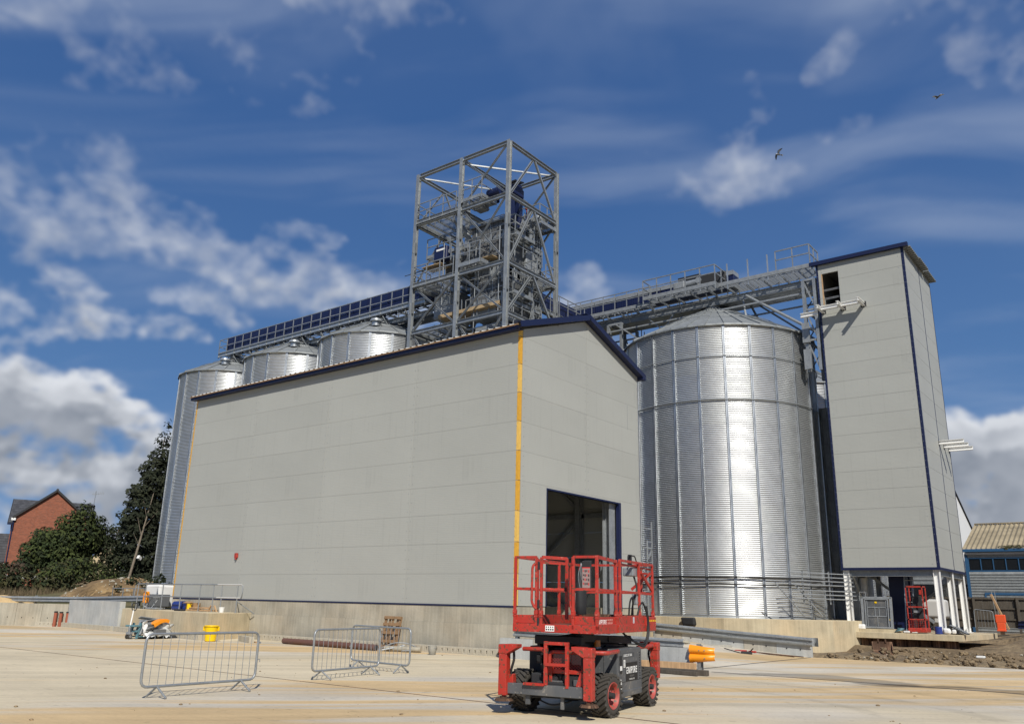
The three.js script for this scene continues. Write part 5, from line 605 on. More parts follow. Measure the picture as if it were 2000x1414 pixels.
  pm('toe_board', m => m.rb((P0 + .45) / 2, YB + .19, Z1 - .02, .45 - P0, .13, .012, .004), M.red, pl); pm('toe_board', m => m.rb((.50 + P1 - .5) / 2, YB + .20, Z1 + .025, P1 - .5 - .5, .15, .014, .004), M.red, pl); pm('toe_board', m => m.rb((P0 + P1) / 2, YB + .19, Z0 + .02, P1 - P0, .13, .012, .004), M.red, pl); pm('toe_board', m => m.rb(P0 + .02, YB + .195, Z0 + .20, .014, .13, .36, .004), M.red, pl); pm('toe_board', m => m.rb(P0 + .02, YB + .195, Z1 - .21, .014, .13, .40, .004), M.red, pl); pm('toe_board', m => m.rb(P1, YB + .2, .05, .014, .15, 1.44, .004), M.rust, pl);
  pm('valve_box', m => m.rb(P1 - .26, YB + .13, Z1 - .05, .55, .24, .22, .015), M.red, pl); pm('hazard_tape', m => { for (let i = 0; i < 5; i++) m.ab(P1 - .48 + i * .1, YB + .17, Z1 + .061, P1 - .43 + i * .1, YB + .20, Z1 + .064); }, M.yellow, pl);
  const post = (x, z, y1 = YR, w = .045, y0 = YB + .05) => pm('post', m => { m.rb(x, (y0 + y1) / 2, z, w, y1 - y0, w, .008); m.rb(x, YB + .30, z, w + .016, .07, w + .016, .008).rb(x, YB + .24, z, w + .012, .03, w + .012, .006); }, M.red, pl);
  const rail = (a, b, w = .04) => pm('rail', m => { m.bar(a, b, w, w); }, M.red, pl); const YM = 1.94;
  post(P0, Z0); post(P0, -.29); post(P0, -.20); post(P0, .37, YR, .05); post(P0, Z1, YR, .05); post(.47, Z1); post(.62, Z1 + .015); post(1.62, Z1 + .015); post(P1 - .02, Z1 + .015); post(.47, Z0); post(1.4, Z0); post(P1 - .02, Z0); post(P1 - .02, .05);
  rail(V(P0, YR, Z0), V(P0, YR, -.29)); rail(V(P0, YM, Z0), V(P0, YM, -.29)); rail(V(P0, YR, .37), V(P0, YR, Z1)); rail(V(P0, YM, .37), V(P0, YM, Z1));
  rail(V(P0, YR, Z1), V(.47, YR - .03, Z1), .05); rail(V(P0, YM, Z1), V(P1 - .02, YM - .02, Z1)); rail(V(.62, YR, Z1 + .015), V(P1 - .02, YR, Z1 + .015)); rail(V(.47, YR - .05, Z1 - .03), V(P1 - .02, YR - .08, Z1 - .03), .03);
  rail(V(P0, YR, Z0), V(P1, YR, Z0)); rail(V(P0, YM, Z0), V(P1, YM, Z0)); rail(V(P1 - .02, YR, Z0), V(P1 - .02, YR, Z1)); rail(V(P1 - .02, YM, Z0), V(P1 - .02, YM, Z1));
  const gate = pm('gate', m => { m.bar(V(P0 + .02, YR, -.20), V(P0 + .36, YR - .01, .10), .04, .05).bar(V(P0 + .02, YR - .09, -.20), V(P0 + .36, YR - .1, .10), .03, .03).bar(V(P0 + .02, YM, -.20), V(P0 + .36, YM, .10), .035, .035).rb(P0 + .36, (YB + YR) / 2 + .1, .10, .05, YR - YB - .2, .05, .008); }, M.red, pl); pm('gate_latch', m => m.rb(P0 + .33, YM, .09, .03, .06, .04, .006), M.black, gate);
  pm('hinge', m => { for (const y of [2.31, 1.70, 1.42]) m.rb(P0 - .01, y, -.245, .035, .13, .035, .008); }, M.dark, pl);
  pm('grab_handle', m => m.poly([V(P0 - .02, 2.36, -.29), V(P0 - .05, 2.30, -.345), V(P0 - .05, 1.72, -.35), V(P0 - .02, 1.62, -.29)], .022, 8, .05), M.red, pl); pm('grab_handle', m => m.poly([V(P0 - .03, 2.34, .37), V(P0 + .02, 2.28, .315), V(P0 + .02, 1.66, .315), V(P0 - .02, 1.58, .37)], .022, 8, .05), M.red, pl);
  pm('document_box', m => m.rb(.35, 2.19, .30, .05, .48, .17, .015), M.dark, pl); { const g = sign('instruction_card', .145, .34, canvasTex(128, 300, (c, w, h) => { c.fillStyle = '#a08a86'; c.fillRect(0, 0, w, h); c.fillStyle = '#c33'; c.fillRect(0, 0, w, 16); for (let i = 0; i < 4; i++) for (let k = 0; k < 4; k++) { c.fillStyle = (i + k) % 3 ? '#4a4040' : '#b44'; c.fillRect(10 + k * 28, 40 + i * 62, 16 + (i * 7 + k * 5) % 8, 26 + (k * 9) % 14); } }), pl, [.322, 2.15, .30], [0, -Math.PI / 2, 0]); }
  sign('warning_label', .16, .09, canvasTex(128, 72, (c, w, h) => { c.fillStyle = '#ecebe6'; c.fillRect(0, 0, w, h); c.fillStyle = '#333'; for (let i = 0; i < 4; i++) { c.fillRect(10 + i * 30, 12, 14, 16); c.fillRect(8 + i * 30, 40, 20, 20); } }), pl, [P0 - .027, YB + .06, -.03], [0, -Math.PI / 2, 0]);
  sign('platform_logo', .74, .125, canvasTex(512, 104, (c, w, h) => { c.fillStyle = '#a02c22'; c.fillRect(0, 0, w, h); c.fillStyle = '#f4efe9'; c.font = 'bold 84px sans-serif'; c.save(); c.scale(315 / c.measureText('EMPIRE').width, 1); c.fillText('EMPIRE', 0, 88); c.restore(); c.font = 'bold 36px sans-serif'; c.fillStyle = '#e9b9a8'; for (const [t, y] of [['H I R E', 46], ['GROUP', 88]]) { c.save(); c.translate(338, 0); c.scale(165 / c.measureText(t).width, 1); c.fillText(t, 0, y); c.restore(); } }), pl, [-.03, YB + .185, Z1 - .012]);
  sign('data_plate', .075, .10, canvasTex(64, 80, (c, w, h) => { c.fillStyle = '#dfe2e8'; c.fillRect(0, 0, w, h); c.fillStyle = '#667'; for (let i = 0; i < 5; i++) c.fillRect(8, 10 + i * 14, 46, 6); }), pl, [1.25, YB + .2, Z1 + .033]);
  sign('toe_logo', .19, .085, canvasTex(256, 112, (c, w, h) => empire(c, w, h, false)), pl, [P0 + .50, YB + .2, Z0 + .028], [0, .0, 0]);
  pm('control_box', m => m.rb(1.55, 2.29, Z1 - .12, .28, .15, .2, .02), M.galvDull, pl); pm('control_joystick', m => m.rb(1.55, 2.50, Z1 - .12, .04, .2, .06, .01).poly([V(1.38, 2.36, Z1 - .1), V(1.38, 2.58, Z1 - .1), V(1.75, 2.58, Z1 - .1), V(1.9, 2.42, Z1 - .1)], .012, 6, .04), M.black, pl); pm('junction_box', m => m.rb(1.62, 1.82, Z1 - .05, .16, .2, .1, .02), M.galvDull, pl);
  pm('cable', m => m.path([V(1.62, 2.22, Z1 - .08), V(1.60, 2.0, Z1 - .02), V(1.5, 1.75, Z1 - .06), V(1.52, 1.5, Z1 - .1)], .017, 20, 6), M.black, pl); pm('hoses', m => { m.path([V(1.08, 1.45, Z1), V(1.1, 1.75, Z1 + .02), V(1.3, 1.83, Z1), V(1.45, 1.5, Z1 - .05)], .015, 24, 6).path([V(1.5, 1.48, Z1), V(1.62, 1.72, Z1 + .03), V(1.78, 1.74, Z1 + .04), V(1.9, 1.5, Z1 + .07), V(1.86, 1.2, Z1 + .07), V(1.7, 1.06, Z1 + .04), V(1.4, 1.14, Z1 - .1), V(1.25, 1.28, Z1 - .2)], .018, 40, 6).path([V(1.88, 1.7, Z1 + .06), V(1.92, 1.3, Z1 + .08), V(1.72, 1.02, Z1 + .05), V(1.35, 1.2, Z1 - .15)], .02, 30, 6); }, M.black, pl);
  pm('rear_gate', m => { m.rb(P1 - .02, 2.18, Z1 - .2, .04, .46, .04, .006).bar(V(P1 - .02, 2.30, Z1 - .02), V(P1 - .02, 2.0, Z1 - .4), .03, .05); m.bar(V(1.8, 2.28, Z1), V(P1, 1.98, Z1), .03, .05).bar(V(1.75, 2.28, Z1 + .01), V(P1, 2.28, Z1 + .01), .03, .03); }, M.red, pl);
  // dark coat hung on the far rail
  const bag = thing('hanging_bag', 'dark bag in netting hung on the far rail inside the red lift platform', 'bag', [13.75, 1.5, -8.95], 10.5 * D2R); pm('bag', m => { const l = new THREE.LatheGeometry([[0, .02], [.11, .03], [.13, .2], [.12, .5], [.085, .68], [.05, .8], [.01, .92]].map(q => new THREE.Vector2(...q)), 14); const p = l.attributes.position; for (let i = 0; i < p.count; i++) { const k = .8 + .4 * n3(p.getX(i) * 9, p.getY(i) * 5, p.getZ(i) * 9); p.setXYZ(i, p.getX(i) * k, p.getY(i), p.getZ(i) * k * .8); } l.computeVertexNormals(); m.add(l); }, M.dark, bag); pm('netting', m => { for (let i = 0; i < 5; i++) { const a = i / 9 * 6.28; m.path([V(.125 * Math.cos(a), .5, .1 * Math.sin(a)), V(.10 * Math.cos(a + .5), .72, .08 * Math.sin(a + .5)), V(.02, .97, 0)], .004, 8, 4); } }, M.galvDull, bag);
}
// ================================================================ THINGS IN THE YARD
{ // pedestrian barriers
  function makeBarrier(label) { const t = thing('pedestrian_barrier', label, 'barrier', [9.39, 0, -14.30], 2.9 * D2R, 'galvanised barriers standing in the yard'); const L = 1.2, y0 = .19, y1 = 1.05, r = .14, pts = []; const c = new THREE.CurvePath(), P = (x, y) => V(x, y, 0); const line = (a, b) => c.add(new THREE.LineCurve3(a, b)), arc = (a, k, b) => c.add(new THREE.QuadraticBezierCurve3(a, k, b));
    line(P(-L + r, y0), P(L - r, y0)); arc(P(L - r, y0), P(L, y0), P(L, y0 + r)); line(P(L, y0 + r), P(L, y1 - r)); arc(P(L, y1 - r), P(L, y1), P(L - r, y1)); line(P(L - r, y1), P(-L + r, y1)); arc(P(-L + r, y1), P(-L, y1), P(-L, y1 - r)); line(P(-L, y1 - r), P(-L, y0 + r)); arc(P(-L, y0 + r), P(-L, y0), P(-L + r, y0));
    part('frame', new MB().add(new THREE.TubeGeometry(c, 120, .0235, 8, true)).geo(), M.galv, t); const bar = new MB().tube(V(0, y0, 0), V(0, y1, 0), .0055, 6).geo(); for (let i = 0; i < 14; i++) part('infill_bar', bar, M.galvDull, t, [-L + .16 + i * (2 * L - .32) / 13, 0, 0]);
    for (const x of [-.88, .88]) { new MB().tube(V(x, y0 - .01, .01), V(x + .02, .015, .27), .018, 8).mesh('leg', M.galv, t); new MB().tube(V(x, y0 - .01, -.01), V(x - .02, .015, -.24), .018, 8).mesh('leg', M.galv, t); } new MB().rb(L + .03, .86, 0, .07, .03, .02, .006).mesh('coupling_hook', M.galvDull, t); new MB().poly([V(L, .55, 0), V(L + .08, .55, 0), V(L + .08, .5, 0)], .008, 6, .02).mesh('coupling_hook', M.galvDull, t); return t; }
  const b = makeBarrier('galvanised barrier standing alone, nearest the left of the yard');
  dup(b, 'pedestrian_barrier', 'galvanised barrier in front of the other one beside the leaning pallet', [13.79, 0, -15.33], 9.7 * D2R); dup(b, 'pedestrian_barrier', 'galvanised barrier behind another, its end just before the leaning pallet', [15.69, 0, -16.27], 83.7 * D2R);
}
{ // yellow bin
  const t = thing('yellow_bin', 'bright yellow plastic bin at the corner of the platform block', 'bin', [20.25, 0, -30.55]); const l = new THREE.LatheGeometry([[0, .01], [.20, .01], [.205, .03], [.25, .56], [.285, .565], [.285, .60], [.25, .605], [.24, .60], [.195, .04], [0, .035]].map(q => new THREE.Vector2(...q)), 32); new MB().add(l).mesh('tub', M.yellow, t); for (const a of [.8, 3.9]) new MB().rb(.27 * Math.cos(a), .48, .27 * Math.sin(a), .08, .16, .08, .02).mesh('handle', M.yellow, t); }
{ // leaning timber pallet(s)
  const make = (label, pos, turn, tilt) => { const t = thing('timber_pallet', label, 'pallet', pos, turn); const q = new THREE.Group(); const bd = (n, y0, y1, x, w, d) => { const m = new MB().rb(x, (y0 + y1) / 2, d, w, y1 - y0, .022, .003); const g = m.mesh(n, M.wood, t); g.rotation.x = -tilt; return g; };
    for (const x of [-.36, 0, .36]) bd('runner', 0, 1.16, x, .10, .02); for (const [i, y] of [.02, .22, .52, .82, 1.06].entries()) { const m = new MB().rb(0, y + .05, .075, .82, .10, .02, .003).mesh('slat', M.wood, t); m.rotation.x = -tilt; } for (const x of [-.36, 0, .36]) for (const y of [.06, .58, 1.1]) { const m = new MB().rb(x, y, .045, .1, .12, .045, .003).mesh('block', M.wood, t); m.rotation.x = -tilt; } for (const x of [-.36, -.18, .2, .36]) bd('board', 0, 1.16, x, .085, -.015); return t; };
  make('brown timber pallet leaning upright against the concrete plinth', [22.72, 0, -23.15], -Math.PI / 2 + .05, .22);
  }
{ const t = thing('brown_tube', 'long brown tube lying along the kerb', 'tube'); const a = V(21.75, .11, -27.9), b = V(21.62, .11, -22.6); new MB().tube(a, b, .105, 20).mesh('tube', M.tubeBrown, t); new MB().tube(b, b.clone().add(V(0, 0, .012)), .08, 16).mesh('tube_end', M.dark, t); }
{ const t = thing('grey_hose_coil', 'tangle of grey pipe ends at the end of the brown tube', 'pipe'); new MB().tube(V(21.75, .10, -22.3), V(22.2, .10, -21.0), .085, 14).mesh('pipe', M.concPale, t); new MB().path([V(21.6, .05, -22.5), V(21.9, .28, -22.0), V(22.2, .26, -21.6), V(22.3, .08, -21.2), V(21.8, .05, -21.5)], .02, 30, 6).mesh('pipe', M.galvDark, t); new MB().tube(V(21.5, .05, -22.2), V(22.1, .2, -21.7), .03, 8).mesh('pipe', M.galvDull, t); }
{ const t = thing('mortar_bucket', 'small dusty grey bucket beside the kerb', 'bucket', [21.75, 0, -20.05]); new MB().add(new THREE.LatheGeometry([[0, .01], [.115, .01], [.15, .27], [.16, .275], [.15, .29], [.14, .28], [.11, .03], [0, .03]].map(q => new THREE.Vector2(...q)), 20)).mesh('pail', M.concGrey, t); new MB().path([V(-.15, .27, 0), V(0, .20, .16), V(.15, .27, 0)], .006, 14, 5).mesh('bail', M.galvDark, t); }
for (const [x, z, h, l] of [[21.91, -47.32, .38, 'leftmost of three terracotta drain pipes standing at the pale wall'], [22.06, -47.04, .36, 'middle one of three terracotta drain pipes standing at the pale wall'], [22.25, -46.7, .37, 'rightmost of three terracotta drain pipes, set apart by a wider gap']]) { const t = thing('drain_pipe', l, 'drain pipe', [x, 0, z], 0, 'terracotta drain pipes at the left wall'); new MB().cyl(0, h / 2 + .18, 0,   .085, h + .36, 20).mesh('pipe', M.terracotta, t); new MB().cyl(0, h + .36, 0, .092, .07, 20).mesh('pipe_cap', M.black, t); }
{ // pallet truck with its heap
  const t = thing('pallet_truck', 'pale teal hand pallet truck with upright white handle', 'pallet truck', [18.45, 0, -33.5], 12 * D2R); const pm = (n, f, mat) => { const m = new MB(); f(m); return m.mesh(n, mat, t); };
  for (const z of [-.07, .07]) { const w = pm('wheel', m => m.cyl(.05, .10, z, .10, .05, 20, .10, [Math.PI / 2, 0, 0]), M.rubber); const g = new MB().cyl(.05, .10, z + .03 * Math.sign(z), .055, .012, 14, .055, [Math.PI / 2, 0, 0]).mesh('hub', M.galvDull, w); }
  pm('pump', m => m.cyl(.06, .32, 0, .055, .28, 14).rb(.06, .22, 0, .16, .1, .22, .02).cyl(.0, .36, .06, .03, .2, 10), M.galvDark); const fr = pm('fork_frame', m => { m.box(.33, .31, -.2, .07, .62, .07, [0, 0, -.25]).box(.33, .31, .2, .07, .62, .07, [0, 0, -.25]); m.rb(.2, .50, 0, .34, .07, .5, .02).rb(.22, .3, 0, .05, .08, .5, .01); for (const z of [-.19, .19]) m.rb(.95, .09, z, 1.2, .05, .16, .02); }, M.teal);
  pm('handle_shaft', m => m.tube(V(.05, .42, 0), V(.12, 1.10, 0), .028, 10), M.white); pm('handle_loop', m => { m.path([V(.13, 1.08, 0), V(.135, 1.16, -.12), V(.145, 1.34, -.13), V(.15, 1.38, 0), V(.145, 1.34, .13), V(.135, 1.16, .12)], .02, 40, 7, true); m.tube(V(.13, 1.1, 0), V(.15, 1.36, 0), .012, 6); }, M.dark);
  // what lies on it
  const L = (name, label, cat, f, mat, n = 'body') => { const g = thing(name, label, cat, [18.45, 0, -33.5], 12 * D2R); const m = new MB(); f(m); m.mesh(n, mat, g); return g; };
  const sheet = (x, y, z, w, h, dpt, r) => m => m.box(x, y, z, w, h, dpt, r);
  L('rail_offcut', 'dark grey guard rail offcuts heaped on the pallet truck', 'rail', m => { for (const [x, y, z, a, b] of [[.95, .62, .1, .0, .12], [1.05, .70, -.12, .12, -.05], [1.0, .52, .25, -.05, .2]]) { m.box(x, y, z, .95, .03, .16, [.2, a, b]).box(x, y + .07, z - .05, .95, .03, .14, [-.6, a, b]).box(x, y - .06, z + .1, .95, .03, .14, [-.7, a, b]); } m.box(.5, .42, .1, .1, .6, .3, [0, .2, -.5]); }, M.galvDark, 'offcut');
  L('orange_rail_end', 'orange painted guard rail end lying on the heap on the pallet truck', 'rail end', m => { const c = []; for (let i = 0; i <= 8; i++) { const u = i / 8; c.push([.82 + u * .72, .56 + .20 * Math.sin(u * 2.2) , .34 + .02 * u]); } for (let i = 0; i < 8; i++) { const a = V(...c[i]), b = V(...c[i + 1]); m.bar(a, b, .30, .03); m.bar(a.clone().add(V(0, -.06, .15)), b.clone().add(V(0, -.06, .15)), .03, .12); } }, M.orange, 'rail_end');
  L('plastic_wrap', 'crumpled clear plastic wrap spilling off the pallet truck', 'wrap', m => { const g = new THREE.SphereGeometry(.36, 28, 18), p = g.attributes.position; for (let i = 0; i < p.count; i++) { const x = p.getX(i), y = p.getY(i), z = p.getZ(i), k = .65 + .75 * Math.abs(n3(x * 7 + 3, y * 7, z * 7) - .5) * 2; p.setXYZ(i, x * k * 1.15, Math.max(-.3, y * k), z * k * .8); } g.computeVertexNormals(); m.add(g.toNonIndexed(), new THREE.Matrix4().setPosition(1.55, .36, .2)); const g2 = new THREE.PlaneGeometry(1.2, .5, 30, 14); g2.rotateX(-1.1); const q = g2.attributes.position; for (let i = 0; i < q.count; i++) q.setY(i, Math.max(-.17, q.getY(i) + (n3(q.getX(i) * 8, q.getZ(i) * 8, 4) - .5) * .2)); g2.computeVertexNormals(); m.add(g2, new THREE.Matrix4().setPosition(1.0, .2, .42)); }, M.wrap, 'sheet');
  L('plastic_crate', 'grey plastic crates on the pallet truck', 'crate', m => { m.rb(.72, .38, .22, .26, .38, .26, .02).rb(1.22, .26, .32, .55, .22, .3, .02); for (let i = 0; i < 4; i++) m.rb(.62 + i * .07, .38, .36, .02, .36, .015, .004); }, M.greyPlastic, 'crate');
  L('white_rag', 'white rag caught on the front of the heap on the pallet truck', 'rag', m => { const g = new THREE.PlaneGeometry(.22, .42, 8, 14), q = g.attributes.position; for (let i = 0; i < q.count; i++) q.setZ(i, (n3(q.getX(i) * 14, q.getY(i) * 9, 2) - .5) * .14); g.computeVertexNormals(); m.add(g, new THREE.Matrix4().makeRotationZ(.3).setPosition(.52, .48, .34)); g.scale(.9, .5, 1); m.add(g, new THREE.Matrix4().setPosition(.55, .2, .38)); }, M.rag, 'cloth');
  L('dark_tarp', 'dark sheeting flattened under the heap beside the pallet truck', 'sheeting', m => { const g = new THREE.PlaneGeometry(1.6, .8, 26, 14); g.rotateX(-Math.PI / 2); const q = g.attributes.position; for (let i = 0; i < q.count; i++) { const x = q.getX(i), z = q.getZ(i), e = 1 - Math.max(Math.abs(x) / .8, Math.abs(z) / .4); q.setY(i, .01 + clamp(e * 3) * (.02 + n3(x * 5, 1, z * 5) * .16)); } g.computeVertexNormals(); m.add(g, new THREE.Matrix4().setPosition(1.5, .0, .1)); }, M.dark, 'sheet');
}
{ // loose drain kerb lying by the bin
  const t = thing('loose_kerb', 'loose length of slotted kerb lying beside the yellow bin', 'kerb', [21.25, 0, -29.6], Math.PI / 2 - .35); for (let i = 0; i < 3; i++) { const m = new MB().rb(-.5 + i * .5, .11, 0, .49, .22, .2, .01).mesh('kerb_stone', M.kerb, t); new MB().ab(-.62 + i * .5, .06, .098, -.58 + i * .5, .16, .103).ab(-.42 + i * .5, .06, .098, -.38 + i * .5, .16, .103).mesh('slot', M.black, m); } new MB().box(.0, .02, .2, 1.7, .04, .1).mesh('board', M.woodPale, t); }
{ // handrail on the platform block, painted end and bent uprights
  const t = thing('handrail', 'tall galvanised tube handrail on the concrete platform block', 'handrail'); const Y = 1.03, X = 22.35, tu = (a, b, r = .025) => { const m = new MB().tube(a, b, r, 8); return m; };
  new MB().poly([V(X, Y + .60, -40.5), V(X, Y + 1.19, -40.45), V(X, Y + 1.18, -31.75), V(X, Y + .63, -31.75), V(X, Y + .63, -33.6)], .026, 8, .08).mesh('top_rail', M.galv, t); tu(V(X, Y + .63, -39.6), V(X, Y + .63, -33.6)).mesh('mid_rail', M.galv, t); tu(V(X - .002, Y + 1.18, -33.6), V(X - .002, Y + 1.18, -31.85), .029).mesh('painted_rail', M.whiteDirty, t); tu(V(X - .002, Y + .63, -33.6), V(X - .002, Y + .63, -31.85), .029).mesh('painted_rail', M.whiteDirty, t);
  for (const z of [-40.2, -39.5, -38.0, -36.45, -34.92, -33.88, -33.25, -32.1]) { const m = tu(V(X, Y - .02, z), V(X, Y + 1.18, z)).mesh('post', M.galv, t); new MB().cyl(X, Y + .02, z, .06, .04, 12).mesh('post_foot', M.galv, m); } new MB().tube(V(X, Y + .5, -32.1), V(X + .75, Y, -32.9), .022, 8).tube(V(X, Y + .5, -32.1), V(X + .8, Y, -31.9), .022, 8).mesh('stay', M.galvDull, t); }
{ const t = thing('handrail', 'low galvanised handrail behind the grey retaining wall', 'handrail'); railing(t, [V(24.6, 1.55, -46.9), V(24.6, 1.55, -43.6), V(24.2, 1.5, -41.9)], .48, 1.1, { levels: [1, .04], w: .04, drop: .4 }); for (let i = 0; i < 7; i++) new MB().tube(V(24.15 - i * .07, 1.3, -41.6 + i * .12), V(24.15 - i * .07, 2.05, -41.6 + i * .12), .014, 6).mesh('infill_bar', M.galvBright, t); }
// guard rails: two-wave steel beam swept along a line
function guardBeam(a, b, name, mat, parent, h = .31) { const pr = [[0, -.155], [.02, -.155], [.08, -.105], [.08, -.06], [.0, -.02], [0, .02], [.08, .06], [.08, .105], [.02, .155], [0, .155]]; const d = b.clone().sub(a), L = d.length(), n = V(-d.z, 0, d.x).normalize(); const pos = []; const P = (q, e) => e.clone().addScaledVector(n, q[0]).add(V(0, q[1] * h / .31, 0)); for (let i = 0; i + 1 < pr.length; i++) { const A = P(pr[i], a), B = P(pr[i + 1], a), C = P(pr[i + 1], b), D = P(pr[i], b); for (const v of [A, B, C, A, C, D]) pos.push(v.x, v.y, v.z); } const g = new THREE.BufferGeometry(); g.setAttribute('position', new THREE.Float32BufferAttribute(pos, 3)); g.computeVertexNormals(); return new MB().add(g).mesh(name, mat, parent); }
{ const t = thing('guard_rail', 'long galvanised guard rail in front of the big silo base', 'guard rail'); guardBeam(V(32.95, .89, -17.7), V(32.95, .70, -14.3), 'rail_beam', M.galv, t); guardBeam(V(32.94, .705, -14.45), V(32.94, .545, -11.15), 'rail_beam', M.galv, t); new MB().add(new THREE.CylinderGeometry(.17, .17, .31, 14, 1, true, 0, Math.PI), new THREE.Matrix4().setPosition(33.05, .545, -11.15)).mesh('rail_end', M.galv, t); for (const z of [-17.4, -14.4, -11.6]) { new MB().chan(V(33.08, .02, z), V(33.08, .8 - (z + 17.4) * .045, z), .1, .11, .012).mesh('post', M.galv, t); } for (const z of [-14.4, -14.3, -11.3]) new MB().cyl(32.86, .70 + (z + 14.4) * -.05, z, .018, .03, 8, .018, [0, 0, Math.PI / 2]).mesh('bolt', M.galvDark, t); }
{ const t = thing('guard_rail', 'galvanised guard rail on the near low wall, running behind the red lift', 'guard rail'); guardBeam(V(22.5, .80, -17.2), V(22.5, .72, -11.2), 'rail_beam', M.galvDull, t, .24); for (const z of [-17.1, -14, -10.75]) new MB().chan(V(22.55, -.02, z), V(22.55, .70, z), .1, .12, .012).mesh('post', M.galv, t); }
{ const t = thing('orange_terminal', 'glossy orange guard rail terminal on its post by the ramp', 'rail terminal', [22.42, .48, -10.62], .1); const pr = [[0, -.19], [.05, -.17], [.10, -.10], [.09, -.05], [.02, 0], [.09, .05], [.10, .10], [.05, .17], [0, .19]]; const pos = [], N = 14; const P = (q, u) => { const z = mix(-.34, .34, u), fl = 1 + .25 * (1 - u), curl = Math.pow(Math.max(0, u - .6) / .4, 2) * .10; return V(-.06 - q[0] * (1 - .2 * u) + curl, q[1] * fl * (1 - .12 * u), z); }; for (let k = 0; k < N; k++) for (let i = 0; i + 1 < pr.length; i++) { const A = P(pr[i], k / N), B = P(pr[i + 1], k / N), C = P(pr[i + 1], (k + 1) / N), D = P(pr[i], (k + 1) / N); for (const v of [A, B, C, A, C, D]) pos.push(v.x, v.y, v.z); } const g = new THREE.BufferGeometry(); g.setAttribute('position', new THREE.Float32BufferAttribute(pos, 3)); g.deleteAttribute('normal'); const gg = toCreasedNormals(g, .9); new MB().add(gg).mesh('terminal', M.orange, t); for (const [y, z] of [[.1, .1], [-.1, .1], [.1, -.05]]) new MB().cyl(-.15, y, z, .016, .02, 8, .016, [0, 0, Math.PI / 2]).mesh('bolt', M.galvDark, t); new MB().chan(V(.0, -.5, -.1), V(.0, .26, -.1), .1, .12, .012).mesh('post', M.galv, t); }
{ const t = thing('guard_rail', 'galvanised guard rail along the top of the left retaining walls', 'guard rail'); guardBeam(V(18.2, 1.26, -57.6), V(23.4, 1.36, -48.3), 'rail_beam', M.galvDull, t); guardBeam(V(23.4, 1.36, -48.3), V(24.3, 1.52, -42.6), 'rail_beam', M.galvDull, t); for (const [x, z] of [[19.8, -54.7], [22.1, -50.6], [23.5, -47.8], [23.75, -46.2], [24.15, -43.4]]) new MB().chan(V(x + .12, .8, z), V(x + .12, 1.55, z), .1, .12, .012).mesh('post', M.galv, t); }
{ const t = thing('orange_rail_stub', 'upright orange guard rail end among the handrails on the left', 'rail end', [22.75, 1.35, -40.1]); new MB().rb(0, .25, 0, .2, .55, .28, .05).rb(-.06, .25, .0, .1, .5, .1, .03).mesh('terminal', M.orange, t); }
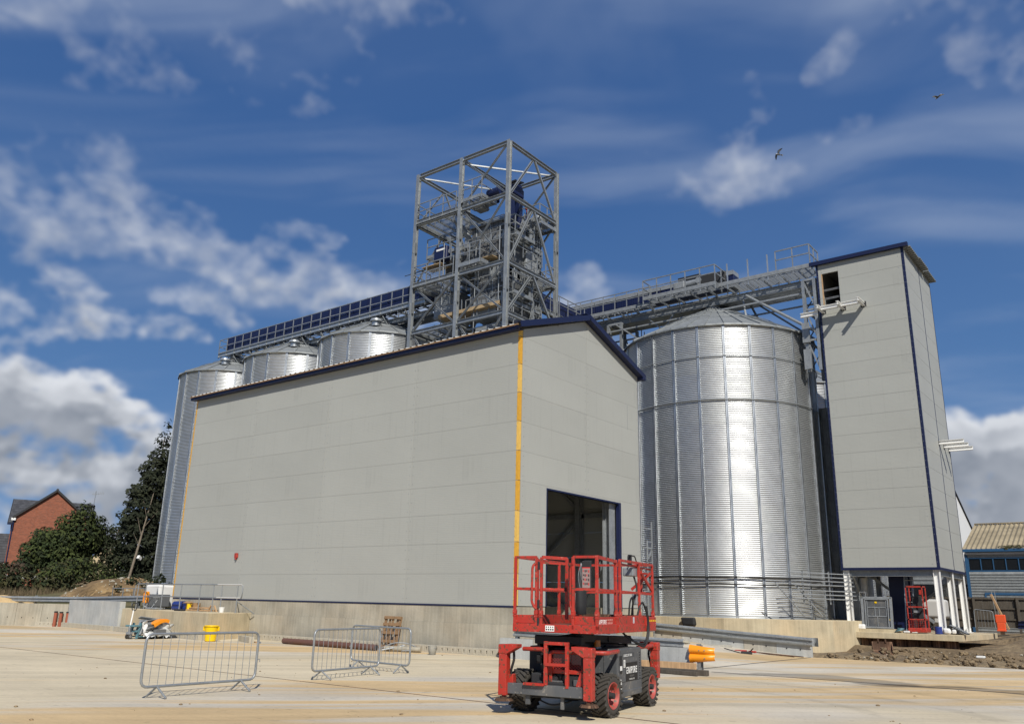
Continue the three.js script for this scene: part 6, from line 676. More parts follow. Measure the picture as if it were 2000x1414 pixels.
{ // rubble of work left on the platform block
  const P = (n, label, cat, pos, f, mat, part_ = 'body', turn = 0) => { const t = thing(n, label, cat, pos, turn); const m = new MB(); f(m); m.mesh(part_, mat, t); return t; }; const Y = 1.04;
  P('white_bag', 'white bulk bag by the far corner of the store beside the left silo', 'bag', [24.7, 1.1, -41.6], m => { const g = new RoundedBoxGeometry(1.5, 1.1, 1.3, 6, .15), p = g.attributes.position; for (let i = 0; i < p.count; i++) { const k = .9 + .25 * n3(p.getX(i) * 4, p.getY(i) * 4, p.getZ(i) * 4); p.setXYZ(i, p.getX(i) * k, p.getY(i) * k, p.getZ(i) * k); } g.computeVertexNormals(); m.add(g, new THREE.Matrix4().setPosition(0, .55, 0)); }, M.rag, 'sack');
  P('grey_crate', 'grey ribbed plastic crate behind the orange stub', 'crate', [23.9, 1.1, -41.0], m => { m.rb(0, .35, 0, .8, .6, .9, .03); for (let i = 0; i < 6; i++) m.rb(-.42, .35, -.4 + i * .16, .03, .56, .03, .005); }, M.greyPlastic, 'crate');
  P('tool_bag', 'dark blue holdall on the platform block', 'bag', [22.9, Y, -37.3], m => { const g = new RoundedBoxGeometry(.5, .42, .75, 4, .12), p = g.attributes.position; for (let i = 0; i < p.count; i++) { const k = .85 + .35 * n3(p.getX(i) * 7 + 3, p.getY(i) * 7, p.getZ(i) * 7); p.setXYZ(i, p.getX(i) * k, p.getY(i) * k, p.getZ(i) * k); } g.computeVertexNormals(); m.add(g, new THREE.Matrix4().setPosition(0, .2, 0)); }, M.blueDrum, 'holdall');
  P('brown_carton', 'open brown cardboard carton on the platform block', 'box', [22.95, Y, -36.3], m => { m.ab(-.2, 0, -.3, .2, .36, -.285).ab(-.2, 0, .285, .2, .36, .3).ab(-.2, 0, -.3, -.185, .36, .3).ab(.185, 0, -.3, .2, .36, .3).ab(-.2, 0, -.3, .2, .02, .3).box(-.28, .38, 0, .2, .012, .58, [0, 0, .4]); }, M.cardboard, 'carton');
  P('yellow_tub', 'small yellow tub beside the brown carton', 'tub', [22.6, Y, -36.05], m => m.cyl(0, .16, 0, .1, .3, 16).cyl(0, .31, 0, .11, .03, 16), M.yellow, 'tub');
  P('white_pail', 'small white pail near the handrail end', 'pail', [22.1, Y, -32.75], m => m.cyl(0, .11, 0, .09, .2, 18, .12).cyl(0, .215, 0, .125, .025, 18), M.white, 'pail');
  P('timber_offcuts', 'pale timber offcuts and a board on the platform block', 'timber', [22.6, Y, -35.0], m => { m.box(0, .06, 0, .3, .06, 1.9, [0, .05, 0]).box(.1, .16, -.3, .4, .04, 1.5, [0, -.06, .1]).box(-.1, .12, 1.2, .05, .05, .4, [.9, 0, 0]).box(-.1, .12, .7, .05, .05, .4, [-.9, 0, 0]); }, M.woodPale, 'offcut');
  P('black_tray', 'flat black tray on the platform block edge', 'tray', [21.75, Y, -35.4], m => m.rb(0, .05, 0, .25, .08, .55, .03), M.dark, 'tray');
  P('folding_trestle', 'small dark folding trestle beneath the handrail', 'trestle', [22.6, Y, -39.3], m => { for (const z of [-.3, .3]) m.tube(V(-.2, 0, z), V(.2, .55, z), .015, 6).tube(V(.2, 0, z), V(-.2, .55, z), .015, 6); m.rb(0, .56, 0, .4, .03, .8, .01).rb(0, .06, .4, .5, .08, .9, .02); }, M.galvDull, 'frame');
  // beside the ramp
  P('timber_baulk', 'weathered timber baulks lying at the foot of the near ramp wall', 'timber', [21.3, 0, -10.95], m => m.rb(0, .07, 0, .16, .14, 1.9, .01, [0, .1, 0]).rb(-.15, .06, .25, .1, .10, 1.1, .01, [0, -.12, 0]), M.woodGrey, 'baulk');
  P('pale_timber', 'pale timber board along the base of the near ramp wall', 'timber', [22.1, 0, -12.1], m => m.rb(0, .13, 0, .1, .24, 2.8, .01, [0, .03, 0]), M.woodPale, 'board');
  P('grey_kerb_block', 'long grey kerb block lying on the ramp behind the guard rail post', 'kerb', [32.6, .16, -14.8], m => m.rb(0, .07, 0, .22, .16, 1.1, .01, [0, .4, 0]), M.concGrey, 'kerb_stone');
  P('rubble_heap', 'scatter of pale wrapping and rubble on the ramp before the far wall', 'rubble', [31.9, .34, -16.7], m => { const r = mulberry(5); for (let i = 0; i < 34; i++) { const s = .04 + r() * .1; const g = new THREE.IcosahedronGeometry(s, 0); m.add(g, new THREE.Matrix4().makeScale(1.2, .7, 1.5).setPosition((r() - .5) * .5, s * .4, (r() - .5) * 2.2)); } }, M.concPale, 'rubble');
  P('red_tool', 'red handled tool lying on the ramp', 'tool', [31.8, .12, -13.5], m => m.rb(0, .04, 0, .08, .08, .45, .02, [0, .3, 0]).rb(-.1, .04, .5, .07, .07, .3, .02), M.red, 'tool');
  P('black_lump', 'black rubber foot block lying on the ramp', 'block', [30.9, .06, -12.9], m => m.rb(0, .07, 0, .22, .14, .4, .04, [0, .3, 0]).bar(V(-.1, .08, -.2), V(.1, .2, -.9), .03, .03).bar(V(0, .1, .1), V(-.1, .26, .3), .03, .03), M.dark, 'block');
  P('steel_bars', 'thin dark steel bars lying across the foot of the ramp', 'bar', [31.8, .04, -12.6], m => m.tube(V(.4, .12, -1.6), V(-.2, .03, 1.2), .018, 6).tube(V(.5, .08, -.6), V(.2, .02, 1.4), .018, 6), M.rust, 'bar');
  P('black_sack', 'black rubble sack hanging over the edge of the silo base', 'sack', [41.8, .78, -20.5], m => { const g = new RoundedBoxGeometry(.3, .42, .75, 4, .1), p = g.attributes.position; for (let i = 0; i < p.count; i++) { const k = .85 + .3 * n3(p.getX(i) * 7, p.getY(i) * 7, p.getZ(i) * 7); p.setXYZ(i, p.getX(i) * k, p.getY(i) * k, p.getZ(i) * k); } g.computeVertexNormals(); m.add(g, new THREE.Matrix4().setPosition(0, .22, 0)); }, M.dark, 'sack');
}
{ // caged ladder at the store's corner
  const t = thing('caged_ladder', 'galvanised ladder beside the right corner of the store', 'ladder'); const a = new MB(); for (const dx of [.25, .65]) a.bar(V(BX1 + dx, .5, -17.6), V(BX1 + dx, 5.4 - (dx > .5 ? .2 : 1), -17.6), .05, .05); for (let y = .7; y < 4.4; y += .28) a.bar(V(BX1 + .25, y, -17.6), V(BX1 + .65, y, -17.6), .03, .03); a.mesh('ladder', M.galvBright, t); for (const y of [1.6, 2.3, 4.9, 4.1]) new MB().bar(V(BX1, y, -17.65), V(BX1 + .75, y, -17.65), .04, .04).mesh('bracket', M.galvBright, t); new MB().bar(V(BX1 + .2, 3.5, -17.6), V(BX1 + .7, 4.1, -17.6), .05, .05).mesh('bracket', M.galvBright, t); }
// ================================================================ LEFT BACKGROUND
const RV = V(.905, 0, .425), DV = V(-.425, 0, .905); // right and toward the camera, as seen from the yard to the left background
function leafGeo(n, blobs, size, seed, o = {}) { // many small bent leaf clumps spread through overlapping lobes
  const r = mulberry(seed), pos = [], nor = [], tot = blobs.reduce((s, b) => s + b[3] * b[3] * (b[4] ?? b[3]), 0);
  const c = V(0, 0, 0); for (const b of blobs) { const cnt = Math.round(n * b[3] * b[3] * (b[4] ?? b[3]) / tot);
    for (let i = 0; i < cnt; i++) { let x, y, z, d; do { x = r() * 2 - 1; y = r() * 2 - 1; z = r() * 2 - 1; d = Math.hypot(x, y, z); } while (d > 1 || d < .25 || r() > .25 + d * .75); const q = n3(x * 2.6 + b[0] * 3, y * 2.6 + b[1] * 3, z * 2.6 + seed); if (q < (o.gap ?? .36)) continue; const k = .8 + q * .5;
      c.set(0, 0, 0).addScaledVector(RV, b[0] + x * b[3] * k).addScaledVector(DV, b[2] + z * b[3] * k); c.y = b[1] + y * (b[4] ?? b[3]) * k; if (c.y < (o.floor ?? -1e9)) continue;
      const s = size * (.55 + r() * .9), nn = V(x + (r() - .5) * 1.6, y + .35 + (r() - .5) * 1.4, z + (r() - .5) * 1.6).normalize(), t = V(r() - .5, (r() - .5) * .7 - (o.droop ?? 0), r() - .5).cross(nn).normalize(), u = nn.clone().cross(t); const w = s * (.38 + r() * .3);
      const A = c.clone().addScaledVector(t, -s), B = c.clone().addScaledVector(u, w).addScaledVector(nn, s * .18), C = c.clone().addScaledVector(t, s), D = c.clone().addScaledVector(u, -w).addScaledVector(nn, s * .18);
      for (const v of [A, C, B, A, D, C]) { pos.push(v.x, v.y, v.z); nor.push(nn.x, nn.y, nn.z); } } }
  const g = new THREE.BufferGeometry(); g.setAttribute('position', new THREE.Float32BufferAttribute(pos, 3)); g.setAttribute('normal', new THREE.Float32BufferAttribute(nor, 3)); g.setAttribute('uv', new THREE.Float32BufferAttribute(new Float32Array(pos.length / 3 * 2), 2)); return g; }
const L3 = (u, y, d) => V(0, y, 0).addScaledVector(RV, u).addScaledVector(DV, d);
function limbs(t, list, mat, name = 'trunk') { const m = new MB(); for (const [a, b, r0, r1] of list) m.tube(L3(...a), L3(...b), r0, 7, r1); return m.mesh(name, mat, t); }
function tree(name, label, cat, pos, mats, n, blobs, size, seed, limbList, o = {}) { const t = thing(name, label, cat, pos); mats.forEach((m, i) => part('crown', leafGeo(n / mats.length, blobs.map(b => [b[0] + (i - 1) * .08, b[1] + i * .06 - .1, b[2] + i * .1, b[3], b[4]]), size, seed + i * 13, o), m, t)); if (limbList) limbs(t, limbList, o.bark ?? M.bark); return t; }
tree('leafy_tree', 'broad dense dark green tree hiding the right half of the brick house', 'tree', [31.0, 1.6, -66.2], [M.leafA, M.leafB, M.leafC], 17000, [[-.9, 3.2, 0, 1.6, 1.5], [.5, 4.2, 0, 1.5, 1.4], [.5, 5.9, .1, .8, .9], [-.4, 5.2, 0, .9, .8], [-2.2, 2.9, .2, 1.2, 1.0], [-1.8, 4.0, .1, 1.0, .8], [1.1, 3.9, -.2, .9, .9], [1.4, 5.0, 0, .8, .9], [-2.6, 1.9, .3, 1.0, .7], [0, 2.1, .3, 1.5, 1.1]], .135, 3, [[[.2, -.3, 0], [.35, 2.6, 0], .2, .13], [[.35, 2.6, 0], [-.6, 4.4, .1], .12, .05], [[.35, 2.6, 0], [.9, 5.2, 0], .12, .04], [[.2, 1.6, 0], [1.6, 3.6, 0], .1, .04], [[.2, 1.4, 0], [-1.6, 3.0, .2], .1, .04]]);
tree('airy_tree', 'thin airy tree with pale limbs showing, right of the dense tree', 'tree', [33.6, 1.6, -65.4], [M.leafB, M.conifB], 4200, [[0, 3.4, 0, .95, .9], [.3, 4.7, 0, .75, .8], [.9, 5.3, .1, .55, .5], [1.2, 4.4, 0, .6, .5], [1.4, 3.5, 0, .65, .5], [.5, 2.4, 0, 1.2, .9], [-.5, 4.6, 0, .6, .7]], .125, 43, [[[-.6, -.3, 0], [-.1, 2.8, 0], .11, .07], [[-.1, 2.8, 0], [.4, 5.0, 0], .06, .025], [[-.1, 2.8, 0], [-.35, 4.6, 0], .06, .025], [[-.3, 1.8, 0], [1.2, 3.8, 0], .05, .02], [[.1, 3.4, 0], [1.1, 5.2, 0], .04, .015]], { gap: .47, bark: M.barkPale });
tree('round_shrub', 'big olive green bush in front of the dense tree, above the earth mound', 'bush', [29.9, 1.4, -62.0], [M.leafD, M.leafB, M.leafC], 8200, [[-.6, 1.5, 0, 1.5, 1.0], [1.0, 1.4, 0, 1.3, .9], [-1.7, 1.2, 0, 1.1, .9], [2.0, 1.0, 0, 1.0, .7], [.1, 2.3, 0, 1.1, .6]], .11, 77, [[[0, -.2, 0], [.4, 1.4, .8], .05, .02], [[-.2, -.2, .4], [.9, 1.2, 1.0], .03, .015]], { bark: M.twig });
tree('dark_hedge', 'dark green hedge trees between the cream house and the conifer', 'hedge', [37.0, 1.5, -70.5], [M.leafA, M.leafB], 9000, [[-1.6, 4.3, -.3, 1.0, .7], [-.4, 4.3, -.3, .9, .7], [.9, 2.4, 0, .9, 1.6], [-2.6, 3.8, -.4, .9, 1.0], [1.6, 3.0, 0, 1.0, 1.2], [.4, 3.7, -.3, .8, .7], [2.5, 1.6, 0, 1.2, 1.3], [1.2, .9, .8, 1.3, .8], [-.6, .5, 1.0, 1.1, .5], [-2.0, .5, 1.0, 1.0, .5]], .135, 91, [[[0, -.3, 0], [0, 2, 0], .12, .06]]);
tree('low_scrub', 'low dark scrub to the left of the earth mound', 'bush', [26.6, 1.2, -59.6], [M.leafB, M.leafD], 3600, [[-1.2, .9, 0, .9, .8], [.2, .8, 0, .9, .8], [1.3, .6, .2, .8, .6], [-2.2, 1.0, 0, .9, .8], [-3.2, 1.1, 0, 1.0, .8], [2.2, .5, .5, .6, .5]], .14, 12, null);
tree('bramble_bush', 'reddish brown bramble at the foot of the brick house', 'bush', [26.5, 1.9, -64.5], [M.bramble, M.leafB], 2600, [[-1.0, 1.3, 0, .9, .6], [.4, 1.4, 0, .9, .5], [-2.4, 1.2, 0, 1.0, .7], [-3.6, 1.3, 0, 1.0, .7]], .14, 58, null);
tree('spiky_yucca', 'pale yellow green spiky plant beside the low scrub', 'plant', [29.3, 1.2, -60.2], [M.leafC, M.dry], 520, [[0, .7, 0, .5, .6]], .2, 66, null, { droop: .6 });
{ const t = tree('conifer_tree', 'tall dark ragged conifer rising beside the leftmost silo', 'tree', [35.1, 1.2, -62.6], [M.conif, M.conifB, M.conif], 20000, [[.15, 13.3, 0, .28, .7], [.05, 12.3, 0, .55, .8], [.2, 11.0, 0, 1.0, .8], [-.1, 10.0, 0, 1.2, .8], [.1, 9.0, 0, 1.4, .8], [-.3, 8.1, 0, 1.55, .8], [-.2, 7.1, 0, 1.7, .8], [-.5, 6.2, 0, 1.8, .8], [-.2, 5.2, 0, 1.75, .8], [.1, 4.2, 0, 1.7, .8], [.2, 3.1, 0, 1.6, .8], [.3, 2.0, 0, 1.5, .8], [.2, 1.0, 0, 1.5, .8], [-1.6, 7.2, 0, .5, .3], [-1.8, 5.7, 0, .5, .3], [-1.4, 8.6, 0, .45, .3], [-1.1, 10.0, 0, .4, .3]], .155, 131, [[[0, -.3, 0], [.1, 12.6, 0], .22, .04]], { gap: .42, droop: .3 });
  const m = new MB(), r = mulberry(9); for (let i = 0; i < 30; i++) { const y = 1.5 + r() * 6, a = r() * 6.28, l = 1 + r() * 1.1; m.tube(V(0, y, 0), V(Math.cos(a) * l, y + .3 + r() * .6, Math.sin(a) * l), .025, 5, .008); } m.mesh('dead_branches', M.barkPale, t); }
{ const t = thing('dead_pole_tree', 'bare leaning dead trunk left of the conifer', 'tree', [33.1, 1.3, -61.6]); limbs(t, [[[0, -.2, 0], [.55, 3.6, 0], .12, .09], [[.55, 3.6, 0], [1.15, 8.0, 0], .09, .03], [[.7, 4.6, 0], [.2, 6.2, 0], .03, .012], [[.9, 6.0, 0], [.5, 7.3, 0], .025, .01], [[.85, 5.4, 0], [1.6, 6.6, 0], .025, .01], [[.6, 4.0, 0], [.1, 4.9, 0], .02, .008]], M.barkPale); }
{ const t = thing('bird_box', 'small white box fixed on the dead leaning trunk', 'box', [33.75, 4.35, -61.2], .4); new MB().rb(0, 0, 0, .34, .26, .2, .02, [0, 0, -.5]).mesh('box', M.white, t); }
{ // earth mound and sand heap
  const heap = (name, label, cat, pos, w, d, h, mat, seed, ang) => { const t = thing(name, label, cat, pos, ang); const g = new THREE.PlaneGeometry(w, d, 90, 60); g.rotateX(-Math.PI / 2); const p = g.attributes.position; for (let i = 0; i < p.count; i++) { const x = p.getX(i) / w * 2, z = p.getZ(i) / d * 2, q = Math.max(0, 1 - Math.pow(Math.abs(x - .15), 1.7) - z * z); p.setY(i, Math.pow(q, .75) * h * (.85 + .3 * f2(p.getX(i) * .8 + seed, p.getZ(i) * .8, 3)) + (f2(p.getX(i) * 3 + seed, p.getZ(i) * 3, 4) - .5) * .14 * Math.min(1, q * 6) - .25); } g.computeVertexNormals(); new MB().add(g).mesh('heap', mat, t); return t; };
  const m = heap('earth_mound', 'brown stony earth mound behind the grey retaining wall', 'mound', [28.2, 1.2, -53.6], 8.6, 5.2, 1.75, M.soil, 3, -.44); const st = new MB(), r = mulberry(3); for (let i = 0; i < 120; i++) { const x = (r() - .5) * 6, z = r() * 2.3, q = Math.max(0, 1 - Math.pow(Math.abs(x / 4.3 - .15), 1.7) - (z / 2.6) ** 2); st.add(new THREE.IcosahedronGeometry(.03 + r() * r() * .08, 0), new THREE.Matrix4().setPosition(x, Math.pow(q, .75) * 1.75 - .22, z)); } const sm_ = st.mesh('stones', M.concPale, m); sm_.userData.kind = 'stuff';
  const wd = thing('mound_weeds', 'small weeds growing on the brown earth mound', 'weeds', [28.2, 1.5, -52.8]); part('leaves', leafGeo(500, [[.6, 1.1, .6, .35, .3], [1.3, .9, .8, .3, .3], [2.1, 1.1, .4, .4, .4], [-.3, .6, 1.2, .25, .2], [2.8, .6, .6, .4, .4]], .1, 7), M.leafB, wd);
  heap('sand_heap', 'low pale yellow sand heap at the far left edge', 'sand', [19.9, 1.05, -53.6], 6.5, 5, .82, M.sand, 8, -.44); }
{ const t = thing('dry_grass', 'dry brown grass strip under the scrub at the far left', 'grass', [25.0, 1.3, -58.6]); t.userData.kind = 'stuff'; const m = new MB(), r = mulberry(14); for (let i = 0; i < 1500; i++) { const p = L3((r() - .6) * 8, 0, (r() - .5) * 1.6), h = .35 + r() * .5; const g = new THREE.BufferGeometry(), a = r() * 6.3, w = .03; g.setAttribute('position', new THREE.Float32BufferAttribute([p.x - w * Math.cos(a), p.y - .2, p.z - w * Math.sin(a), p.x + w * Math.cos(a), p.y - .2, p.z + w * Math.sin(a), p.x + (r() - .5) * .3, p.y + h, p.z + (r() - .5) * .3], 3)); m.add(g); } m.mesh('blades', M.dry, t); }
// houses
function gableWall(m, hw, ye, ya, z, d, y0 = 0) { const s = new THREE.Shape(); s.moveTo(-hw, y0); s.lineTo(hw, y0); s.lineTo(hw, ye); s.lineTo(0, ya); s.lineTo(-hw, ye); s.closePath(); const e = new THREE.ExtrudeGeometry(s, { depth: d, bevelEnabled: false }); e.translate(0, 0, z - d); return m.add(e); }
function slope(m, a, b, c, d, th = .12) { const n = b.clone().sub(a).cross(d.clone().sub(a)).normalize().multiplyScalar(th), pos = [], q = (A, B, C, D) => { for (const v of [A, B, C, A, C, D]) pos.push(v.x, v.y, v.z); }; const [A, B, C, D] = [a, b, c, d].map(v => v.clone().add(n)); q(a, b, c, d); q(A, B, C, D); q(a, b, B, A); q(b, c, C, B); q(c, d, D, C); q(d, a, A, D); const g = new THREE.BufferGeometry(); g.setAttribute('position', new THREE.Float32BufferAttribute(pos, 3)); g.computeVertexNormals(); return m.add(g); }
{ const H = thing('brick_house', 'red brick house with a tall front gable and slate roofs behind the trees', 'house', [41.0, 1.2, -92.7], -23.8 * D2R), pm = (n, f, mat, p = H) => { const m = new MB(); f(m); return m.mesh(n, mat, p); };
  pm('wall', m => { gableWall(m, 3.4, 8.0, 10.8, 0, 6); m.ab(-3.7, 0, -1.2, 3.6, 7.6, -9); }, M.brick);
  const rf = pm('roof', m => { slope(m, V(-3.62, 7.86, .18), V(0, 10.85, .18), V(0, 10.85, -6), V(-3.62, 7.86, -6)); slope(m, V(0, 10.85, .18), V(3.62, 7.86, .18), V(3.62, 7.86, -6), V(0, 10.85, -6)); slope(m, V(-4.0, 7.3, -.6), V(-4.0, 10.1, -4.8), V(3.9, 10.1, -4.8), V(3.9, 7.3, -.6), -.12); slope(m, V(-4.0, 10.1, -4.8), V(-4.0, 7.3, -9), V(3.9, 7.3, -9), V(3.9, 10.1, -4.8), -.12); }, M.slate);
  pm('verge', m => { m.bar(V(-3.66, 7.86, .22), V(0, 10.92, .22), .1, .2).bar(V(0, 10.92, .22), V(3.66, 7.86, .22), .1, .2); m.bar(V(-4.02, 7.32, -.6), V(-4.02, 10.14, -4.8), .1, .14); }, M.dark, rf); pm('ridge_tile', m => m.cyl(0, 10.98, -.0, .14, .5, 10, .14, [Math.PI / 2, 0, 0]), M.slate, rf); pm('eaves_return', m => m.ab(-3.75, 7.6, .02, -3.35, 7.85, .25), M.white); pm('downpipe', m => m.tube(V(-3.55, 0, -.3), V(-3.55, 7.6, -.3), .05, 8).tube(V(-3.5, 0, .1), V(-3.5, 7.5, .1), .05, 8).ab(-4.05, 7.2, -.8, -3.5, 7.36, -.5), M.navy);
  pm('aerial', m => { m.tube(V(3.7, 8.6, -2), V(3.75, 11.4, -2), .03, 6).bar(V(3.4, 11.0, -2), V(4.6, 11.2, -2), .04, .04); for (let i = 0; i < 7; i++) m.bar(V(3.5 + i * .17, 10.85 + i * .03, -2), V(3.5 + i * .17, 11.25 + i * .03, -2), .025, .025); }, M.galvDark); pm('base_band', m => m.ab(-3.42, 1.8, .0, 3.42, 2.2, .03), M.whiteDirty); }
{ const H = thing('slate_house', 'grey slate roofed house cut off by the left edge of the picture', 'house', [37.6, 1.2, -96.5], -21 * D2R); new MB().ab(-7, 0, -4, 1.6, 3.4, 0).mesh('wall', M.whiteDirty, H); const m = new MB(); slope(m, V(-7.2, 3.3, .3), V(-7.2, 6.4, -3.2), V(1.9, 6.4, -3.2), V(1.9, 3.3, .3), -.12); m.mesh('roof', M.slate, H); new MB().bar(V(-7.2, 6.46, -3.2), V(1.9, 6.46, -3.2), .2, .12).mesh('ridge', M.slate, H); new MB().ab(-7.2, 3.2, .25, 1.9, 3.34, .4).mesh('gutter', M.white, H); }
{ const H = thing('cream_house', 'small cream gabled house glimpsed between the trees', 'house', [58.8, 1.6, -115.6], -26.5 * D2R); const m = new MB(); gableWall(m, 2.0, 4.4, 6.3, 0, 7); m.mesh('wall', M.cream, H); const r = new MB(); slope(r, V(-2.2, 4.3, .2), V(0, 6.4, .2), V(0, 6.4, -7), V(-2.2, 4.3, -7)); slope(r, V(0, 6.4, .2), V(2.2, 4.3, .2), V(2.2, 4.3, -7), V(0, 6.4, -7)); r.mesh('roof', M.slate, H); new MB().ab(1.5, .4, .01, 1.9, 1.6, .05).mesh('window', M.white, H); }
// ================================================================ RIGHT BACKGROUND
{ const W = thing('warehouse', 'low grey industrial unit with brown corrugated roof and blue trimmed window band', 'building', [72, 0, 0]), pm = (n, f, mat, p = W) => { const m = new MB(); f(m); return m.mesh(n, mat, p); };
  const Z0 = -12.4, Z1 = 26; const rib = (y0, y1, pitch, x, mat, n) => { const pos = []; const N = Math.round((y1 - y0) / pitch); const pts = []; for (let i = 0; i < N; i++) { const y = y0 + i * pitch; pts.push([x, y], [x, y + pitch * .45], [x - .045, y + pitch * .55], [x - .045, y + pitch * .9]); } pts.push([x, y1]); for (let i = 0; i + 1 < pts.length; i++) { const [xa, ya] = pts[i], [xb, yb] = pts[i + 1]; for (const q of [[xa, ya, Z0], [xa, ya, Z1], [xb, yb, Z1], [xa, ya, Z0], [xb, yb, Z1], [xb, yb, Z0]]) pos.push(...q); } const g = new THREE.BufferGeometry(); g.setAttribute('position', new THREE.Float32BufferAttribute(pos, 3)); g.computeVertexNormals(); return new MB().add(g).mesh(n, mat, W); };
  rib(.4, 4.7, .2, 0, M.galvRoof, 'ribbed_wall'); pm('end_wall', m => { const s = new THREE.Shape(); s.moveTo(0, 0); s.lineTo(0, 6.2); s.lineTo(6.2, 8.55); s.lineTo(12.4, 6.2); s.lineTo(12.4, 0); s.closePath(); const e = new THREE.ExtrudeGeometry(s, { depth: .2, bevelEnabled: false }); e.translate(.06, 0, Z0 + .05); m.add(e); }, M.whiteDirty); pm('upper_wall', m => m.ab(.02, 5.7, Z0, .2, 6.2, Z1), M.galvRoof); pm('inner_wall', m => m.ab(.35, .3, Z0 + .2, .4, 6.1, Z1), M.cladIn);
  for (let z = Z0 + .14; z < 2; z += .82) { const f = pm('window', m => m.ab(-.02, 4.78, z, .1, 5.70, z + .06).ab(-.02, 4.72, z, .1, 4.82, z + .82).ab(-.02, 5.66, z, .1, 5.73, z + .82), M.bluePaint); pm('pane', m => m.ab(.05, 4.82, z + .06, .07, 5.66, z + .82), M.glassDark, f); }
  pm('corner_trim', m => m.ab(-.06, .4, Z0 - .06, .1, 6.0, Z0 + .14), M.bluePaint); pm('gutter', m => m.rb(-.25, 6.24, (Z0 + Z1) / 2, .24, .22, Z1 - Z0 + .3, .03), M.bluePaint); pm('soffit', m => m.ab(-.2, 5.95, Z0, .05, 6.1, Z1), M.whiteDirty); pm('low_opening', m => m.ab(-.03, 1.4, -11.3, .05, 3.05, 0), M.galvRoof); pm('door_trim', m => m.ab(-.07, 3.05, -11.4, .06, 3.22, 0).ab(-.07, 1.4, -11.42, .06, 3.05, -11.3), M.bluePaint);
  { const pos = [], pitch = .33; const pts = []; for (let z = Z0 - .1; z < Z1; z += pitch) for (let k = 0; k < 4; k++) pts.push([z + k * pitch / 4, .05 * Math.cos(k / 4 * 6.283)]); for (let i = 0; i + 1 < pts.length; i++) { const [za, ha] = pts[i], [zb, hb] = pts[i + 1]; for (const [x0, y0, x1, y1] of [[-.3, 6.33, 6.3, 8.72], [12.9, 6.33, 6.3, 8.72]]) for (const q of [[x0, y0 + ha, za], [x0, y0 + hb, zb], [x1, y1 + hb, zb], [x0, y0 + ha, za], [x1, y1 + hb, zb], [x1, y1 + ha, za]]) pos.push(...q); } const g = new THREE.BufferGeometry(); g.setAttribute('position', new THREE.Float32BufferAttribute(pos, 3)); g.computeVertexNormals(); new MB().add(g).mesh('roof', M.roofAC, W); pm('ridge', m => m.bar(V(6.3, 8.77, Z0 - .1), V(6.3, 8.77, Z1), .4, .08), M.roofAC); const w = part('roof_weeds', leafGeo(160, [[0, 0, 0, .35, .16]], .06, 4), M.leafD, W, [-.1, 6.42, -9.2]); w.scale.set(1, 1, 3); } }
{ const t = thing('white_gable', 'white gabled building half hidden behind the tall cladded tower', 'building', [80.6, 0, -14.2]); const m = new MB(); { const s = new THREE.Shape(); s.moveTo(-1.5, 0); s.lineTo(9, 0); s.lineTo(9, 7.9); s.lineTo(0, 12); s.lineTo(-1.5, 11.4); s.closePath(); const e = new THREE.ExtrudeGeometry(s, { depth: 12, bevelEnabled: false }); e.translate(0, 0, -12); m.add(e); } m.mesh('wall', M.white, t); const r = new MB(); slope(r, V(-1.6, 11.4, .1), V(0, 12.1, .1), V(0, 12.1, -12), V(-1.6, 11.4, -12)); slope(r, V(0, 12.1, .1), V(9.2, 7.85, .1), V(9.2, 7.85, -12), V(0, 12.1, -12)); r.mesh('roof', M.dark, t); }
{ const t = thing('ribbed_shed', 'grey ribbed shed seen dimly between the tower legs', 'shed', [76, 0, -17]); new MB().ab(0, 0, -5, 3, 4.9, 4.2).mesh('wall', M.galvDark, t); for (let i = 0; i < 14; i++) new MB().ab(-.06, .4 + i * .32, -5, 0, .56 + i * .32, 4.2).mesh('cladding_rib', M.galvDull, t); new MB().ab(-.09, 2.6, -4.5, -.02, 3.9, 3.8).mesh('window_band', M.glassDark, t); }
{ const t = thing('board_fence', 'weathered vertical board fence in front of the industrial unit', 'fence'); const r = mulberry(19); let k = 0; for (let z = -16; z < 6; z += .155) { const h = 2.72 + (r() - .5) * .08; new MB().box(62 + (r() - .5) * .02, (.9 + h) / 2, z, .022, h - .9, .15).mesh('board', M.woodGrey, t); } for (const y of [1.35, 2.0, 2.6]) new MB().ab(61.9, y, -16, 61.98, y + .09, 6).mesh('rail', M.woodGrey, t); for (let z = -15.4; z < 6; z += 2.42) new MB().ab(61.78, .3, z, 61.9, 2.72, z + .13).mesh('post', M.woodGrey, t); }
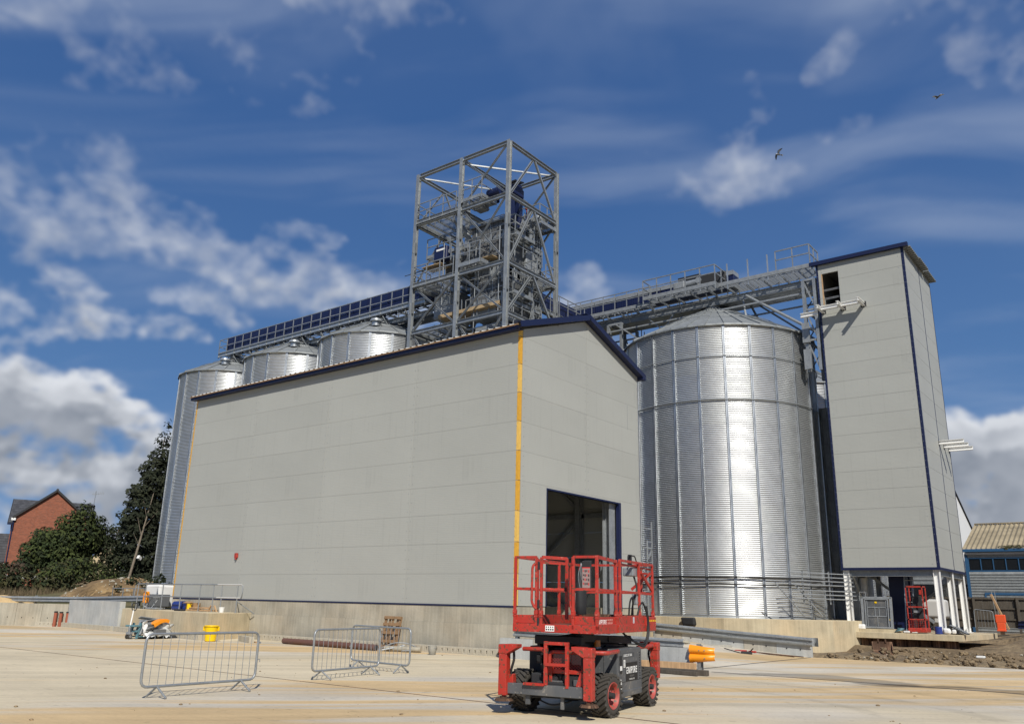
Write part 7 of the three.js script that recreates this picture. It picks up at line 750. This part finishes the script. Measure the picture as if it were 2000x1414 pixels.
{ // small red mast lift under the tower
  const t = thing('mast_lift', 'narrow red access lift with railed basket standing under the cladded tower', 'lift', [46.95, .72, -10.55]), pm = (n, f, mat) => { const m = new MB(); f(m); return m.mesh(n, mat, t); }; for (const [x, z] of [[-.25, -.38], [-.25, .38], [.45, -.38], [.45, .38]]) pm('post', m => m.rb(x, 1.1, z, .05, 2.15, .05, .006), M.red); for (const y of [.62, 1.22, 2.2]) pm('rail', m => m.ab(-.28, y, -.40, -.22, y + .06, .40).ab(.42, y, -.40, .48, y + .06, .40).ab(-.28, y, -.40, .48, y + .06, -.34).ab(-.28, y, .34, .48, y + .06, .40), M.red); pm('base', m => m.rb(.1, .14, 0, .95, .22, .86, .05), M.red); pm('mesh_panel', m => { for (let i = 0; i < 8; i++) m.bar(V(-.26, .25, -.36 + i * .103), V(-.26, .62, -.36 + i * .103), .01, .01); for (let i = 0; i < 4; i++) m.bar(V(-.26, .3 + i * .09, -.38), V(-.26, .3 + i * .09, .38), .01, .01); }, M.red); pm('mast', m => m.ab(.1, .2, -.2, .3, 1.75, .22), M.dark); pm('control_box', m => m.rb(-.2, 1.95, .3, .12, .24, .16, .02), M.red); pm('lamp', m => m.rb(.06, 1.02, -.05, .03, .12, .26, .01), M.galvDull); }
{ const t = thing('steel_door', 'grey steel double door in its frame, leaning under the tower', 'door', [46.98, .87, -12.5]); const q = m => { m.rotation.z = .0; return m; }; const pm = (n, f, mat) => { const m = new MB(); f(m); const o = m.mesh(n, mat, t); o.rotation.z = -.10; return o; }; pm('frame', m => m.rb(0, .78, -.70, .14, 1.56, .12, .01).rb(0, .78, .70, .14, 1.56, .12, .01).rb(0, 1.52, 0, .14, .1, 1.5, .01).rb(-.04, .04, 0, .24, .08, 1.5, .01), M.galvDark); pm('frame', m => m.rb(-.03, .78, -.56, .08, 1.46, .05, .005).rb(-.03, .78, .56, .08, 1.46, .05, .005).rb(-.03, 1.44, 0, .08, .05, 1.16, .005), M.galvDull); pm('leaf', m => m.ab(.0, .08, -.56, .03, 1.44, .56), M.greyPaint); pm('stiffening_rail', m => m.ab(-.03, .58, -.46, .0, .62, .48).ab(-.03, 1.02, -.46, .0, 1.06, .48).ab(-.03, .62, -.10, .0, 1.02, -.07).ab(-.03, .62, .10, .0, 1.02, .13).ab(-.03, .1, .0, .0, .58, .03).ab(-.03, .1, -.48, 0, 1.38, -.45).ab(-.03, .6, .45, 0, 1.38, .48), M.galvDark); pm('sticker', m => m.ab(-.035, 1.25, -.08, -.003, 1.33, .02).ab(-.035, .4, .6, -.003, .5, .66), M.yellow); }
{ const t = thing('aluminium_ladder', 'long aluminium ladder leaning under the tower beside the red lift', 'ladder', [47.7, .7, -11.05]); const m = new MB(); for (const z of [-.2, .2]) m.bar(V(-.25, 0, z), V(.35, 3.0, z), .03, .07); m.mesh('stile', M.galvBright, t); for (let i = 0; i < 11; i++) new MB().tube(V(-.25 + .6 * (i + .5) / 11, 3.0 * (i + .5) / 11, -.2), V(-.25 + .6 * (i + .5) / 11, 3.0 * (i + .5) / 11, .2), .018, 6).mesh('rung', M.galvBright, t); }
{ const t = thing('step_ladder', 'small step ladder half hidden behind the leaning steel door', 'ladder', [47.3, .72, -13.25]); const m = new MB(); for (const z of [-.15, .18]) m.bar(V(-.15, 0, z), V(.1, 1.75, z), .03, .05).bar(V(.5, 0, z), V(.12, 1.7, z), .025, .04); m.poly([V(.1, 1.7, -.13), V(.1, 1.95, -.13), V(.1, 1.95, .16), V(.1, 1.7, .16)], .018, 6, .06); m.mesh('stile', M.galvDull, t); for (let i = 1; i < 6; i++) new MB().box(-.15 + .25 * i / 6, 1.75 * i / 6, .015, .1, .03, .33).mesh('step', M.galvDull, t); }
{ const t = thing('blue_drum', 'small blue drum at the front corner leg of the tower', 'drum', [46.75, .71, -9.62]); new MB().add(new THREE.LatheGeometry([[0, 0], [.16, 0], [.17, .02], [.165, .12], [.175, .14], [.165, .16], [.165, .28], [.17, .34], [.15, .35], [0, .35]].map(q => new THREE.Vector2(...q)), 22)).mesh('drum', M.blueDrum, t); }
{ const P = (n, label, cat, pos, f, mat, pn, turn = 0) => { const t = thing(n, label, cat, pos, turn); const m = new MB(); f(m); m.mesh(pn, mat, t); return t; }; const lump = (m, w, h, d, x = 0, y = 0, z = 0, s = 1) => { const g = new RoundedBoxGeometry(w, h, d, 4, Math.min(w, h, d) * .35), p = g.attributes.position; for (let i = 0; i < p.count; i++) { const k = .8 + .4 * n3(p.getX(i) * 8 + s, p.getY(i) * 8, p.getZ(i) * 8); p.setXYZ(i, p.getX(i) * k, p.getY(i) * k, p.getZ(i) * k); } g.computeVertexNormals(); m.add(g, new THREE.Matrix4().setPosition(x, y, z)); };
  P('white_sack', 'crumpled white sack behind the blue drum', 'sack', [47.0, .72, -9.3], m => { lump(m, .3, .3, .34, 0, .13, 0); lump(m, .2, .2, .2, .1, .12, .3, 4); }, M.rag, 'sack'); P('blanket_bundle', 'white bundle at the foot of the left tower leg', 'bundle', [46.75, .72, -13.55], m => { lump(m, .35, .4, .45, 0, .16, -.1); lump(m, .3, .3, .4, 0, .2, .3, 5); }, M.rag, 'cloth'); P('green_hose', 'coil of green hose on the slab between the door and the red lift', 'hose', [46.6, .72, -11.4], m => { for (let i = 0; i < 4; i++) { const g = new THREE.TorusGeometry(.2 - i * .02, .022, 6, 22); g.rotateX(1.3 + i * .1); m.add(g, new THREE.Matrix4().setPosition(0, .08 + i * .04, i * .03)); } }, M.teal, 'hose'); P('paper_scraps', 'white scraps of wrapping on the slab edge by the red lift', 'litter', [46.55, .72, -11.05], m => { lump(m, .2, .1, .3, 0, .05, 0, 2); lump(m, .15, .1, .3, .1, .05, .35, 3); }, M.rag, 'scrap');
  P('profile_stack', 'loose stack of galvanised steel profiles slanting over the slab corner', 'steel profiles', [48.3, .74, -8.95], m => { for (let i = 0; i < 6; i++) m.chan(V(-1.5 + i * .12, .04 + i * .05, .28 - i * .09), V(2.6 + i * .16, .08 + i * .045, -.1 - i * .05), .14, .05, .01); m.chan(V(-1.7, .02, .42), V(1.2, .36, -.5), .16, .06, .01); }, M.galv, 'profile', .12);
  P('digger_bucket', 'rusty excavator bucket lying in the trench before the slab', 'bucket', [41.0, -.10, -10.8], m => { const s = new THREE.Shape(); s.moveTo(0, 0); s.lineTo(.42, .02); s.quadraticCurveTo(.62, .2, .5, .48); s.lineTo(.36, .52); s.quadraticCurveTo(.40, .2, .05, .06); s.closePath(); const e = new THREE.ExtrudeGeometry(s, { depth: .8, bevelEnabled: true, bevelSize: .01, bevelThickness: .01, bevelSegments: 1 }); e.translate(-.3, 0, -.4); m.add(e); const sd = new THREE.Shape(); sd.moveTo(0, 0); sd.lineTo(.42, .02); sd.quadraticCurveTo(.6, .2, .5, .48); sd.lineTo(.36, .52); sd.lineTo(-.02, .1); sd.closePath(); for (const z of [-.42, .38]) { const f = new THREE.ExtrudeGeometry(sd, { depth: .04, bevelEnabled: false }); f.translate(-.3, 0, z); m.add(f); } m.rb(.1, .56, -.15, .2, .14, .06, .01).rb(.1, .56, .15, .2, .14, .06, .01); }, M.rust, 'bucket', .35);
  P('orange_post', 'bright orange plastic barrier base standing upright at the right', 'barrier base', [53.5, .85, -7.88], m => { m.rb(0, .22, 0, .14, .42, .42, .05).rb(0, .62, 0, .14, .44, .50, .05).rb(0, .42, .0, .12, .2, .34, .03).rb(-.06, .02, 0, .2, .08, .44, .02); }, M.orangeDull, 'base'); P('leaning_timber', 'pale timber prop leaning behind the orange barrier base', 'timber', [56, .9, -8.4], m => m.bar(V(0, 0, .5), V(.2, 1.9, -.2), .08, .1), M.woodPale, 'prop'); P('red_kerb', 'short brick stub at the foot of the orange barrier base', 'brick', [53.4, .7, -7.85], m => m.rb(0, .06, 0, .1, .2, .22, .01), M.rust, 'stub');
  P('storage_tank', 'pale horizontal storage tank seen through the tower legs', 'tank', [58, 1.2, -12.6], m => { m.rb(0, .75, 0, 1.1, 1.1, 2.6, .18); m.rb(0, .1, -.7, .9, .3, .2, .02).rb(0, .1, .7, .9, .3, .2, .02); }, M.whiteDirty, 'tank'); P('white_slip', 'scrap of white paper on the mud at the right', 'litter', [36.6, .12, -6.2], m => { lump(m, .2, .08, .28, 0, .05, 0, 7); }, M.rag, 'scrap');
  P('steel_beam_stack', 'dark steel sections stacked on the ground at the far right', 'steel', [57, .95, -4.5], m => { for (let i = 0; i < 4; i++) m.ibeam(V(-.5 + i * .3, .1 + (i % 2) * .2, -3), V(-.3 + i * .3, .1 + (i % 2) * .2, 5), .18, .2); }, M.navy, 'section'); }
{ const t = thing('mesh_barrier', 'thin steel barrier frame before the board fence, left of the orange base', 'barrier', [56.2, .95, -9.1]); new MB().poly([V(0, 0, -.5), V(0, 1.0, -.48), V(.1, .92, .45), V(.1, .0, .5)], .022, 8, .1).mesh('frame', M.galvDull, t); for (let i = 0; i < 5; i++) new MB().tube(V(.0, .05, -.3 + i * .16), V(.02, .95, -.3 + i * .16), .007, 5).mesh('infill_bar', M.galvDull, t); new MB().tube(V(.3, 0, .62), V(.2, 2.0, .5), .02, 6).tube(V(.3, 0, .75), V(.2, 2.0, .66), .02, 6).mesh('upright', M.galvDull, t); }
// gulls, high over the yard
function gull(label, pos, turn, dih, bank) { const t = thing('gull', label, 'bird', pos, turn, undefined); t.rotation.order = 'YXZ'; t.rotation.x = bank; const m = new MB(); const b = new THREE.LatheGeometry([[0, -.24], [.02, -.22], [.05, -.12], [.065, 0], [.055, .1], [.03, .16], [.036, .20], [.03, .235], [.012, .255], [.006, .29], [0, .30]].map(q => new THREE.Vector2(...q)), 14); b.rotateZ(-Math.PI / 2); m.add(b); const wing = s => { const sh = [[.09, 0], [.12, .16], [.06, .34], [-.06, .52], [-.10, .50], [-.06, .32], [-.05, .14], [-.07, 0]]; const S = new THREE.Shape(); sh.forEach(([x, y], i) => i ? S.lineTo(x, y) : S.moveTo(x, y)); S.closePath(); const e = new THREE.ExtrudeGeometry(S, { depth: .012, bevelEnabled: true, bevelSize: .004, bevelThickness: .004, bevelSegments: 1 }); e.rotateX(s * (Math.PI / 2)); const p = e.attributes.position; for (let i = 0; i < p.count; i++) { const d = Math.abs(p.getZ(i)); p.setY(i, p.getY(i) + Math.sin(Math.min(d / .25, 1) * 1.57) * dih * .22 - Math.max(0, d - .25) * dih * .5); } e.computeVertexNormals(); return e; }; m.add(wing(1)).add(wing(-1)); const tl = new THREE.BoxGeometry(.14, .01, .10); m.add(tl, new THREE.Matrix4().setPosition(-.27, 0, 0)); m.mesh('body', M.greyPlastic, t); new MB().add(new THREE.SphereGeometry(.042, 12, 8), new THREE.Matrix4().setPosition(.2, .012, 0)).box(-.33, 0, 0, .08, .014, .1).mesh('white_plumage', M.white, t); return t; }
gull('gull flying in front of the white cloud', [56.9, 34.9, -19.1], 2.5, 1.0, .5); gull('gull flying in clear blue sky near the upper right corner', [59.4, 37.05, -8.3], .8, .7, -.35);
renderer.setSize(1024, 723);
renderer.render(scene, camera);
